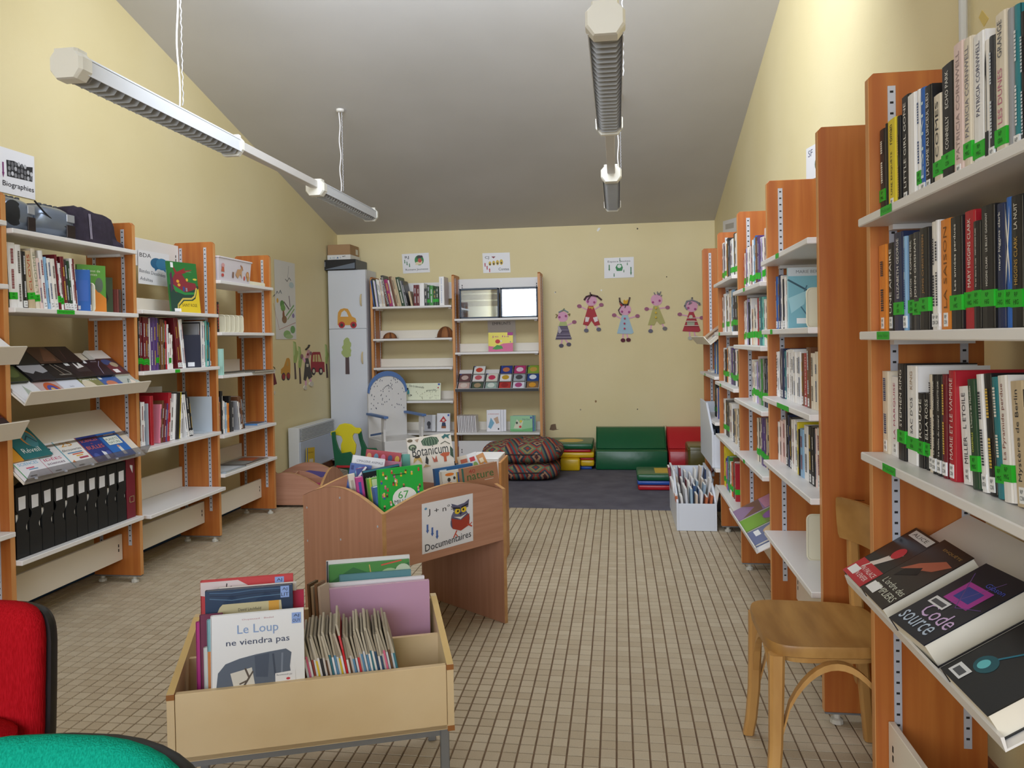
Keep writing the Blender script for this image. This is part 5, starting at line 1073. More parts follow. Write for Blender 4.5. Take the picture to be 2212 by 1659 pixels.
# right half
for k, (p0, p1) in enumerate(((993, 1078), (1081, 1164))):
    a, b = on(1, 7.60, p0, 650).x, min(on(1, 7.60, p1, 650).x, BA[2] - T - .006)
    z0, h = 1.4825, .30
    t = thing('display_case', ['left dark framed glass case on the top shelf of the back bookcase', 'right dark framed glass case on the top shelf of the back bookcase'][k], 'display case', ((a + b) / 2, 7.63, z0), 0)
    mb = MB(); fr = mat('2c3a4c', .4); w = .016
    for q in ((a, b, z0, z0 + w), (a, b, z0 + h - w, z0 + h), (a, a + w, z0, z0 + h), (b - w, b, z0, z0 + h)): mb.box(q[0], q[1], 7.59, 7.65, q[2], q[3], fr)
    obj('frame', mb, t, bevel=.002, seg=1)
    mirror = mat('d0d4d8', .06, 1.0, name='mirror_foil')
    obj('mirror_back', MB().box(a + w, b - w, 7.645, 7.648, z0 + w, z0 + h - w, mirror), t)
    for j in range(4):                                     # crinkled foil shelves inside
        zz = z0 + .06 + j * .066
        if zz < z0 + h - .03: obj('foil_strip', MB().box(a + w, b - w, 7.625, 7.643, zz, zz + .05, noisy('foil_grey', '8e9196', 'a9acb0', 14, .35, .6, 40)), t) if j else None
    obj('glass_pane', MB().box(a + w * .5, b - w * .5, 7.596, 7.599, z0 + w * .5, z0 + h - w * .5, glass('case_glass', 'f4f8fa', .25, .02)), t)
sheet_px('paper_sign', 1, YW, (1056, 760), (1116, 758), (1053, 693), [('T', 'EMPRUNTS', .5, .90, .09, .65, 0, '2a2428'), ('T', 'DURÉE MAXIMUM', .5, .52, .07, .68, 0, '3a3438'), ('T', 'UN MOIS', .5, .36, .09, .5, 0, '2a2428')], 'white notice about loans behind the back bookcase shelves', 'sign', m=mat('d4cbc4', .6))
upfacing(1055, 1108, 1.1475, .19, 7.575, .06, .012, 'e8d84c', [('P', [(0, 0), (1, 0), (1, .45), (.6, .42), (.3, .25), (0, .3)], 'd8709a'), ('E', .38, .53, .1, .11, 'c83038'), ('P', [(.15, .15), (.35, .35), (.55, .3), (.6, .15), (.3, .1)], '4a9a4a'), ('T', 'je lis', .5, .78, .12, .7, 0, 'b04a8c'), ('R', .78, .84, 1, 1, 'a83a8c'), ('E', .52, .55, .04, .05, 'e8e0d8'), ('E', .9, .5, .02, .03, '3a6ab0')], 'yellow and pink picture book facing out on the back bookcase', 'picture books on the back wall shelves', 'picture book', 'picture_book')
bsl = Vector((0, .235, .20)).normalized(); bsn = Vector((0, -.20, .235)).normalized(); bb = Vector((0, 7.55 - .045, .766))
CDB = [[(0, 'c8a8a0', 'd8c8c0', 'red topped'), (1, '4a5a4c', 'a89070', 'village'), (2, '9ab0a8', 'd8e0d8', 'pale green'), (3, 'b83a34', '9a2a2c', 'plain red'), (4, 'dcdce8', 'b04a7c', 'white and pink'), (5, '8a6a4a', 'd89a30', 'brown and orange')],
       [(0, '6a4a4c', 'c8b0a8', 'maroon'), (1, 'e0dcdc', 'c8606a', 'white with figures'), (2, 'd8d4c8', 'c83a5c', 'white and red'), (3, 'e4e4e8', 'c8a030', 'white and yellow'), (4, 'a8b0b8', '4a4a50', 'grey mole'), (5, '2c4a8a', 'dfe6f0', 'blue moon')],
       [(1, 'e4e4e0', 'd04a34', 'white with a tomato'), (3, '30408c', 'c87a50', 'blue bowl'), (4, 'b83a70', 'e8d0dc', 'pink dancer'), (5, '8aa83c', 'c8a04c', 'green meadow')]]
for rw, items in enumerate(CDB):
    for i, c1, c2, nm in items:
        xx = BA[1] + T + .014 + i * .1375
        face_book(bb + Vector((xx, 0, 0)) + bsl * (.004 + rw * .098) + bsn * (.004 + rw * .013), (1, 0, 0), bsl, bsn, .128, .118, .0104, '2a2a2c', [('R', .09, .02, .98, .98, c1), ('E', .52, .5, .28, .28, c2), ('R', .1, .84, .2, .96, '3a5ab0')], f'{nm} disc case, {["front", "middle", "back"][rw]} row on the back wall tray', 'discs on the back wall tray', 'CD case', 'disc_case', parts=False)
for k in range(11):
    xx = on(1, 7.58, 990 + k * 3.7, 915).x
    book('B', xx + .008, .0, .3475, .013, .165, .15, 'd8d2d4' if k % 2 else 'e8e4e6', f'white board book standing on edge, {ORD[k]} from left, low back shelf', 'board books standing on the low back shelf', -.05, name='board_book', cat='board book', flags='x')
for k in range(3):
    upfacing(1048 + k * 6, 1078 + k * 6, .3475, .215, 7.60 + k * .022, .07, .012, 'e8e6ec', [('T', 'LA MAISON À DODO', .5, .82, .07, .8, 0, 'c8604a'), ('P', [(.1, .2), (.3, .65), (.55, .4), (.3, .12)], '7ab0cc'), ('P', [(.5, .6), (.8, .7), (.9, .4), (.7, .35)], 'c8a890'), ('R', .8, .08, .9, .16, '3a2a30')] if k == 0 else [], ['front white picture book with blue whale, low back shelf', 'second of three stacked white picture books, low back shelf', 'hindmost of three white picture books, low back shelf'][k], 'picture books on the back wall shelves', 'picture book', 'picture_book')
for k in range(3):
    upfacing(1099 + k * 3.4, 1147 + k * 3.4, .3475, .155, 7.60 + k * .024, .07, .014, ['8ac08c', '3a6a9c', '5a9a8c'][k], [('P', [(.15, .2), (.3, .8), (.45, .5), (.6, .75), (.5, .2)], 'd8d8c0'), ('E', .45, .3, .06, .08, 'c8403c'), ('E', .48, .65, .06, .08, 'e0c840'), ('E', .3, .55, .05, .08, '3a4a3c'), ('T', 'Petit Ours', .72, .78, .12, .32, 0, '3a5a5c'), ('R', .9, .82, .98, .95, '3a5ab0'), ('P', [(0, 0), (1, 0), (1, .25), (.5, .12), (0, .15)], '6ab070')] if k == 0 else [], ['front green picture book with animals, low back shelf', 'blue picture book behind the green one, low back shelf', 'teal picture book hindmost behind the green one, low back shelf'][k], 'picture books on the back wall shelves', 'picture book', 'picture_book')
# ------------------------------------------------------------------ reading corner: carpet and foam furniture
CARPET = noisy('grey_carpet', '5f5c66', '716e78', 5, .95, .5, 420, 6, .1, .3, .7)
mb = MB(); ed = [(-1.75, 5.74), (-1.2, 5.735), (-.6, 5.722), (0, 5.703), (.36, 5.688), (.96, 5.66), (.96, 7.88), (-2.40, 7.88), (-2.40, 6.6), (-1.75, 6.5)]
mb.prism([(x, y, .0) for x, y in ed], (0, 0, .007), CARPET)
tag(obj('carpet', mb), 'dark grey carpet on the tiled floor of the reading corner', 'carpet')
FG = .0075
def vinyl(n, c): return noisy('vinyl_' + n, c, c, 4, .28, .5, 9, 3, .6)
VG, VR, VY, VB, VO = vinyl('green', '0f5a36'), vinyl('red', 'b81c26'), vinyl('yellow', 'd8b012'), vinyl('blue', '2450a8'), vinyl('olive', '5c5320')
def foam_seat(name, label, x0, x1, m, cat='bench', yf=7.37, seam=True):
    yb = 7.86; t = thing(name, label, cat, ((x0 + x1) / 2, 7.6, FG))
    b = MB(); f = lambda prof: b.prism([(x0, y, z) for y, z in prof], (x1 - x0, 0, 0), m)
    f([(yf, FG), (yb, FG), (yb, .188), (yf + .012, .188)]); obj('seat_block', b, t, bevel=.014, seg=3, smooth=True)
    b = MB(); f([(yf + .15, .189), (yb - .012, .189), (yb - .03, .372), (yf + .36, .376), (yf + .30, .33)]); obj('backrest', b, t, bevel=.016, seg=3, smooth=True)
    for x in (x0 + .004, x1 - .004):
        obj('piping', MB().tube([(x, yf + .004, FG + .02), (x, yf + .010, .182), (x, yf + .15, .196), (x, yf + .30, .335), (x, yf + .36, .378), (x, yb - .03, .374)], .0035, m, 6), t)
    return t
foam_seat('foam_bench', 'dark green vinyl foam bench with backrest against the back wall', -.226, .447, VG)
foam_seat('foam_bench', 'red vinyl foam bench beside the green one, half hidden by shelves', .462, .955, VR)
t = thing('foam_cube', 'olive vinyl stool in front of the red foam bench', 'stool', (.77, 7.05, FG))
obj('body', MB().box(.600, .93, 6.88, 7.24, FG, .30, VO), t, bevel=.018, seg=3, smooth=True)
obj('seam', MB().tube([(.602, 6.882, .27), (.928, 6.882, .27)], .004, VO, 6), t); obj('seam', MB().tube([(.602, 6.882, .27), (.602, 7.238, .27)], .004, VO, 6), t)
def mat_slab(x0, x1, y0, y1, z0, z1, m, label, patch=None, group=None, cat='foam mat', name='foam_mat', rot=0):
    cx, cy = (x0 + x1) / 2, (y0 + y1) / 2
    t = thing(name, label, cat, (cx, cy, z0), rot, group)
    w, d = (x1 - x0) / 2, (y1 - y0) / 2; b = MB().box(-w, w, -d, d, .0005, z1 - z0, m)
    obj('cushion', b, t, True, bevel=min(.016, (z1 - z0) * .3), seg=3, smooth=True)
    if patch:
        p = MB()
        if patch[0] == 'E': p.prism([(w * .55 * math.cos(2 * PI * i / 24), d * .5 * math.sin(2 * PI * i / 24), z1 - z0) for i in range(24)], (0, 0, .0012), patch[1])
        else: p.box(-w * .35, w * .8, -d * .6, d * .6, z1 - z0, z1 - z0 + .0012, patch[1])
        obj('patch', p, t, True, label='yellow patch on the top')
    return t
GM = 'foam mats stacked right of the carpet'
mat_slab(.147, .60, 6.39, 6.78, FG, .052, VR, 'red foam mat at the bottom of the right stack', None, GM)
mat_slab(.142, .60, 6.38, 6.78, .053, .087, VB, 'blue foam mat in the middle of the right stack', None, GM)
mat_slab(.140, .60, 6.37, 6.77, .088, .142, VG, 'green foam mat with yellow square on top of the right stack', ('R', VY), GM)
GL = 'foam pieces stacked beside the bookcase'
mat_slab(-.372, -.262, 7.40, 7.80, FG, .038, VB, 'thin blue foam mat at the bottom of the left stack', None, GL)
mat_slab(-.372, -.240, 7.38, 7.80, .0385, .100, VY, 'small yellow foam block on the blue mat', None, GL)
mat_slab(-.372, -.244, 7.38, 7.80, .1005, .122, VR, 'thin red foam wedge between yellow blocks', None, GL)
mat_slab(-.560, -.374, 7.30, 7.80, FG, .122, VY, 'yellow foam cube at the front of the left stack', None, GL)
mat_slab(-.600, -.240, 7.36, 7.82, .1225, .176, VY, 'yellow foam slab across the left stack', None, GL)
mat_slab(-.640, -.272, 7.36, 7.82, .1765, .206, VR, 'thin red foam mat under the top green one', None, GL)
mat_slab(-.690, -.250, 7.34, 7.82, .2065, .262, VG, 'green foam mat with yellow oval topping the left stack', ('E', VY), GL)
def kilim():
    m, n, l, b = _new('kilim_fabric')
    tc = n.new('ShaderNodeTexCoord'); sp = n.new('ShaderNodeSeparateXYZ'); l.new(tc.outputs['Object'], sp.inputs[0])
    def mth(op, a, bb=None):
        q = n.new('ShaderNodeMath'); q.operation = op
        for i, v in enumerate((a, bb)):
            if v is None: continue
            if isinstance(v, (int, float)): q.inputs[i].default_value = v
            else: l.new(v, q.inputs[i])
        return q.outputs[0]
    hgt = mth('ADD', sp.outputs['Z'], mth('MULTIPLY', sp.outputs['Y'], .8))
    fx = mth('ABSOLUTE', mth('SUBTRACT', mth('FRACT', mth('MULTIPLY', sp.outputs['X'], 6.2)), .5))
    fz = mth('ABSOLUTE', mth('SUBTRACT', mth('FRACT', mth('MULTIPLY', hgt, 6.2)), .5))
    dia = mth('ADD', fx, fz)
    r1 = n.new('ShaderNodeValToRGB'); r1.color_ramp.interpolation = 'CONSTANT'; r2 = n.new('ShaderNodeValToRGB'); r2.color_ramp.interpolation = 'CONSTANT'
    for rr, cols in ((r1, ['9a4038', '46565e', '9a8658', '6a7e66', '9c443c', '3c4c58', 'b08a6c', '5a363a']), (r2, ['8a3438', '3c626c', '98483c', '5c6e5e', '364252', 'a87054'])):
        e = rr.color_ramp.elements
        while len(e) < len(cols): e.new(.5)
        for i, c in enumerate(cols): e[i].position = i / len(cols); e[i].color = lin(c)
    l.new(dia, r1.inputs[0]); l.new(mth('FRACT', mth('MULTIPLY', mth('ADD', sp.outputs['X'], mth('MULTIPLY', hgt, .4)), 9.0)), r2.inputs[0])
    band = mth('GREATER_THAN', mth('FRACT', mth('MULTIPLY', sp.outputs['X'], 3.1)), .62)
    mx = n.new('ShaderNodeMixRGB'); l.new(band, mx.inputs[0]); l.new(r1.outputs[0], mx.inputs[1]); l.new(r2.outputs[0], mx.inputs[2]); l.new(mx.outputs[0], b.inputs['Base Color'])
    b.inputs['Roughness'].default_value = .9; b.inputs['Specular IOR Level'].default_value = .1
    return m
KIL = kilim()
def pouf(x0, x1, y0, y1, z0, z1, label, sag, rot):
    a, b, c = (x1 - x0) / 2, (y1 - y0) / 2, (z1 - z0) / 2
    t = thing('floor_cushion', label, 'cushion', ((x0 + x1) / 2, (y0 + y1) / 2, z0), rot, 'kilim floor cushions')
    rings = []; n, m = 40, 14
    for i in range(m + 1):
        ph = -PI / 2 + PI * i / m; cp = abs(math.cos(ph)) ** .42; spz = math.copysign(abs(math.sin(ph)) ** .75, math.sin(ph))
        ring = []
        for k in range(n):
            th = 2 * PI * k / n; cx = math.copysign(abs(math.cos(th)) ** .5, math.cos(th)); sy = math.copysign(abs(math.sin(th)) ** .7, math.sin(th))
            x, y = a * cp * cx, b * cp * sy
            dz = sag * math.sin(x / a * 3.3 + .8) * (1 if spz > 0 else .1) + .006 * math.sin(9 * th)
            ring.append((x, y, max(.001, c + c * spz + dz * max(spz, 0))))
        rings.append(ring)
    obj('cover', MB().loft(rings, KIL), t, True, smooth=1.2)
    seam = [(a * 1.0 * math.copysign(abs(math.cos(2 * PI * k / 40)) ** .62, math.cos(2 * PI * k / 40)), b * math.copysign(abs(math.sin(2 * PI * k / 40)) ** .7, math.sin(2 * PI * k / 40)), c) for k in range(41)]
    obj('piping', MB().tube(seam, .006, mat('3a2a2c', .9), 6), t, True)
pouf(-1.12, -.535, 6.72, 7.28, FG, .168, 'lower kilim patterned floor cushion on the carpet', .004, .05)
pouf(-1.235, -.505, 6.70, 7.30, .160, .345, 'upper kilim patterned floor cushion, sagging over the lower one', .016, -.04)

# ------------------------------------------------------------------ heater, throne, small chair
t = thing('convector_heater', 'white electric convector heater low on the left wall by the cabinet', 'heater', (-2.87, 6.92, .10))
HW = mat('dcdfe2', .4)
mb = MB().box(XL + .025, -2.815, 6.50, 7.36, .11, .515, HW); obj('casing', mb, t, bevel=.006, seg=2)
mb = MB().box(XL, XL + .025, 6.60, 7.26, .16, .45, GREYSTEEL); obj('wall_bracket', mb, t)
obj('front_panel', MB().box(-2.8155, -2.806, 6.515, 7.345, .12, .385, mat('b9c2d4', .4)), t, bevel=.003, seg=1)
obj('grille_recess', MB().box(-2.8155, -2.8125, 6.53, 7.34, .395, .505, mat('2c2c30', .6)), t)
for k in range(9): obj('grille_slat', MB().box(-2.8130, -2.802, 6.53, 7.34, .3975 + k * .0125, .4038 + k * .0125, HW), t)
upf = on(0, -2.79, 680, 995)
sheet_px('booklet', 0, -2.785, (661, 1003), (678, 1000), (661, 968), [('R', 0, 0, .1, 1, '3a78c0'), ('T', 'Alphabet', .5, .7, .12, .7, 0, '8a5a1c'), ('R', .3, .08, .8, .3, 'd8d0c0')], 'small yellow booklet with blue spine before the heater', 'booklet', m=mat('d8b42a', .5), thick=.008)

PWHITE = mat('dcd9d6', .45, name='painted_white'); PBLUE = mat('5878ae', .45, name='painted_blue')
bl = on(1, 7.20, 799, 905)
ang = R(-42)                                             # the throne looks to the right, towards the carpet
t = thing('throne_chair', 'big white painted wooden armchair with blue trim and dotted arched back', 'armchair', (bl.x + .15, 7.36, FG), 0)
WD, DP = .40, .40
wv = Vector((math.cos(R(38)), math.sin(R(38)), 0)); fv = Vector((math.sin(R(38)), -math.cos(R(38)), 0)); B0 = Vector((bl.x, 7.20, 0))
def TP(a, d, z): return B0 + wv * a + fv * d + Vector((0, 0, z))
zt_ = on(1, 7.3, 838, 803).z
zs_, za_, sh = .34, .575, zt_ - .20
arch = [(0, .02), (WD, .02), (WD, sh)] + [(WD / 2 + WD / 2 * math.cos(PI * k / 14), sh + .20 * math.sin(PI * k / 14)) for k in range(1, 14)] + [(0, sh)]
obj('backrest', MB().prism([TP(a, -.06 + (z > .3) * 0, z) for a, z in arch], fv * .02, PWHITE), t)
ring = [(WD / 2 + (WD / 2 + .006) * math.cos(PI * k / 14), sh + .206 * math.sin(PI * k / 14)) for k in range(15)]; rin = [(WD / 2 + (WD / 2 - .012) * math.cos(PI * k / 14), sh - .01 + .168 * math.sin(PI * k / 14)) for k in range(15)]
obj('arch_trim', MB().prism([TP(a, -.04, z) for a, z in ring + rin[::-1]], fv * .012, PBLUE), t)
rd_ = random.Random(5); mb = MB()
dot_items = []
for k in range(62):
    u, z = rd_.uniform(.06, .94), rd_.uniform(za_ + .02, zt_ - .07)
    if (u - .5) ** 2 / .22 + max(0, z - sh) ** 2 / .035 < 1: dot_items.append(('R', u, z, u + .013, z + .012, '2c3450'))
for k in range(9): dot_items.append(('R', .38 + .03 * k, sh + .02 + .035 * math.sin(PI * k / 8), .393 + .03 * k, sh + .032 + .035 * math.sin(PI * k / 8), '2c3450'))
printed(mb, TP(0, -.0398, 0), wv * WD, (0, 0, 1), dot_items, .0003); obj('painted_dots', mb, t)
for a in (0, WD - .02):
    pr = [(-.06, .02), (DP, .02), (DP - .02, zs_), (DP - .05, .45), (DP - .01, za_ - .02), (-.06, za_ - .02)] if a else [(-.06, .02), (DP, .02), (DP - .02, zs_), (DP - .12, .45), (DP - .01, za_ - .02), (-.06, za_ - .02)]
    mb = MB().prism([TP(a, d, z) for d, z in [(DP - .05, .02), (DP, .02), (DP - .005, .20), (DP - .035, .36), (DP - .04, .45), (DP - .005, za_ - .02), (DP - .09, za_ - .02), (DP - .10, .45), (DP - .085, .30)]], wv * .02, PWHITE); obj('arm_post', mb, t)
    mb = MB().obox(TP(a - .012, -.075, za_ - .02), wv * .044, fv * (DP + .09), (0, 0, .022), PBLUE); obj('armrest', mb, t, bevel=.004, seg=2)
mb = MB().obox(TP(0, -.04, .20), wv * WD, fv * (DP + .03), (0, 0, zs_ - .20), PWHITE); obj('seat', mb, t, bevel=.004, seg=1)
mb = MB().obox(TP(.0, .005, zs_ + .015), wv * .012, Vector(TP(0, DP - .05, zs_ + .07)) - Vector(TP(0, .005, zs_ + .015)), (0, 0, .018), PBLUE); obj('side_trim', mb, t)
sc = [(0, .235)] + [(WD * k / 24, .135 + .022 * math.sin(k * PI / 3)) for k in range(25)][0:25] + [(WD, .235)]
obj('scalloped_apron', MB().prism([TP(a, DP - .012, z) for a, z in sc], fv * .014, PWHITE), t)
obj('apron_trim', MB().tube([TP(WD * k / 24, DP - .004, .135 + .022 * math.sin(k * PI / 3)) for k in range(25)], .009, PBLUE, 6), t)
for a, d in ((.01, -.05), (WD - .04, -.05), (.01, DP - .03), (WD - .04, DP - .03)): obj('leg', MB().obox(TP(a, d, FG), wv * .03, fv * .03, (0, 0, .19), PWHITE), t)

# toddler chair of green sides, yellow back, red seat
t = thing('toddler_chair', 'small toddler chair with yellow shaped back and green sides', 'chair', (on(1, 6.6, 757, 990).x, 6.6, .001))
def cp(x, y): return (680 + x / 4.254, 780 + y / 4.254)
def trace(pts, Y, m, dy=.02): return MB().prism([on(1, Y, *cp(*q)) for q in pts], (0, dy, 0), m)
YEL, GRN, RED = mat('d6c81e', .5), mat('0f5a3a', .5), mat('b0242c', .5)
obj('backrest', trace([(145, 650), (185, 640), (225, 585), (270, 572), (330, 580), (370, 612), (415, 615), (430, 640), (405, 668), (360, 665), (345, 690), (350, 720), (378, 770), (372, 840), (350, 890), (330, 910), (262, 905), (240, 850), (238, 770), (255, 725), (240, 690), (200, 680), (165, 695), (145, 680)], 6.62, YEL), t, bevel=.004, seg=2)
zf = .002
def low(px): return None
l0 = [(150, 655), (185, 648), (192, 720), (215, 795), (245, 848), (325, 835), (345, 862), (335, 990), (360, 1160), (320, 1165), (300, 1000), (215, 985), (190, 1165), (150, 1165), (185, 960), (165, 800)]
obj('side_panel', trace(l0, 6.50, GRN), t, bevel=.004, seg=2)
r0 = [(390, 622), (420, 617), (440, 720), (478, 800), (560, 800), (580, 830), (560, 1140), (525, 1140), (530, 900), (470, 880), (440, 1140), (400, 1140), (425, 800), (400, 700)]
obj('side_panel', trace(r0, 6.74, GRN), t, bevel=.004, seg=2)
s0, s1 = on(1, 6.5, *cp(200, 958)), on(1, 6.5, *cp(420, 958))
obj('seat', MB().box(s0.x, s1.x + .12, 6.48, 6.76, s0.z - .02, s0.z, RED), t, bevel=.004, seg=1)

# ------------------------------------------------------------------ beech book bins
def beech_bin(N, ang, W, D, z0, zc, hump, label, legs=True, pale=False):
    ex = Vector((math.cos(ang), math.sin(ang), 0)); ey = Vector((-math.sin(ang), math.cos(ang), 0)); N = Vector((N[0], N[1], 0)); T_ = .018
    V1, V2, VE = (BEECHV, BEECH, BEECHEDGE)
    c = N + ex * W / 2 + ey * D / 2
    t = thing('book_bin', label, 'book bin', (c.x, c.y, .0008), 0)
    P = lambda x, y, z: N + ex * x + ey * y + Vector((0, 0, z))
    def wave(L, n=14): return [(L * k / n, zc + hump * math.sin(PI * k / n)) for k in range(n + 1)]
    def panel(nm, f, L, zb, nrm, m):
        w = wave(L)
        o = obj(nm, MB().prism([f(0, zb)] + [f(L, zb)] + [f(a, z) for a, z in w[::-1]], nrm, m), t)
        e = MB()
        for (a, z), (a2, z2) in zip(w, w[1:]):
            q = [f(a, z), f(a2, z2)]; n_ = Vector(nrm)
            e.add([q[0] + Vector((0, 0, .0012)), q[1] + Vector((0, 0, .0012)), q[1] + n_ + Vector((0, 0, .0012)), q[0] + n_ + Vector((0, 0, .0012))], [(0, 1, 2, 3)], VE)
        obj('edge_band', e, o)
        return o
    zl = .0008 if legs else z0
    e1 = panel('end_panel', lambda a, z: P(0, a, z), D, zl, ex * -T_, V1)
    e2 = panel('end_panel', lambda a, z: P(W, a, z), D, zl, ex * T_, V1)
    f1 = panel('front_panel', lambda a, z: P(a, 0, z), W, z0, ey * T_, V2)
    panel('back_panel', lambda a, z: P(a, D - T_, z), W, z0, ey * T_, V2)
    for x_, s_ in ((-T_, -1), (W + T_, 1)):
        for y_ in (0, D): obj('edge_strip', MB().obox(P(x_ - .0006 if s_ < 0 else x_ - T_ + .0006, y_ - .0008 if y_ == 0 else y_ - .0006, zl), ex * T_, ey * .0014, (0, 0, zc - zl), VE), e1 if s_ < 0 else e2)
    w2 = [(a, z - .03) for a, z in wave(D - 2 * T_)]
    obj('divider', MB().prism([P(W / 2, T_, z0)] + [P(W / 2, D - T_, z0)] + [P(W / 2, T_ + a, z) for a, z in w2[::-1]], ex * .012, V1), t)
    w3 = [(a, z - .03) for a, z in wave(W)]
    obj('divider', MB().prism([P(0, D / 2, z0)] + [P(W, D / 2, z0)] + [P(a, D / 2, z) for a, z in w3[::-1]], ey * .012, V2), t)
    zt0 = z0 + (.085 if legs else 0)
    obj('tray', MB().obox(P(0, T_, zt0), ex * W, ey * (D - 2 * T_), (0, 0, .012), V2), t)
    for y_, z_ in ((.03, zc - .05), (.03, z0 + .03), (D - .03, zc - .05), (D - .03, z0 + .03), (D / 2, zc + hump * .4), (D / 2, z0 + .08)):
        p = P(-T_ - .0004, y_, z_); obj('screw', MB().prism([p + ey * .005 * math.cos(k * PI / 4) + Vector((0, 0, .005 * math.sin(k * PI / 4))) for k in range(8)], ex * -.0008, STEEL), t)
    return P
BN, BANG, BW, BD = (-.897, 2.87), R(53), .63, .585
PB = beech_bin(BN, BANG, BW, BD, .375, .60, .068, 'waist-high beech veneer book bin on solid ends in mid floor')
ex, ey = Vector((math.cos(BANG), math.sin(BANG), 0)), Vector((-math.sin(BANG), math.cos(BANG), 0))
so = PB(.185, -.0012, .405)
a_, b_, c_ = on(1, 3.1, 0, 0), 0, 0
def on_plane(o, n, x, y):
    d = ray(x, y); cpos = Vector((0, 0, CAMZ)); return cpos + d * ((Vector(o) - cpos).dot(n) / d.dot(n))
pb_, pr2, pt_ = (on_plane(PB(0, -.001, 0), ey, *q) for q in ((912, 1198), (1022, 1168), (911, 1089)))
U2 = (pr2 - pb_); V2_ = (pt_ - pb_)
oi = [('T', 'J + n°s', .36, .80, .15, .50, 0, '2a2a30')] + ar(.10, .48, .06, .18, '4a6ab0') + ar(.19, .40, .06, .18, '4a6ab0') + ar(.28, .32, .06, .18, '4a6ab0') + [
    ('E', .07, .89, .025, .025, '6a9ac0'), ('E', .72, .56, .17, .20, '6a6a86'), ('E', .62, .48, .08, .13, '5a5a78'), ('E', .85, .50, .08, .13, '5a5a78'), ('P', [(.60, .72), (.56, .88), (.68, .82), (.82, .84), (.92, .90), (.90, .74)], '62627e'),
    ('E', .68, .70, .055, .06, 'e8c830'), ('E', .81, .71, .055, .06, 'e8c830'), ('E', .69, .70, .018, .025, '1c1c20'), ('E', .80, .71, .018, .025, '1c1c20'), ('L', [(.60, .78), (.73, .75)], .03, '22222a'), ('L', [(.76, .76), (.89, .80)], .03, '22222a'),
    ('P', [(.71, .66), (.78, .66), (.745, .60)], '3a3a44'), ('P', [(.56, .58), (.745, .50), (.92, .60), (.92, .36), (.745, .28), (.58, .36)], 'a84030'), ('P', [(.60, .60), (.745, .52), (.88, .62), (.745, .57)], 'e8e4dc'),
    ('L', [(.66, .30), (.60, .18)], .03, 'c8503a'), ('L', [(.64, .24), (.68, .18)], .02, 'c8503a'), ('L', [(.88, .38), (.97, .32)], .03, 'c8503a'), ('L', [(.92, .36), (.97, .40)], .02, 'c8503a'), ('T', 'Documentaires', .50, .14, .14, .90, 3, '2a2a34')]
sheet('paper_sign', pb_, U2, V2_, oi, 'white paper sign with a reading owl on the beech bin', 'sign', thick=.0006)
def bin_book(tl, tr, Yl, Yr, zb, lean, t, col, items, label, group='picture books in the beech bin', name='picture_book', cat='picture book', hmax=None):
    a, b = on(1, Yl, *tl), on(1, Yr, *tr)
    u = (b - a); w = u.length; u.normalize()
    h0 = Vector((u.x, u.y, 0)).normalized(); back = Vector((-h0.y, h0.x, 0))
    v0 = (Vector((0, 0, 1)) * math.cos(lean) + back * math.sin(lean)); v = (v0 - u * v0.dot(u)).normalized()
    h = (a.z - zb) / v.z
    if u.z < 0: h = min(h, (b.z - zb) / v.z)
    if hmax: h = min(h, hmax)
    n = u.cross(v)
    return face_book(a - v * h - n * t, u, v, n, w, h, t, col, items, label, group, cat, name)
q = lambda x, y: (680 + x / 4.254, 780 + y / 4.254)
ZT = .474
def up_(items, v0, k):
    o = []
    for it in items:
        f = lambda v: v0 + k * v
        if it[0] == 'R': o.append(('R', it[1], f(it[2]), it[3], f(it[4]), it[5]))
        elif it[0] == 'E': o.append(('E', it[1], f(it[2]), it[3], it[4] * k, it[5]))
        elif it[0] == 'P': o.append(('P', [(u, f(v)) for u, v in it[1]], it[2]))
        elif it[0] == 'L': o.append(('L', [(u, f(v)) for u, v in it[1]], it[2], it[3]))
        else: o.append((it[0], it[1], it[2], f(it[3]), it[4], *it[5:]))
    return o
crowd2 = []
r6 = random.Random(9)
for k in range(44):
    u, v = r6.uniform(.05, .95), r6.uniform(.15, .95)
    if (u - .55) ** 2 / .09 + (v - .40) ** 2 / .05 < 1: continue
    crowd2 += [('E', u, v + .03, .022, .020, r6.choice(['d89a7a', 'b0784c', '6a4428', 'e8b890'])), ('R', u - .02, v - .03, u + .02, v + .012, r6.choice(['c83a3c', '3a5ab0', 'e8c838', 'e8e4e0', 'c85a9c', '4a3a34']))]
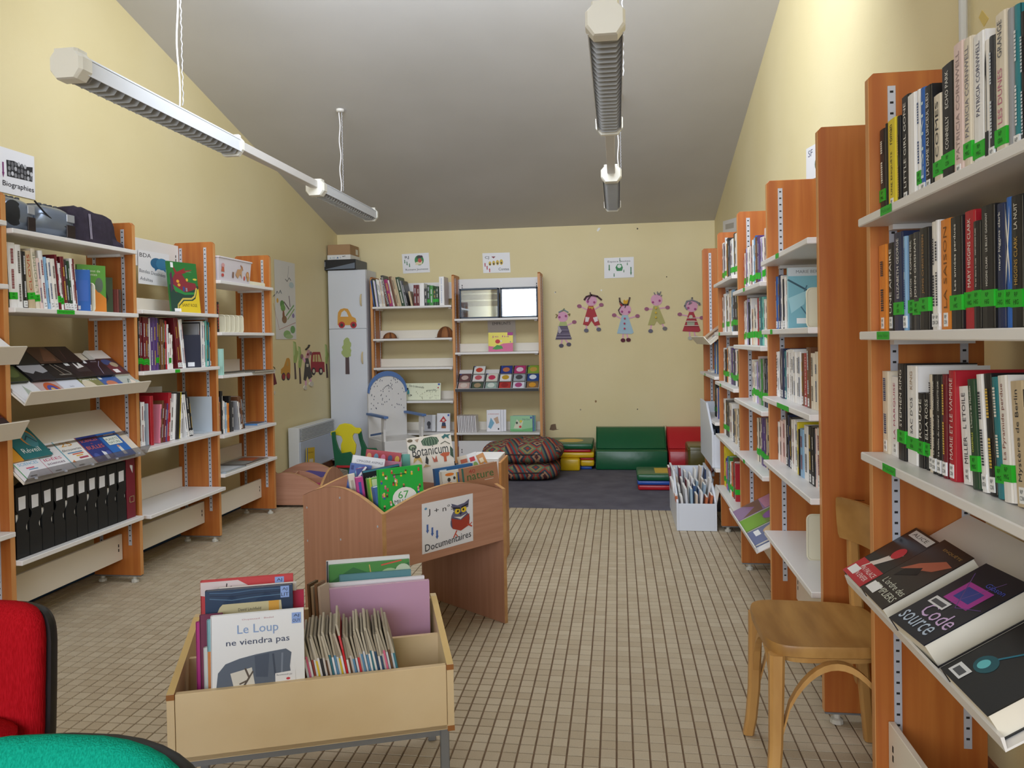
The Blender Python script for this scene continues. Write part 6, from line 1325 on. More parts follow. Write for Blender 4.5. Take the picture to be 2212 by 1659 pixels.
plants = [('P', [(.35, .72), (.32, .86), (.40, .95), (.55, .97), (.68, .93), (.72, .80), (.66, .70), (.5, .68)], '3f5a44')] + [('L', [(.38 + .06 * k, .70), (.36 + .065 * k, .83), (.42 + .04 * k, .94)], .006, '8aa486') for k in range(6)] + [
    ('P', [(.78, .92), (.82, .84), (.88, .90), (.95, .82), (.94, .92), (1, .97), (.9, .97), (.86, 1), (.83, .95)], '2f6a6c'), ('E', .12, .70, .09, .10, '4a5a40'), ('E', .12, .70, .05, .06, 'a8b494'), ('P', [(.18, .93), (.28, .95), (.24, .84)], 'a8907c'), ('E', .08, .92, .06, .05, '6a5c44'),
    ('T', 'Botanicum', .5, .55, .13, .80, 0, '22262a'), ('R', .34, .455, .66, .465, '8a8478'), ('P', [(.12, .34), (.2, .42), (.28, .34), (.30, .15), (.2, .3), (.1, .2)], 'c8a860'), ('E', .2, .38, .06, .04, '3a2c1c'), ('P', [(.40, .40), (.44, .25), (.42, .10), (.36, .16), (.38, .3)], '2a2a28'),
    ('P', [(.55, .15), (.52, .35), (.58, .24), (.62, .36), (.64, .15)], 'b8604a'), ('P', [(.70, .36), (.78, .42), (.93, .40), (.90, .30), (.84, .28), (.84, .12), (.78, .12), (.78, .28)], 'c05a34'), ('P', [(.95, .6), (1, .5), (1, .2), (.93, .3)], '2f4a34'), ('L', [(.75, .70), (.85, .76), (.95, .66)], .012, '6a6a5c'), ('P', [(.3, .02), (.36, .12), (.48, .04)], 'b89a6a')]
def bin_book2(tl, tr, P, dpt, ang_, zb, lean, t, col, items, label, hmax=None, group='picture books in the beech bin'):
    nrm = Vector((-math.sin(ang_), math.cos(ang_), 0)); hd = Vector((math.cos(ang_), math.sin(ang_), 0)); o = P(*dpt, 0) if isinstance(dpt, tuple) else P(0, dpt, 0)
    a, b = on_plane(o, nrm, *tl), on_plane(o, nrm, *tr)
    u = b - a; w = u.length; u.normalize()
    v0 = Vector((0, 0, 1)) * math.cos(lean) + nrm * math.sin(lean); v = (v0 - u * v0.dot(u)).normalized()
    h = (min(a.z, b.z) - zb) / v.z
    if hmax: h = min(h, hmax)
    n = u.cross(v)
    return face_book(a - v * h - n * t, u, v, n, w, h, t, col, items, label, group, 'picture book', 'picture_book')
A2 = BANG - .75; B2G = 'picture books in the beech bin'
bin_book2(q(475, 812), q(795, 850), PB, (.22, .53), A2, ZT, .04, .02, 'b03a44', [('E', .1 + .2 * k, .90, .065, .055, c) for k, c in enumerate(['d8a070', '6a98b8', 'd87a9c', '4a5a8a', 'd8b050'])], 'red album with a row of coloured discs in the beech bin')
bin_book2(q(795, 860), q(872, 855), PB, (.32, .47), A2, ZT, .04, .015, '5fa79a', [], 'sea green album beside the plant book in the beech bin')
bin_book2(q(838, 716), q(1248, 660), PB, (.42, .40), A2 + .1, ZT, .08, .03, 'e0d8cc', up_(plants, .58, .42), 'large cream album with cactus and mushroom drawings, tallest in the bins')
for k, (x0, x1, y0, c, nm) in enumerate(((1305, 1425, 885, 'e0d4c0', 'cream'), (1390, 1480, 862, 'e4e4e4', 'white'), (1480, 1545, 870, 'c8883c', 'orange'))):
    bin_book2(q(x0, y0), q(x1, y0 - 30), PB, (.56, .48 - .05 * k), A2, ZT, .06, .008, c, [('R', .2, .85, .7, .93, ['c86a4c', 'c83a44', 'e8d8b8'][k]), ('E', .6, .75, .25, .08, ['8a9a5c', '8ab05c', '6a9ac0'][k])], f'{nm} booklet sticking up in the beech bin', hmax=.3)
bin_book2(q(640, 915), q(800, 930), PB, .50, BANG - .55, ZT, .04, .012, 'c88aa8', [], 'pink album behind the dark book in the beech bin', group=B2G)
bin_book2(q(350, 862), q(648, 902), PB, .44, BANG - .6, ZT, .10, .014, 'e4e4ea', [('T', "L'IMAGERIE ANIMALE", .55, .93, .035, .8, 0, '5a5a6a'), ('E', .3, .82, .08, .04, 'b0784c'), ('E', .6, .80, .09, .03, 'a86a40'), ('E', .88, .78, .09, .05, 'b4b4b8'), ('L', [(.12, .88), (.1, .78)], .02, '5a4a3a')], 'white animal picture album leaning at the left of the beech bin', group=B2G)
bin_book2(q(330, 935), q(525, 962), PB, .39, BANG - .6, ZT, .10, .012, '3a5aa8', [('E', .5, .82, .25, .14, '7ab0d8'), ('E', .6, .78, .15, .06, 'e8e8f0'), ('R', .05, .9, .18, .97, '2a3c80')], 'blue album with a pale swirl in the beech bin', group=B2G)
bin_book2(q(378, 992), q(470, 975), PB, .34, BANG - .6, ZT, .08, .022, 'c03a44', [('R', 0, .85, 1, 1, '3a4a90'), ('L', [(0, .85), (1, 1)], .03, 'e8e4e4')], 'album showing a flag corner in the beech bin', group=B2G)
bin_book2(q(300, 1048), q(362, 1035), PB, .30, BANG - .6, ZT, .05, .03, 'd8d0c4', [('R', .3, .3, .7, .9, 'b4a898'), ('T', 'LA', .5, .12, .08, .6, 0, '3a342c')], 'cream album spine, leftmost in front of the beech bin', group=B2G)
bin_book2(q(368, 1075), q(440, 1062), PB, .22, BANG - .5, ZT, .05, .03, 'b8388a', [('R', .35, .7, .7, .92, '3a4aa0')], 'bright pink album in the beech bin', group=B2G)
bin_book2(q(440, 1012), q(775, 945), PB, .26, BANG - .35, ZT, .10, .018, '24222a', [('R', 0, .97, 1, 1, '3a7a90'), ('T', 'LA GRANDE', .35, .86, .06, .55, 0, 'c8c4cc'), ('E', .3, .70, .06, .04, 'b8b8c0')], 'black album with teal top edge in the beech bin', group=B2G)
bin_book2(q(478, 1085), q(600, 1062), PB, .17, BANG - .4, ZT, .05, .025, '6aa83c', [('R', .35, .2, 1, .98, 'c4d4a8'), ('R', .15, 0, .3, 1, 'c8c040')], 'green and yellow album in the beech bin', group=B2G)
bin_book2(q(538, 1165), q(640, 1140), PB, .11, BANG - .3, ZT, .05, .03, '5a7ab8', [('T', 'PI', .75, .45, .14, None, 0, 'e8ecf4'), ('R', 0, 0, 1, .25, '78b82c')], 'blue album with a green foot in the beech bin', group=B2G)
bin_book2(q(582, 1000), q(985, 950), PB, .075, BANG - .18, ZT, .08, .016, '2fb54a', up_(crowd2 + [('E', .55, .40, .28, .22, 'ecf0ec'), ('R', .3, .88, .6, .90, '1e5a2c')], .30, .68) + [('T', '67', .52, .62, .10, .24, 0, '3aa848'), ('T', 'MILLIONS', .56, .53, .055, .50, 0, '1e2a22'), ('T', 'DE FRANÇAIS', .52, .47, .035, .4, 0, '5ab868')], 'bright green album with a crowd of people, front of the beech bin', group=B2G)
bin_book2(q(1100, 992), q(1450, 936), PB, (.42, .17), BANG - .25, ZT, .10, .02, '3a6a9c', [('R', 0, 0, .12, 1, '2f5f94'), ('R', .12, 0, .3, .96, 'e0e4ea')], 'blue and white album in the right half of the beech bin', group=B2G)
bin_book2(q(1160, 1020), q(1345, 990), PB, (.42, .11), BANG - .2, ZT, .10, .02, 'd8d4c8', [('E', .4, .93, .22, .03, 'd8782c'), ('E', .35, .83, .08, .04, '3a3a34'), ('E', .62, .85, .06, .03, '3a3a34'), ('E', .36, .68, .30, .10, 'b85a24'), ('R', .72, 0, .95, .95, '3a5a90'), ('R', .72, 0, .78, .95, 'c8a838')], 'pale album with orange spots in the right half of the beech bin', group=B2G)
bin_book2(q(1345, 990), q(1672, 922), PB, (.50, .075), BANG - .10, ZT, .10, .022, 'a8785a', [('R', 0, 0, .05, 1, '3a6a5c'), ('T', '40', .28, .915, .075, .18, 0, 'a83a34'), ('T', 'activités avec la', .64, .92, .035, .48, 0, 'b86a54'), ('T', 'nature', .50, .81, .115, .74, 0, '3f6a3c'), ('L', [(.2, .66), (.45, .62)], .015, 'c8602c'), ('R', .6, .70, .85, .71, 'd8c8b8')], 'brown album about nature at the right end of the beech bin', group=B2G)
bin_book2(q(155, 1192), q(275, 1170), PB, .40, BANG - .6, ZT, .05, .012, '6ac84a', [], 'lime green album low in the left compartment of the beech bin', group=B2G)
# small beech floor bin
PS = beech_bin((-2.832, 5.63), R(2), .545, .52, .02, .165, .105, 'low beech floor bin with wavy rims by the left wall', legs=False)
for k, (x, y, c, nm) in enumerate(((.33, .10, 'c8303c', 'red'), (.36, .30, 'd8405c', 'pink red'), (.40, .20, 'dcd8d4', 'white'), (.46, .14, 'b0486c', 'magenta'), (.28, .22, 'd86a7c', 'rose'), (.48, .33, '4a4a90', 'violet'))):
    o0 = PS(x - .12, y + .02, .034 + .022 * k)
    face_book(o0, Vector((math.cos(.3 * k - .6), math.sin(.3 * k - .6), .12)), Vector((-math.sin(.3 * k - .6), math.cos(.3 * k - .6), .25)), Vector((0, -.25, 1)), .17, .17, .012, c, [], f'{nm} picture book lying in the low floor bin', 'picture books in the low floor bin', 'picture book', 'picture_book')
# white stand with an orange edge behind the beech bin
s1, s2 = on(1, 4.25, 1052, 1040), on(1, 4.25, 1078, 1040); zt2 = on(1, 4.25, 1065, 990).z
t = thing('display_stand', 'low white display stand with orange edge behind the beech bin', 'stand', ((s1.x + s2.x) / 2, 4.4, .001))
obj('body', MB().box(s1.x - .10, s2.x, 4.25, 4.50, .001, zt2, WHITE), t, bevel=.003, seg=1)
obj('side_panel', MB().box(s2.x + .0005, s2.x + .016, 4.24, 4.51, .001, zt2 - .02, WOODEDGE), t, bevel=.003, seg=1)

# ------------------------------------------------------------------ cream picture-book bin in front
P0, P1 = Vector((-1.135, 1.78, 0)), Vector((-.455, 2.03, 0))
cx_, cw = (P1 - P0).normalized(), (P1 - P0).length
cyv = Vector((-cx_.y, cx_.x, 0)); CD = .40
def PC(x, y, z): return P0 + cx_ * x + cyv * y + Vector((0, 0, z))
c0 = PC(cw / 2, CD / 2, 0)
t = thing('book_bin', 'cream book bin on a grey steel frame in the foreground', 'book bin', (c0.x, c0.y, 0))
Z0, Z1, Z2, TT = .212, .386, .455, .018
for x_ in (0, cw - TT):
    prof = [(0, Z0 - .004), (CD, Z0 - .004), (CD, Z2), (CD - .03, Z2), (.0, Z1 + .003)]
    sp_ = obj('side_panel', MB().prism([PC(x_, y, z) for y, z in prof], cx_ * TT, BEIGE), t)
    e = MB(); a, b = PC(x_, -.0006, Z1 + .0036), PC(x_, CD - .03, Z2 + .0008); e.add([a, a + cx_ * TT, b + cx_ * TT, b], [(0, 1, 2, 3)], BEIGEEDGE); obj('edge_band', e, sp_)
    for z_ in (Z1 - .012, Z0 - .004):
        obj('worn_corner', MB().obox(PC(x_ - .0006, -.0012, z_), cx_ * (TT + .0012), cyv * .012, (0, 0, .014), mat('9a6230', .8)), sp_, label='chipped brown corner') if x_ > 0 or z_ > .3 else None
obj('front_panel', MB().obox(PC(TT + .001, .002, Z0), cx_ * (cw - 2 * TT - .002), cyv * TT, (0, 0, Z1 - Z0), BEIGE), t, bevel=.0012, seg=1)
obj('back_panel', MB().obox(PC(TT, CD - TT, Z0), cx_ * (cw - 2 * TT), cyv * TT, (0, 0, Z2 - Z0 - .01), BEIGE), t)
obj('bottom_panel', MB().obox(PC(TT, .002, Z0), cx_ * (cw - 2 * TT), cyv * (CD - .01), (0, 0, .012), BEIGE), t)
obj('divider', MB().obox(PC(TT, .20, Z0), cx_ * (cw - 2 * TT), cyv * .014, (0, 0, Z1 + .012 - Z0), BEIGE), t)
obj('divider', MB().obox(PC(cw / 2 - .007, .02, Z0), cx_ * .014, cyv * (CD - .05), (0, 0, Z1 - Z0 - .004), BEIGE), t)
fr = MB()
for y_ in (.03, CD - .05): fr.obox(PC(.02, y_, Z0 - .029), cx_ * (cw - .04), cyv * .022, (0, 0, .025), GREYSTEEL)
obj('frame_rail', fr, t)
for x_ in (.012, cw - .036):
    for y_ in (.02, CD - .045): obj('leg', MB().obox(PC(x_, y_, .001), cx_ * .024, cyv * .024, (0, 0, Z0 - .005), GREYSTEEL), t, bevel=.002, seg=1)
GC = 'picture books in the cream bin'
def cream_book(tlx, tly, trx, depth, lean, tt, col, items, label, twist=0.0, h=None):
    o = PC(0, depth, 0); n = cyv
    a, b = on_plane(o, n, tlx, tly), None
    b = on_plane(o, n, trx, tly)
    w = (b - a).dot(cx_)
    hd = (cx_ * math.cos(twist) + cyv * math.sin(twist)); bk = Vector((-hd.y, hd.x, 0))
    v = Vector((0, 0, 1)) * math.cos(lean) + bk * math.sin(lean); zb = Z0 + .013
    hh = h or (a.z - zb) / v.z
    nn = hd.cross(v)
    return face_book(a - v * hh - nn * tt, hd, v, nn, w, hh, tt, col, items, label, GC, 'picture book', 'picture_book')
AJ = lambda code, u=.80, v=.95: [('R', u, v - .04, u + .10, v + .04, '8aa4dc'), ('T', 'AJ', u + .05, v + .017, .024, .06, 0, '1a1c2a'), ('T', code, u + .05, v - .018, .024, .085, 0, '1a1c2a')]
cream_book(433, 1256, 633, .165, .03, .012, 'c8484c', [('P', [(0, .99), (.4, .99), (.95, .78), (.3, .86), (0, .9)], 'd8c8c8'), ('L', [(.25, .80), (.28, .97)], .008, '4a3a3c'), ('L', [(.22, .92), (.33, .95)], .006, '4a3a3c')] + AJ('FLE'), 'red album with a bare tree, rear left of the cream bin')
cream_book(470, 1272, 640, .135, .03, .012, 'e0dcdc', [], 'white album between the red one and the curtain one, cream bin')
cream_book(590, 1280, 656, .128, .03, .010, 'b02c4a', AJ('BRI', .55, .94), 'crimson album at the right of the left compartment, cream bin')
curtain = [('R', .12, .6, .88, .9, 'c8bc94'), ('P', [(0, 1), (1, 1), (1, .93), (.80, .91), (.70, .97), (.55, .90), (.42, .90), (.30, .965), (.16, .88), (.10, .8), (0, .75)], '243a58'), ('P', [(.86, .93), (1, .94), (1, .6), (.9, .6)], '22344e')] + [('L', [(.05, .985 - .02 * k), (.3, .975 - .025 * k), (.55, .985 - .025 * k), (.95, .98 - .02 * k)], .005, c) for k, c in enumerate(['4a6a8c', '1a2a44', '5a7a98'])] + [('R', .72, .82, .84, .90, 'd8a040'), ('T', 'David Litchfield', .5, .855, .02, .26, 0, '3a3428')] + AJ('LIT', .86, .955)
cream_book(443, 1278, 632, .105, .03, .014, '2a3c58', curtain, 'dark blue album with theatre curtains in the cream bin')
cream_book(423, 1345, 470, .088, .02, .010, 'b83a84', [], 'magenta album at the far left of the cream bin', h=.27)
cream_book(431, 1330, 480, .075, .02, .010, '7a3a54', [], 'plum album beside the magenta one in the cream bin')
cream_book(440, 1400, 480, .060, .02, .010, 'dcdcd8', [('R', .3, 0, .45, 1, 'd8c030')], 'white and yellow album behind the wolf book', h=.20)
cream_book(447, 1340, 500, .050, .02, .010, '8ab8c0', [('R', 0, 0, .2, .75, 'd88a4c')], 'pale blue album with orange spine strip behind the wolf book')
wolf = up_([('P', [(.05, .08), (.07, .30), (.15, .42), (.3, .48), (.48, .52), (.62, .54), (.8, .56), (.86, .50), (.84, .30), (.86, .10), (.6, .0), (.1, .0)], '5c6678'), ('P', [(.46, .50), (.47, .2), (.6, .18), (.62, .52)], '4a5468'), ('L', [(.66, .5), (.68, .2)], .014, '3f495c'), ('L', [(.76, .5), (.75, .2)], .014, '7a8496'),
        ('P', [(.20, .28), (.43, .34), (.46, .10), (.24, .05)], 'd8d4cc'), ('L', [(.36, .33), (.40, .20), (.34, .08)], .014, '5a5048'), ('L', [(.44, .28), (.38, .16), (.30, .12)], .012, '5a5048'), ('P', [(.68, .22), (.90, .24), (.90, .10), (.68, .08)], 'e8e8ec'), ('E', .82, .13, .022, .018, 'c83a4c'), ('T', 'Recommandé par', .78, .19, .018, .17, 0, '5a5a64'), ('E', .05, .04, .10, .05, '8a5a50')], .42, .52) + [
        ('T', 'Ouyessad · Badel', .5, .955, .014, .34, 0, 'c89aa4'), ('T', 'Le Loup', .50, .875, .085, .44, 0, '8aa4d0'), ('T', 'ne viendra pas', .50, .785, .058, .68, 0, '3f4a6a')] + AJ('OUY', .87, .935)
cream_book(455, 1332, 656, .032, .08, .012, 'e9eaee', wolf, 'white album about a wolf, front left of the cream bin')
cream_book(703, 1262, 917, .330, .04, .012, 'd8d2da', [('R', 0, .96, 1, 1, 'ece8ec')], 'pale grey pink album behind the mauve one, cream bin')
cream_book(698, 1274, 928, .290, .02, .014, 'c49ab8', [('R', .42, .45, .75, .458, '5a3a50'), ('R', .42, .42, .55, .426, '7a5a70'), ('R', .42, .39, .52, .396, '7a5a70')], 'mauve album, largest in the rear right of the cream bin', twist=.02)
cream_book(705, 1213, 885, .375, .03, .012, 'd8d8da', [('R', .0, .0, .02, 1, '3a3a40')], 'white album hindmost in the cream bin')
cream_book(710, 1222, 884, .362, .03, .012, '4a8a48', [('P', [(0, .85), (.3, .97), (.6, .88), (1, .98), (1, .6), (0, .6)], '2f6a3a'), ('E', .75, .88, .12, .06, '9ab88a'), ('E', .92, .90, .10, .07, 'b8c8b0'), ('E', .25, .84, .14, .06, '6aa05c'), ('L', [(.5, .98), (.54, .8)], .01, 'b8a05a'), ('L', [(.65, .97), (.9, 1)], .012, 'c8503c')], 'green jungle album in the rear right of the cream bin')
cream_book(733, 1243, 888, .348, .03, .010, '5a8a94', [], 'blue green album in the rear right of the cream bin')
for k, (x, c) in enumerate(((668, '6a5440'), (676, 'b8a890'), (684, '8a6a50'), (691, 'c8b8a8'))):
    cream_book(x, 1262 + 6 * (k % 2), x + 34, .31 - .02 * k, .05, .008, c, [], f'{["dark brown", "beige", "brown", "pale"][k]} thin album edge left of the mauve album, cream bin', twist=1.0)
rm = random.Random(21); cols = ['d8d4d4', 'e4e2e4', 'e8e6ea', 'c8c0bc', 'e0dcd8', 'd0d4da']; acc = ['b83a5c', 'd8b830', '2a4a6a', '8a3a34', '3a7a8c', 'c8303c', '2a2a30', '5a8ab0', 'd86a8c', '6a4a34']
nm_ = 40; x_a, x_b = .368, .600
for k in range(nm_):
    x = x_a + (x_b - x_a) * k / (nm_ - 1); th = (x_b - x_a) / nm_ * .92; ln = -.17; y0 = .028 + rm.uniform(0, .006); dpt = .155; H = .262 + rm.uniform(-.012, .012) + (.035 if k == 17 else 0)
    zb = Z0 + .0125
    def S(i, y, s): # curved sheet: straight below, curling at the top
        z = H * i; xx = x + math.sin(ln) * z + (-.02 * max(0, i - .72) * (1 + .8 * math.sin(k * 1.3))) + s * th
        return PC(xx, y + (.02 * max(0, i - .72) * 3), zb + z * math.cos(ln))
    lv = [0, .40, .78, .90, 1]
    mcol, mac, pg_ = mat(rm.choice(cols), .4), mat(rm.choice(acc), .4), mat(rm.choice(['aa9f8c', '9a8e7c', 'b8ae9c', '8a8070']), .8)
    if k == 17: mcol = mac = mat('c81c28', .35)
    mb = MB()
    for i in range(4):
        q0, q1 = lv[i], lv[i + 1]; mm = [mcol, mac if k % 2 else mcol, pg_, pg_][i] if k != 17 or i > 2 else mcol
        A = [S(q0, y0, 0), S(q0, y0, 1), S(q1, y0, 1), S(q1, y0, 0)]; B = [S(q0, y0 + dpt, 0), S(q0, y0 + dpt, 1), S(q1, y0 + dpt, 1), S(q1, y0 + dpt, 0)]
        mb.add(A + B, [(0, 1, 2, 3), (7, 6, 5, 4), (1, 5, 6, 2), (4, 0, 3, 7)] + ([(3, 2, 6, 7)] if i == 3 else []) + ([(0, 4, 5, 1)] if i == 0 else []), mm)
        if i == 1 and k % 3 == 0:
            a2 = [S(q0 - .2, y0 - .0005, .15), S(q0 - .2, y0 - .0005, .75), S(q0 + .1, y0 - .0005, .75), S(q0 + .1, y0 - .0005, .15)]; mb.add(a2, [(0, 1, 2, 3)], mat(acc[(k // 3) % len(acc)], .4))
    tag(obj('magazine', mb), (f'thin bright red magazine in the middle of the cream bin row' if k == 17 else f'thin worn magazine, {ORD[k]} from the left in the cream bin row'), 'magazine', 'old magazines in the cream bin')

# ------------------------------------------------------------------ white bins on the right
def white_bin(x0, x1, y0, y1, zf_, zb_, zbase, label):
    t = thing('book_bin', label, 'book bin', ((x0 + x1) / 2, (y0 + y1) / 2, zbase)); T_ = .014
    WB2 = mat('dfe3ec', .4, name='white_bin_board')
    for x in (x0, x1 - T_):
        obj('side_panel', MB().prism([(x, y, zbase + z) for y, z in [(y0, 0), (y1, 0), (y1, zb_), (y0 + .32, zb_), (y0 + .012, zf_ + .02), (y0, zf_ + .015)]], (T_, 0, 0), WB2), t, bevel=.0015, seg=1)
    obj('front_panel', MB().box(x0 + T_, x1 - T_, y0 + .001, y0 + T_, zbase, zbase + zf_, WB2), t, bevel=.0015, seg=1)
    obj('back_panel', MB().box(x0 + T_, x1 - T_, y1 - T_, y1, zbase, zbase + zb_ - .02, WB2), t)
    obj('bottom_panel', MB().box(x0 + T_, x1 - T_, y0 + T_, y1 - T_, zbase + .002, zbase + .012, WB2), t)
white_bin(.362, .618, 5.092, 5.78, .176, .335, .001, 'white picture-book bin on the floor at the carpet corner')
rw = random.Random(31); WBC = ['e8e6e8', 'dcd8d4', 'd4d4d8', 'e8e4dc', 'c8c4c0', '3a5a8a', 'c06a40', '8a3440', '2a3a5c', 'e0dcdc', '9ab0c0', 'd0bca8', '5a8a5c', 'e6e2e0']
k = 0
for rowi in range(4):
    for j in range(9):
        y = 5.125 + rowi * .15 + rw.uniform(-.01, .01); x = .384 + j * .0245
        ln = .35 + rw.uniform(-.06, .05) if rowi else .28
        H = rw.uniform(.20, .27) + .02 * rowi; c = rw.choice(WBC)
        v = Vector((math.sin(-.14 + .04 * j), 0, 1)).normalized()
        o0 = Vector((x, y, .016)); uu = Vector((0, 1, 0))
        n_ = uu.cross(v) * -1
        mb = MB(); d_ = Vector((0, .11, .0)); n_ = Vector((v.z, 0, -v.x))
        mb.obox(o0, n_ * .015, d_, v * H, mat(c, .4)); mb.obox(o0 + n_ * .002 + v * .002 + d_ * .01, n_ * .011, d_ * .97, v * (H - .0005), PAGESW)
        tag(obj('picture_book', mb), f'{["front", "second", "third", "rear"][rowi]} row, {ORD[j]} thin picture book from the left in the white floor bin', 'picture book', 'picture books in the white floor bin'); k += 1
white_bin(.600, .895, 5.16, 5.86, .215, .40, .4008, 'white raised bin in the farthest right bookcase')
for j in range(5):
    o0 = Vector((.625 + j * .022, 5.22 + .012 * j, .416)); v = Vector((-.10 + .02 * j, .45, 1)).normalized(); n_ = Vector((1, 0, .1)).normalized()
    mb = MB().obox(o0, n_ * .012, Vector((0, .2, -.09)), v * .24, mat(['6a2c38', 'c8d0dc', '3a4a6c', 'd8d4d0', '6a8ab8'][j], .4))
    tag(obj('picture_book', mb), f'{["dark red", "pale", "navy", "cream", "blue"][j]} picture book in the raised white bin', 'picture book', 'picture books in the raised white bin')

# ------------------------------------------------------------------ chairs
t = thing('wooden_chair', 'old beech café chair with a plywood seat between the right bookcases', 'chair', (.57, 2.31, 0))
sx0, sx1, sy0, sy1, zs = .386, .735, 2.118, 2.508, .430
def rrect(x0, x1, y0, y1, r, fx=0, n=6):
    o = []
    for cx, cy, a0 in ((x1 - r, y1 - r, 0), (x0 + r + fx, y1 - r, PI / 2), (x0 + r + fx, y0 + r, PI), (x1 - r, y0 + r, 3 * PI / 2)):
        o += [(cx + r * math.cos(a0 + i * PI / 2 / n), cy + r * math.sin(a0 + i * PI / 2 / n)) for i in range(n + 1)]
    return o
# seat: front edge bowed, waisted to the back, slightly dished
def seat_ring(z, s):
    o = []
    for i in range(48):
        th = 2 * PI * i / 48; cxx = math.copysign(abs(math.cos(th)) ** .42, math.cos(th)); syy = math.copysign(abs(math.sin(th)) ** .42, math.sin(th))
        x = (sx0 + sx1) / 2 + (sx1 - sx0) / 2 * cxx * s; wdt = (sy1 - sy0) / 2 * (1 - .10 * (cxx + 1) / 2) * s
        o.append((x, (sy0 + sy1) / 2 + wdt * syy, z))
    return o
obj('seat', MB().loft([seat_ring(zs - .034, .95), seat_ring(zs - .030, .985), seat_ring(zs - .006, 1.0), seat_ring(zs, .99), seat_ring(zs - .001, .90), seat_ring(zs - .006, .70), seat_ring(zs - .009, .35), seat_ring(zs - .010, .05)], SEATWOOD), t, smooth=.6)
obj('seat_rail', MB().loft([seat_ring(zs - .058, .80), seat_ring(zs - .0345, .84)], CHAIRWOOD), t)
for y, s in ((2.150, -1), (2.474, 1)):
    path = [(.412, y, zs - .030), (.410, y + s * .002, .30), (.406, y + s * .006, .16), (.398, y + s * .016, .06), (.390, y + s * .026, .002)]
    mb = MB(); rs = [.020, .019, .0175, .0165, .016]
    mb.loft([[(p[0] + r * a, p[1] + r * b, p[2]) for a, b in ((-1, -.6), (-.6, -1), (.6, -1), (1, -.6), (1, .6), (.6, 1), (-.6, 1), (-1, .6))] for p, r in zip(path, rs)][::-1], CHAIRWOOD); obj('front_leg', mb, t)
    path = [(.752, y + s * .020, .002), (.735, y + s * .012, .20), (.716, y + s * .006, zs - .02), (.706, y, .56), (.702, y, .72)]
    mb = MB(); mb.loft([[(p[0] + r * a, p[1] + r * b, p[2]) for a, b in ((-1, -.6), (-.6, -1), (.6, -1), (1, -.6), (1, .6), (.6, 1), (-.6, 1), (-1, .6))] for p, r in zip(path, [.015, .0165, .018, .0165, .014])], CHAIRWOOD); obj('rear_leg', mb, t)
    # bentwood arch between front and rear leg
    arch_ = [(.425 + .285 * k / 16, y + s * .004, .195 + .180 * math.sin(PI * min(1, max(0, k / 16)) ) ** .6) for k in range(17)]
    mb = MB(); mb.loft([[(p[0], p[1] - .011, p[2] - .009), (p[0], p[1] + .011, p[2] - .009), (p[0], p[1] + .011, p[2] + .009), (p[0], p[1] - .011, p[2] + .009)] for p in arch_], CHAIRWOOD); obj('bentwood_brace', mb, t)
ys0, ys1 = 2.165, 2.46
arc2 = [(.410, ys0 + (ys1 - ys0) * k / 12, .23 + .155 * math.sin(PI * k / 12) ** .6) for k in range(13)]
obj('bentwood_brace', MB().loft([[(p[0] - .009, p[1], p[2] - .009), (p[0] + .009, p[1], p[2] - .009), (p[0] + .009, p[1], p[2] + .009), (p[0] - .009, p[1], p[2] + .009)] for p in arc2], CHAIRWOOD), t)
bk = []
for zz, ins in ((.634, .022), (.644, .006), (.675, 0), (.725, 0), (.752, .008), (.760, .024)):
    ring = []
    for k in range(13):
        u = k / 12; y = 2.120 + ins + (.385 - 2 * ins) * u; xb = .668 + .050 * (1 - (2 * u - 1) ** 2) + (zz - .64) * -.05
        ring.append((xb, y, zz))
    bk.append(ring)
mb = MB(); vs = []; n = 13
for ring in bk: vs += ring
for ring in bk: vs += [(x + .013, y, z) for x, y, z in ring]
fs = []; m_ = len(bk)
for i in range(m_ - 1):
    for k in range(n - 1):
        a = i * n + k; fs.append((a, a + n, a + n + 1, a + 1)); b = m_ * n + a; fs.append((b, b + 1, b + n + 1, b + n))
for k in range(n - 1):
    fs.append((k, k + 1, m_ * n + k + 1, m_ * n + k)); a = (m_ - 1) * n + k; fs.append((a + 1, a, m_ * n + a, m_ * n + a + 1))
for i in range(m_ - 1):
    a = i * n; fs.append((a, m_ * n + a, m_ * n + a + n, a + n)); a = i * n + n - 1; fs.append((a + n, m_ * n + a + n, m_ * n + a, a))
mb.add(vs, fs, SEATWOOD); obj('backrest', mb, t, smooth=.6)
def fabric(nm, c1, c2):
    return noisy('fabric_' + nm, c1, c2, (420, 420, 60), .95, .6, None, 2, .1)
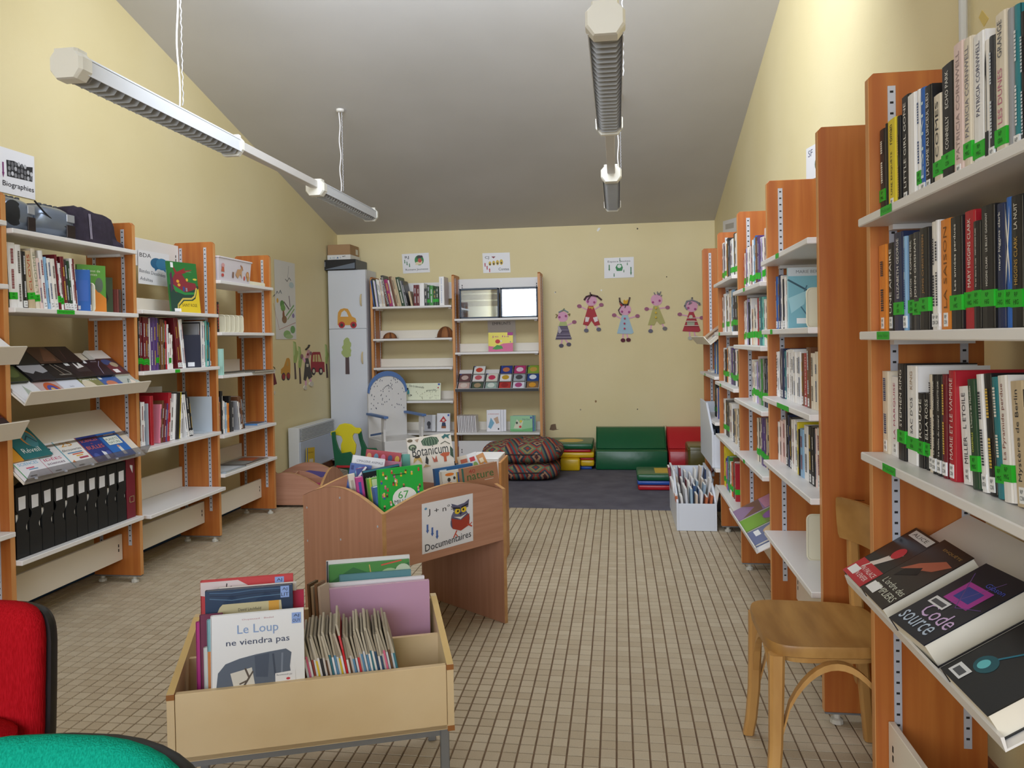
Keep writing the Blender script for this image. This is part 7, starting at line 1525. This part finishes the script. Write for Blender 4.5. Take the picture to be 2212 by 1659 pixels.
def office_chair(name, label, yc_, xr_, ztop, zbot, width, rad, m, lean, yaw, exps):
    """meeting chair: padded backrest in a black shell, padded seat, four black legs; local x right, -y towards the viewer"""
    t = thing(name, label, 'chair', (xr_ - width / 2, yc_, 0), yaw)
    H = ztop - zbot
    def outline(s, k=40):
        o = []
        for i in range(k):
            th = 2 * PI * i / k; a = math.copysign(abs(math.cos(th)) ** exps[0], math.cos(th)); b = math.copysign(abs(math.sin(th)) ** exps[1], math.sin(th))
            o.append((width / 2 * a * s, H / 2 * b * (1 - (1 - s) * width / H)))
        return o
    def ring(s, d): return [(a, d + lean * (b + H / 2) + .10 * (a / width) ** 2 * -1, zbot + H / 2 + b) for a, b in outline(s)]
    obj('back_pad', MB().loft([ring(.97, .0), ring(.985, -.012), ring(.96, -.028), ring(.86, -.040), ring(.6, -.046), ring(.2, -.048)], m), t, True, smooth=1.0)
    sh_ = lambda q: [(x + .010, y, z - .010) for x, y, z in q]
    obj('back_shell', MB().loft([sh_(ring(.985, -.004)), sh_(ring(1.0, .006)), sh_(ring(.98, .018)), sh_(ring(.8, .026)), sh_(ring(.3, .03))], BLACKP), t, True, smooth=.8)
    obj('back_post', MB().tube([(0, .03 + lean * .1, zbot + .08), (0, .05, zbot - .05), (0, .0, .42), (0, -.18, .415)], .018, BLACKP, 8), t, True)
    def sring(s, z): return [(.225 * math.copysign(abs(math.cos(2 * PI * i / 32)) ** .55, math.cos(2 * PI * i / 32)) * s, -.24 + .21 * math.copysign(abs(math.sin(2 * PI * i / 32)) ** .55, math.sin(2 * PI * i / 32)) * s, z) for i in range(32)]
    obj('seat_pad', MB().loft([sring(.9, .425), sring(1, .44), sring(1, .465), sring(.92, .478), sring(.5, .482)], m), t, True, smooth=.9)
    obj('seat_shell', MB().loft([sring(.6, .408), sring(.97, .42), sring(1.01, .442)], BLACKP), t, True, smooth=.8)
    for x, y in ((-.2, -.05), (.2, -.05), (-.2, -.42), (.2, -.42)): obj('leg', MB().tube([(x * .8, y * .9 - .02, .412), (x * 1.1, y * 1.04, .001)], .012, BLACKP, 8), t, True)
    return t
RF = fabric('red', '9c0a14', 'b01420'); GF_ = fabric('green', '069078', '12a68c')
office_chair('meeting_chair', 'red fabric meeting chair with black shell at the left edge', 1.52, -1.240, .712, .36, .44, .06, RF, .06, R(2), (.28, .32))
office_chair('meeting_chair', 'green knitted fabric meeting chair nearest the camera, bottom left corner', .93, -.545, .735, .38, .46, .1, GF_, .10, R(6), (.66, .66))
# dark shoulder bag and two stereos on the left top shelf
t = thing('cloth_bag', 'dark purple folded cloth bag with pale stitching on the left top shelf', 'bag', (-2.66, 3.58, 1.7755))
BAG = noisy('bag_cloth', '2a2230', '352c3c', 30, .9, .4, 90)
mb = MB(); rings = []
for i, (zz, sc_) in enumerate(((0, 1), (.02, 1.06), (.07, 1.0), (.12, .96), (.158, .90), (.166, .7))):
    rings.append([(-2.66 + .085 * math.copysign(abs(math.cos(2 * PI * k / 28)) ** .5, math.cos(2 * PI * k / 28)) * sc_ + .006 * math.sin(k * 1.7 + i), 3.58 + .165 * math.copysign(abs(math.sin(2 * PI * k / 28)) ** .5, math.sin(2 * PI * k / 28)) * sc_ * (1 if zz < .06 else .93), 1.7756 + zz * (1 - .12 * math.sin(2 * PI * k / 28)) + .004 * math.sin(k * 2.1)) for k in range(28)])
obj('pouch', mb.loft(rings, BAG), t, smooth=1.0)
for dy in (0, .009): obj('stitching', MB().tube([(-2.5685, 3.50 + dy, 1.80), (-2.572, 3.50 + dy, 1.86), (-2.578, 3.502 + dy, 1.925)], .0016, mat('b8b0c0', .7), 5), t)
obj('flap', MB().loft([[(-2.575, 3.66, 1.777), (-2.545, 3.72, 1.777), (-2.56, 3.735, 1.80), (-2.58, 3.67, 1.83)], [(-2.60, 3.66, 1.777), (-2.60, 3.73, 1.777), (-2.61, 3.735, 1.79), (-2.60, 3.67, 1.82)]], BAG), t)
SIL = mat('7f8a9c', .3, .5, name='stereo_silver'); SILD = mat('4a4e56', .4, .3)
def stereo(y0, y1, label, face):
    t = thing('cd_stereo', label, 'stereo', (-2.68, (y0 + y1) / 2, 1.7755)); yc2, L, D, H = (y0 + y1) / 2, (y1 - y0), .105, .155
    rings = []
    for k in range(11):
        u = -1 + 2 * k / 10; s = (1 - abs(u) ** 4 * .25)
        rings.append([(-2.675 + D * math.copysign(abs(math.cos(2 * PI * i / 24)) ** .7, math.cos(2 * PI * i / 24)) * s, yc2 + u * L / 2, 1.7757 + H / 2 * (1 + math.copysign(abs(math.sin(2 * PI * i / 24)) ** .7, math.sin(2 * PI * i / 24)) * s) - H / 2 * (1 - s)) for i in range(24)])
    obj('casing', MB().loft(rings, SIL), t, smooth=.9)
    for s in ((-.5,) if face == 0 else ()):
        yy = yc2 + s * L * .36
        obj('speaker_grille', MB().loft([[(-2.675 + D - .004 + j * .002, yy + (.036 - .006 * j) * 1.15 * math.cos(2 * PI * i / 20), 1.7755 + H / 2 + (.044 - .006 * j) * math.sin(2 * PI * i / 20)) for i in range(20)] for j in (-2, -1, 0, 1, 2, 3)], mat('1c1e22', .7)), t, smooth=1.0)
    obj('cassette_panel', MB().box(-2.675 + D - .004, -2.675 + D + .0035, yc2 + L * .17, yc2 + L * .40, 1.785, 1.785 + H * .40, mat('2a2022', .25)), t, bevel=.003, seg=2)
    obj('display', MB().box(-2.675 + D - .004, -2.675 + D + .002, yc2 + L * .18, yc2 + L * .39, 1.785 + H * .48, 1.785 + H * .72, mat('b4b8c0', .3, .4)), t, bevel=.003, seg=2)
    for j in range(4): obj('button', MB().lathe((-2.675 + .04, yc2 - .05 + .034 * j, 1.7755 + H - .004), [(.010, 0), (.010, .008), (.007, .010)], SILD, 10), t)
    obj('cd_lid', MB().lathe((-2.69, yc2, 1.7755 + H - .006), [(.068, 0), (.066, .008), (.05, .012), (.02, .013)], SILD, 24), t, smooth=.8)
    hz = [( -2.69, yc2 - L * .42 + L * .84 * k / 12, 1.7755 + H * .70 + .045 * math.sin(PI * k / 12) ** .5) for k in range(13)]
    obj('carry_handle', MB().tube(hz, .007, SILD, 8), t)
    return t
stereo(2.955, 3.155, 'silver and black stereo at the left end, big round speaker grille', 0)
stereo(3.165, 3.415, 'silver blue stereo with display panel between the other stereo and the bag', 1)
tag(obj('power_cable', MB().tube([(-2.575, 3.14 + .004 * k + .0105 * k, 1.925 - .0065 * k - .05 * math.sin(PI * k / 14) * .4) for k in range(15)] , .004, mat('18181a', .5), 6)), 'black power cable hanging across the front of the silver blue stereo', 'cable')
# toy box on the farthest left top shelf
t = thing('toy_box', 'clear plastic toy box with circus animal pictures on the left top shelf', 'box', (-2.66, 4.86, 1.6825))
PL = glass('cloudy_plastic', 'eeeaf0', .30, .35)
x0, x1, y0, y1, z0, z1 = -2.785, -2.545, 4.68, 5.10, 1.6828, 1.835
mb = MB(); f0 = 8e-3
for A, B in (((x0, y0), (x1, y0)), ((x1, y0), (x1, y1)), ((x1, y1), (x0, y1)), ((x0, y1), (x0, y0))):
    mb.add([(A[0] * 1, A[1], z0), (B[0], B[1], z0), (B[0] + (.012 if B[0] == x1 else -.012), B[1] + (.012 if B[1] == y1 else -.012), z1), (A[0] + (.012 if A[0] == x1 else -.012), A[1] + (.012 if A[1] == y1 else -.012), z1)], [(0, 1, 2, 3)], mat('d9d2d8', .3, name='frosted_box'))
mb.add([(x0, y0, z0 + .0005), (x1, y0, z0 + .0005), (x1, y1, z0 + .0005), (x0, y1, z0 + .0005)], [(0, 1, 2, 3)], mat('d9d2d8', .3)); obj('tub', mb, t)
obj('rim', MB().tube([(x0 - .014, y0 - .014, z1), (x1 + .014, y0 - .014, z1), (x1 + .014, y1 + .014, z1), (x0 - .014, y1 + .014, z1), (x0 - .014, y0 - .014, z1)], .006, mat('e2dce2', .3), 6), t)
print_on(t, (x1 + .0015, y0, z0), (0, y1 - y0, 0), (.010, 0, z1 - z0), [('E', .10, .66, .05, .10, 'd8a0a0'), ('P', [(.05, .40), (.15, .40), (.13, .6), (.07, .6)], 'c86a50'), ('E', .10, .25, .04, .07, 'c8504c'), ('R', .40, .2, .45, .45, '8a6a5a'), ('P', [(.5, .35), (.56, .6), (.66, .62), (.7, .8), (.74, .7), (.7, .5), (.72, .2), (.66, .4), (.58, .2)], 'c89a70'), ('L', [(.66, .8), (.74, .6)], .04, '9a5a3c'), ('E', .80, .25, .025, .10, 'c85a4c'), ('E', .90, .42, .05, .14, 'c8803c'), ('E', .90, .42, .03, .09, 'd8b080'), ('P', [(.88, .3), (.97, .35), (.95, .15), (.9, .15)], 'c89a60')], 'print', .003)
tag(obj('plastic_tray', MB().obox((-2.56, 5.12, 1.6835), (-.20, 0, 0), (.0, .26, .0), (0, 0, .03), CREAMP), bevel=.008, seg=2), 'white plastic tray lying beside the toy box on the top shelf', 'tray')
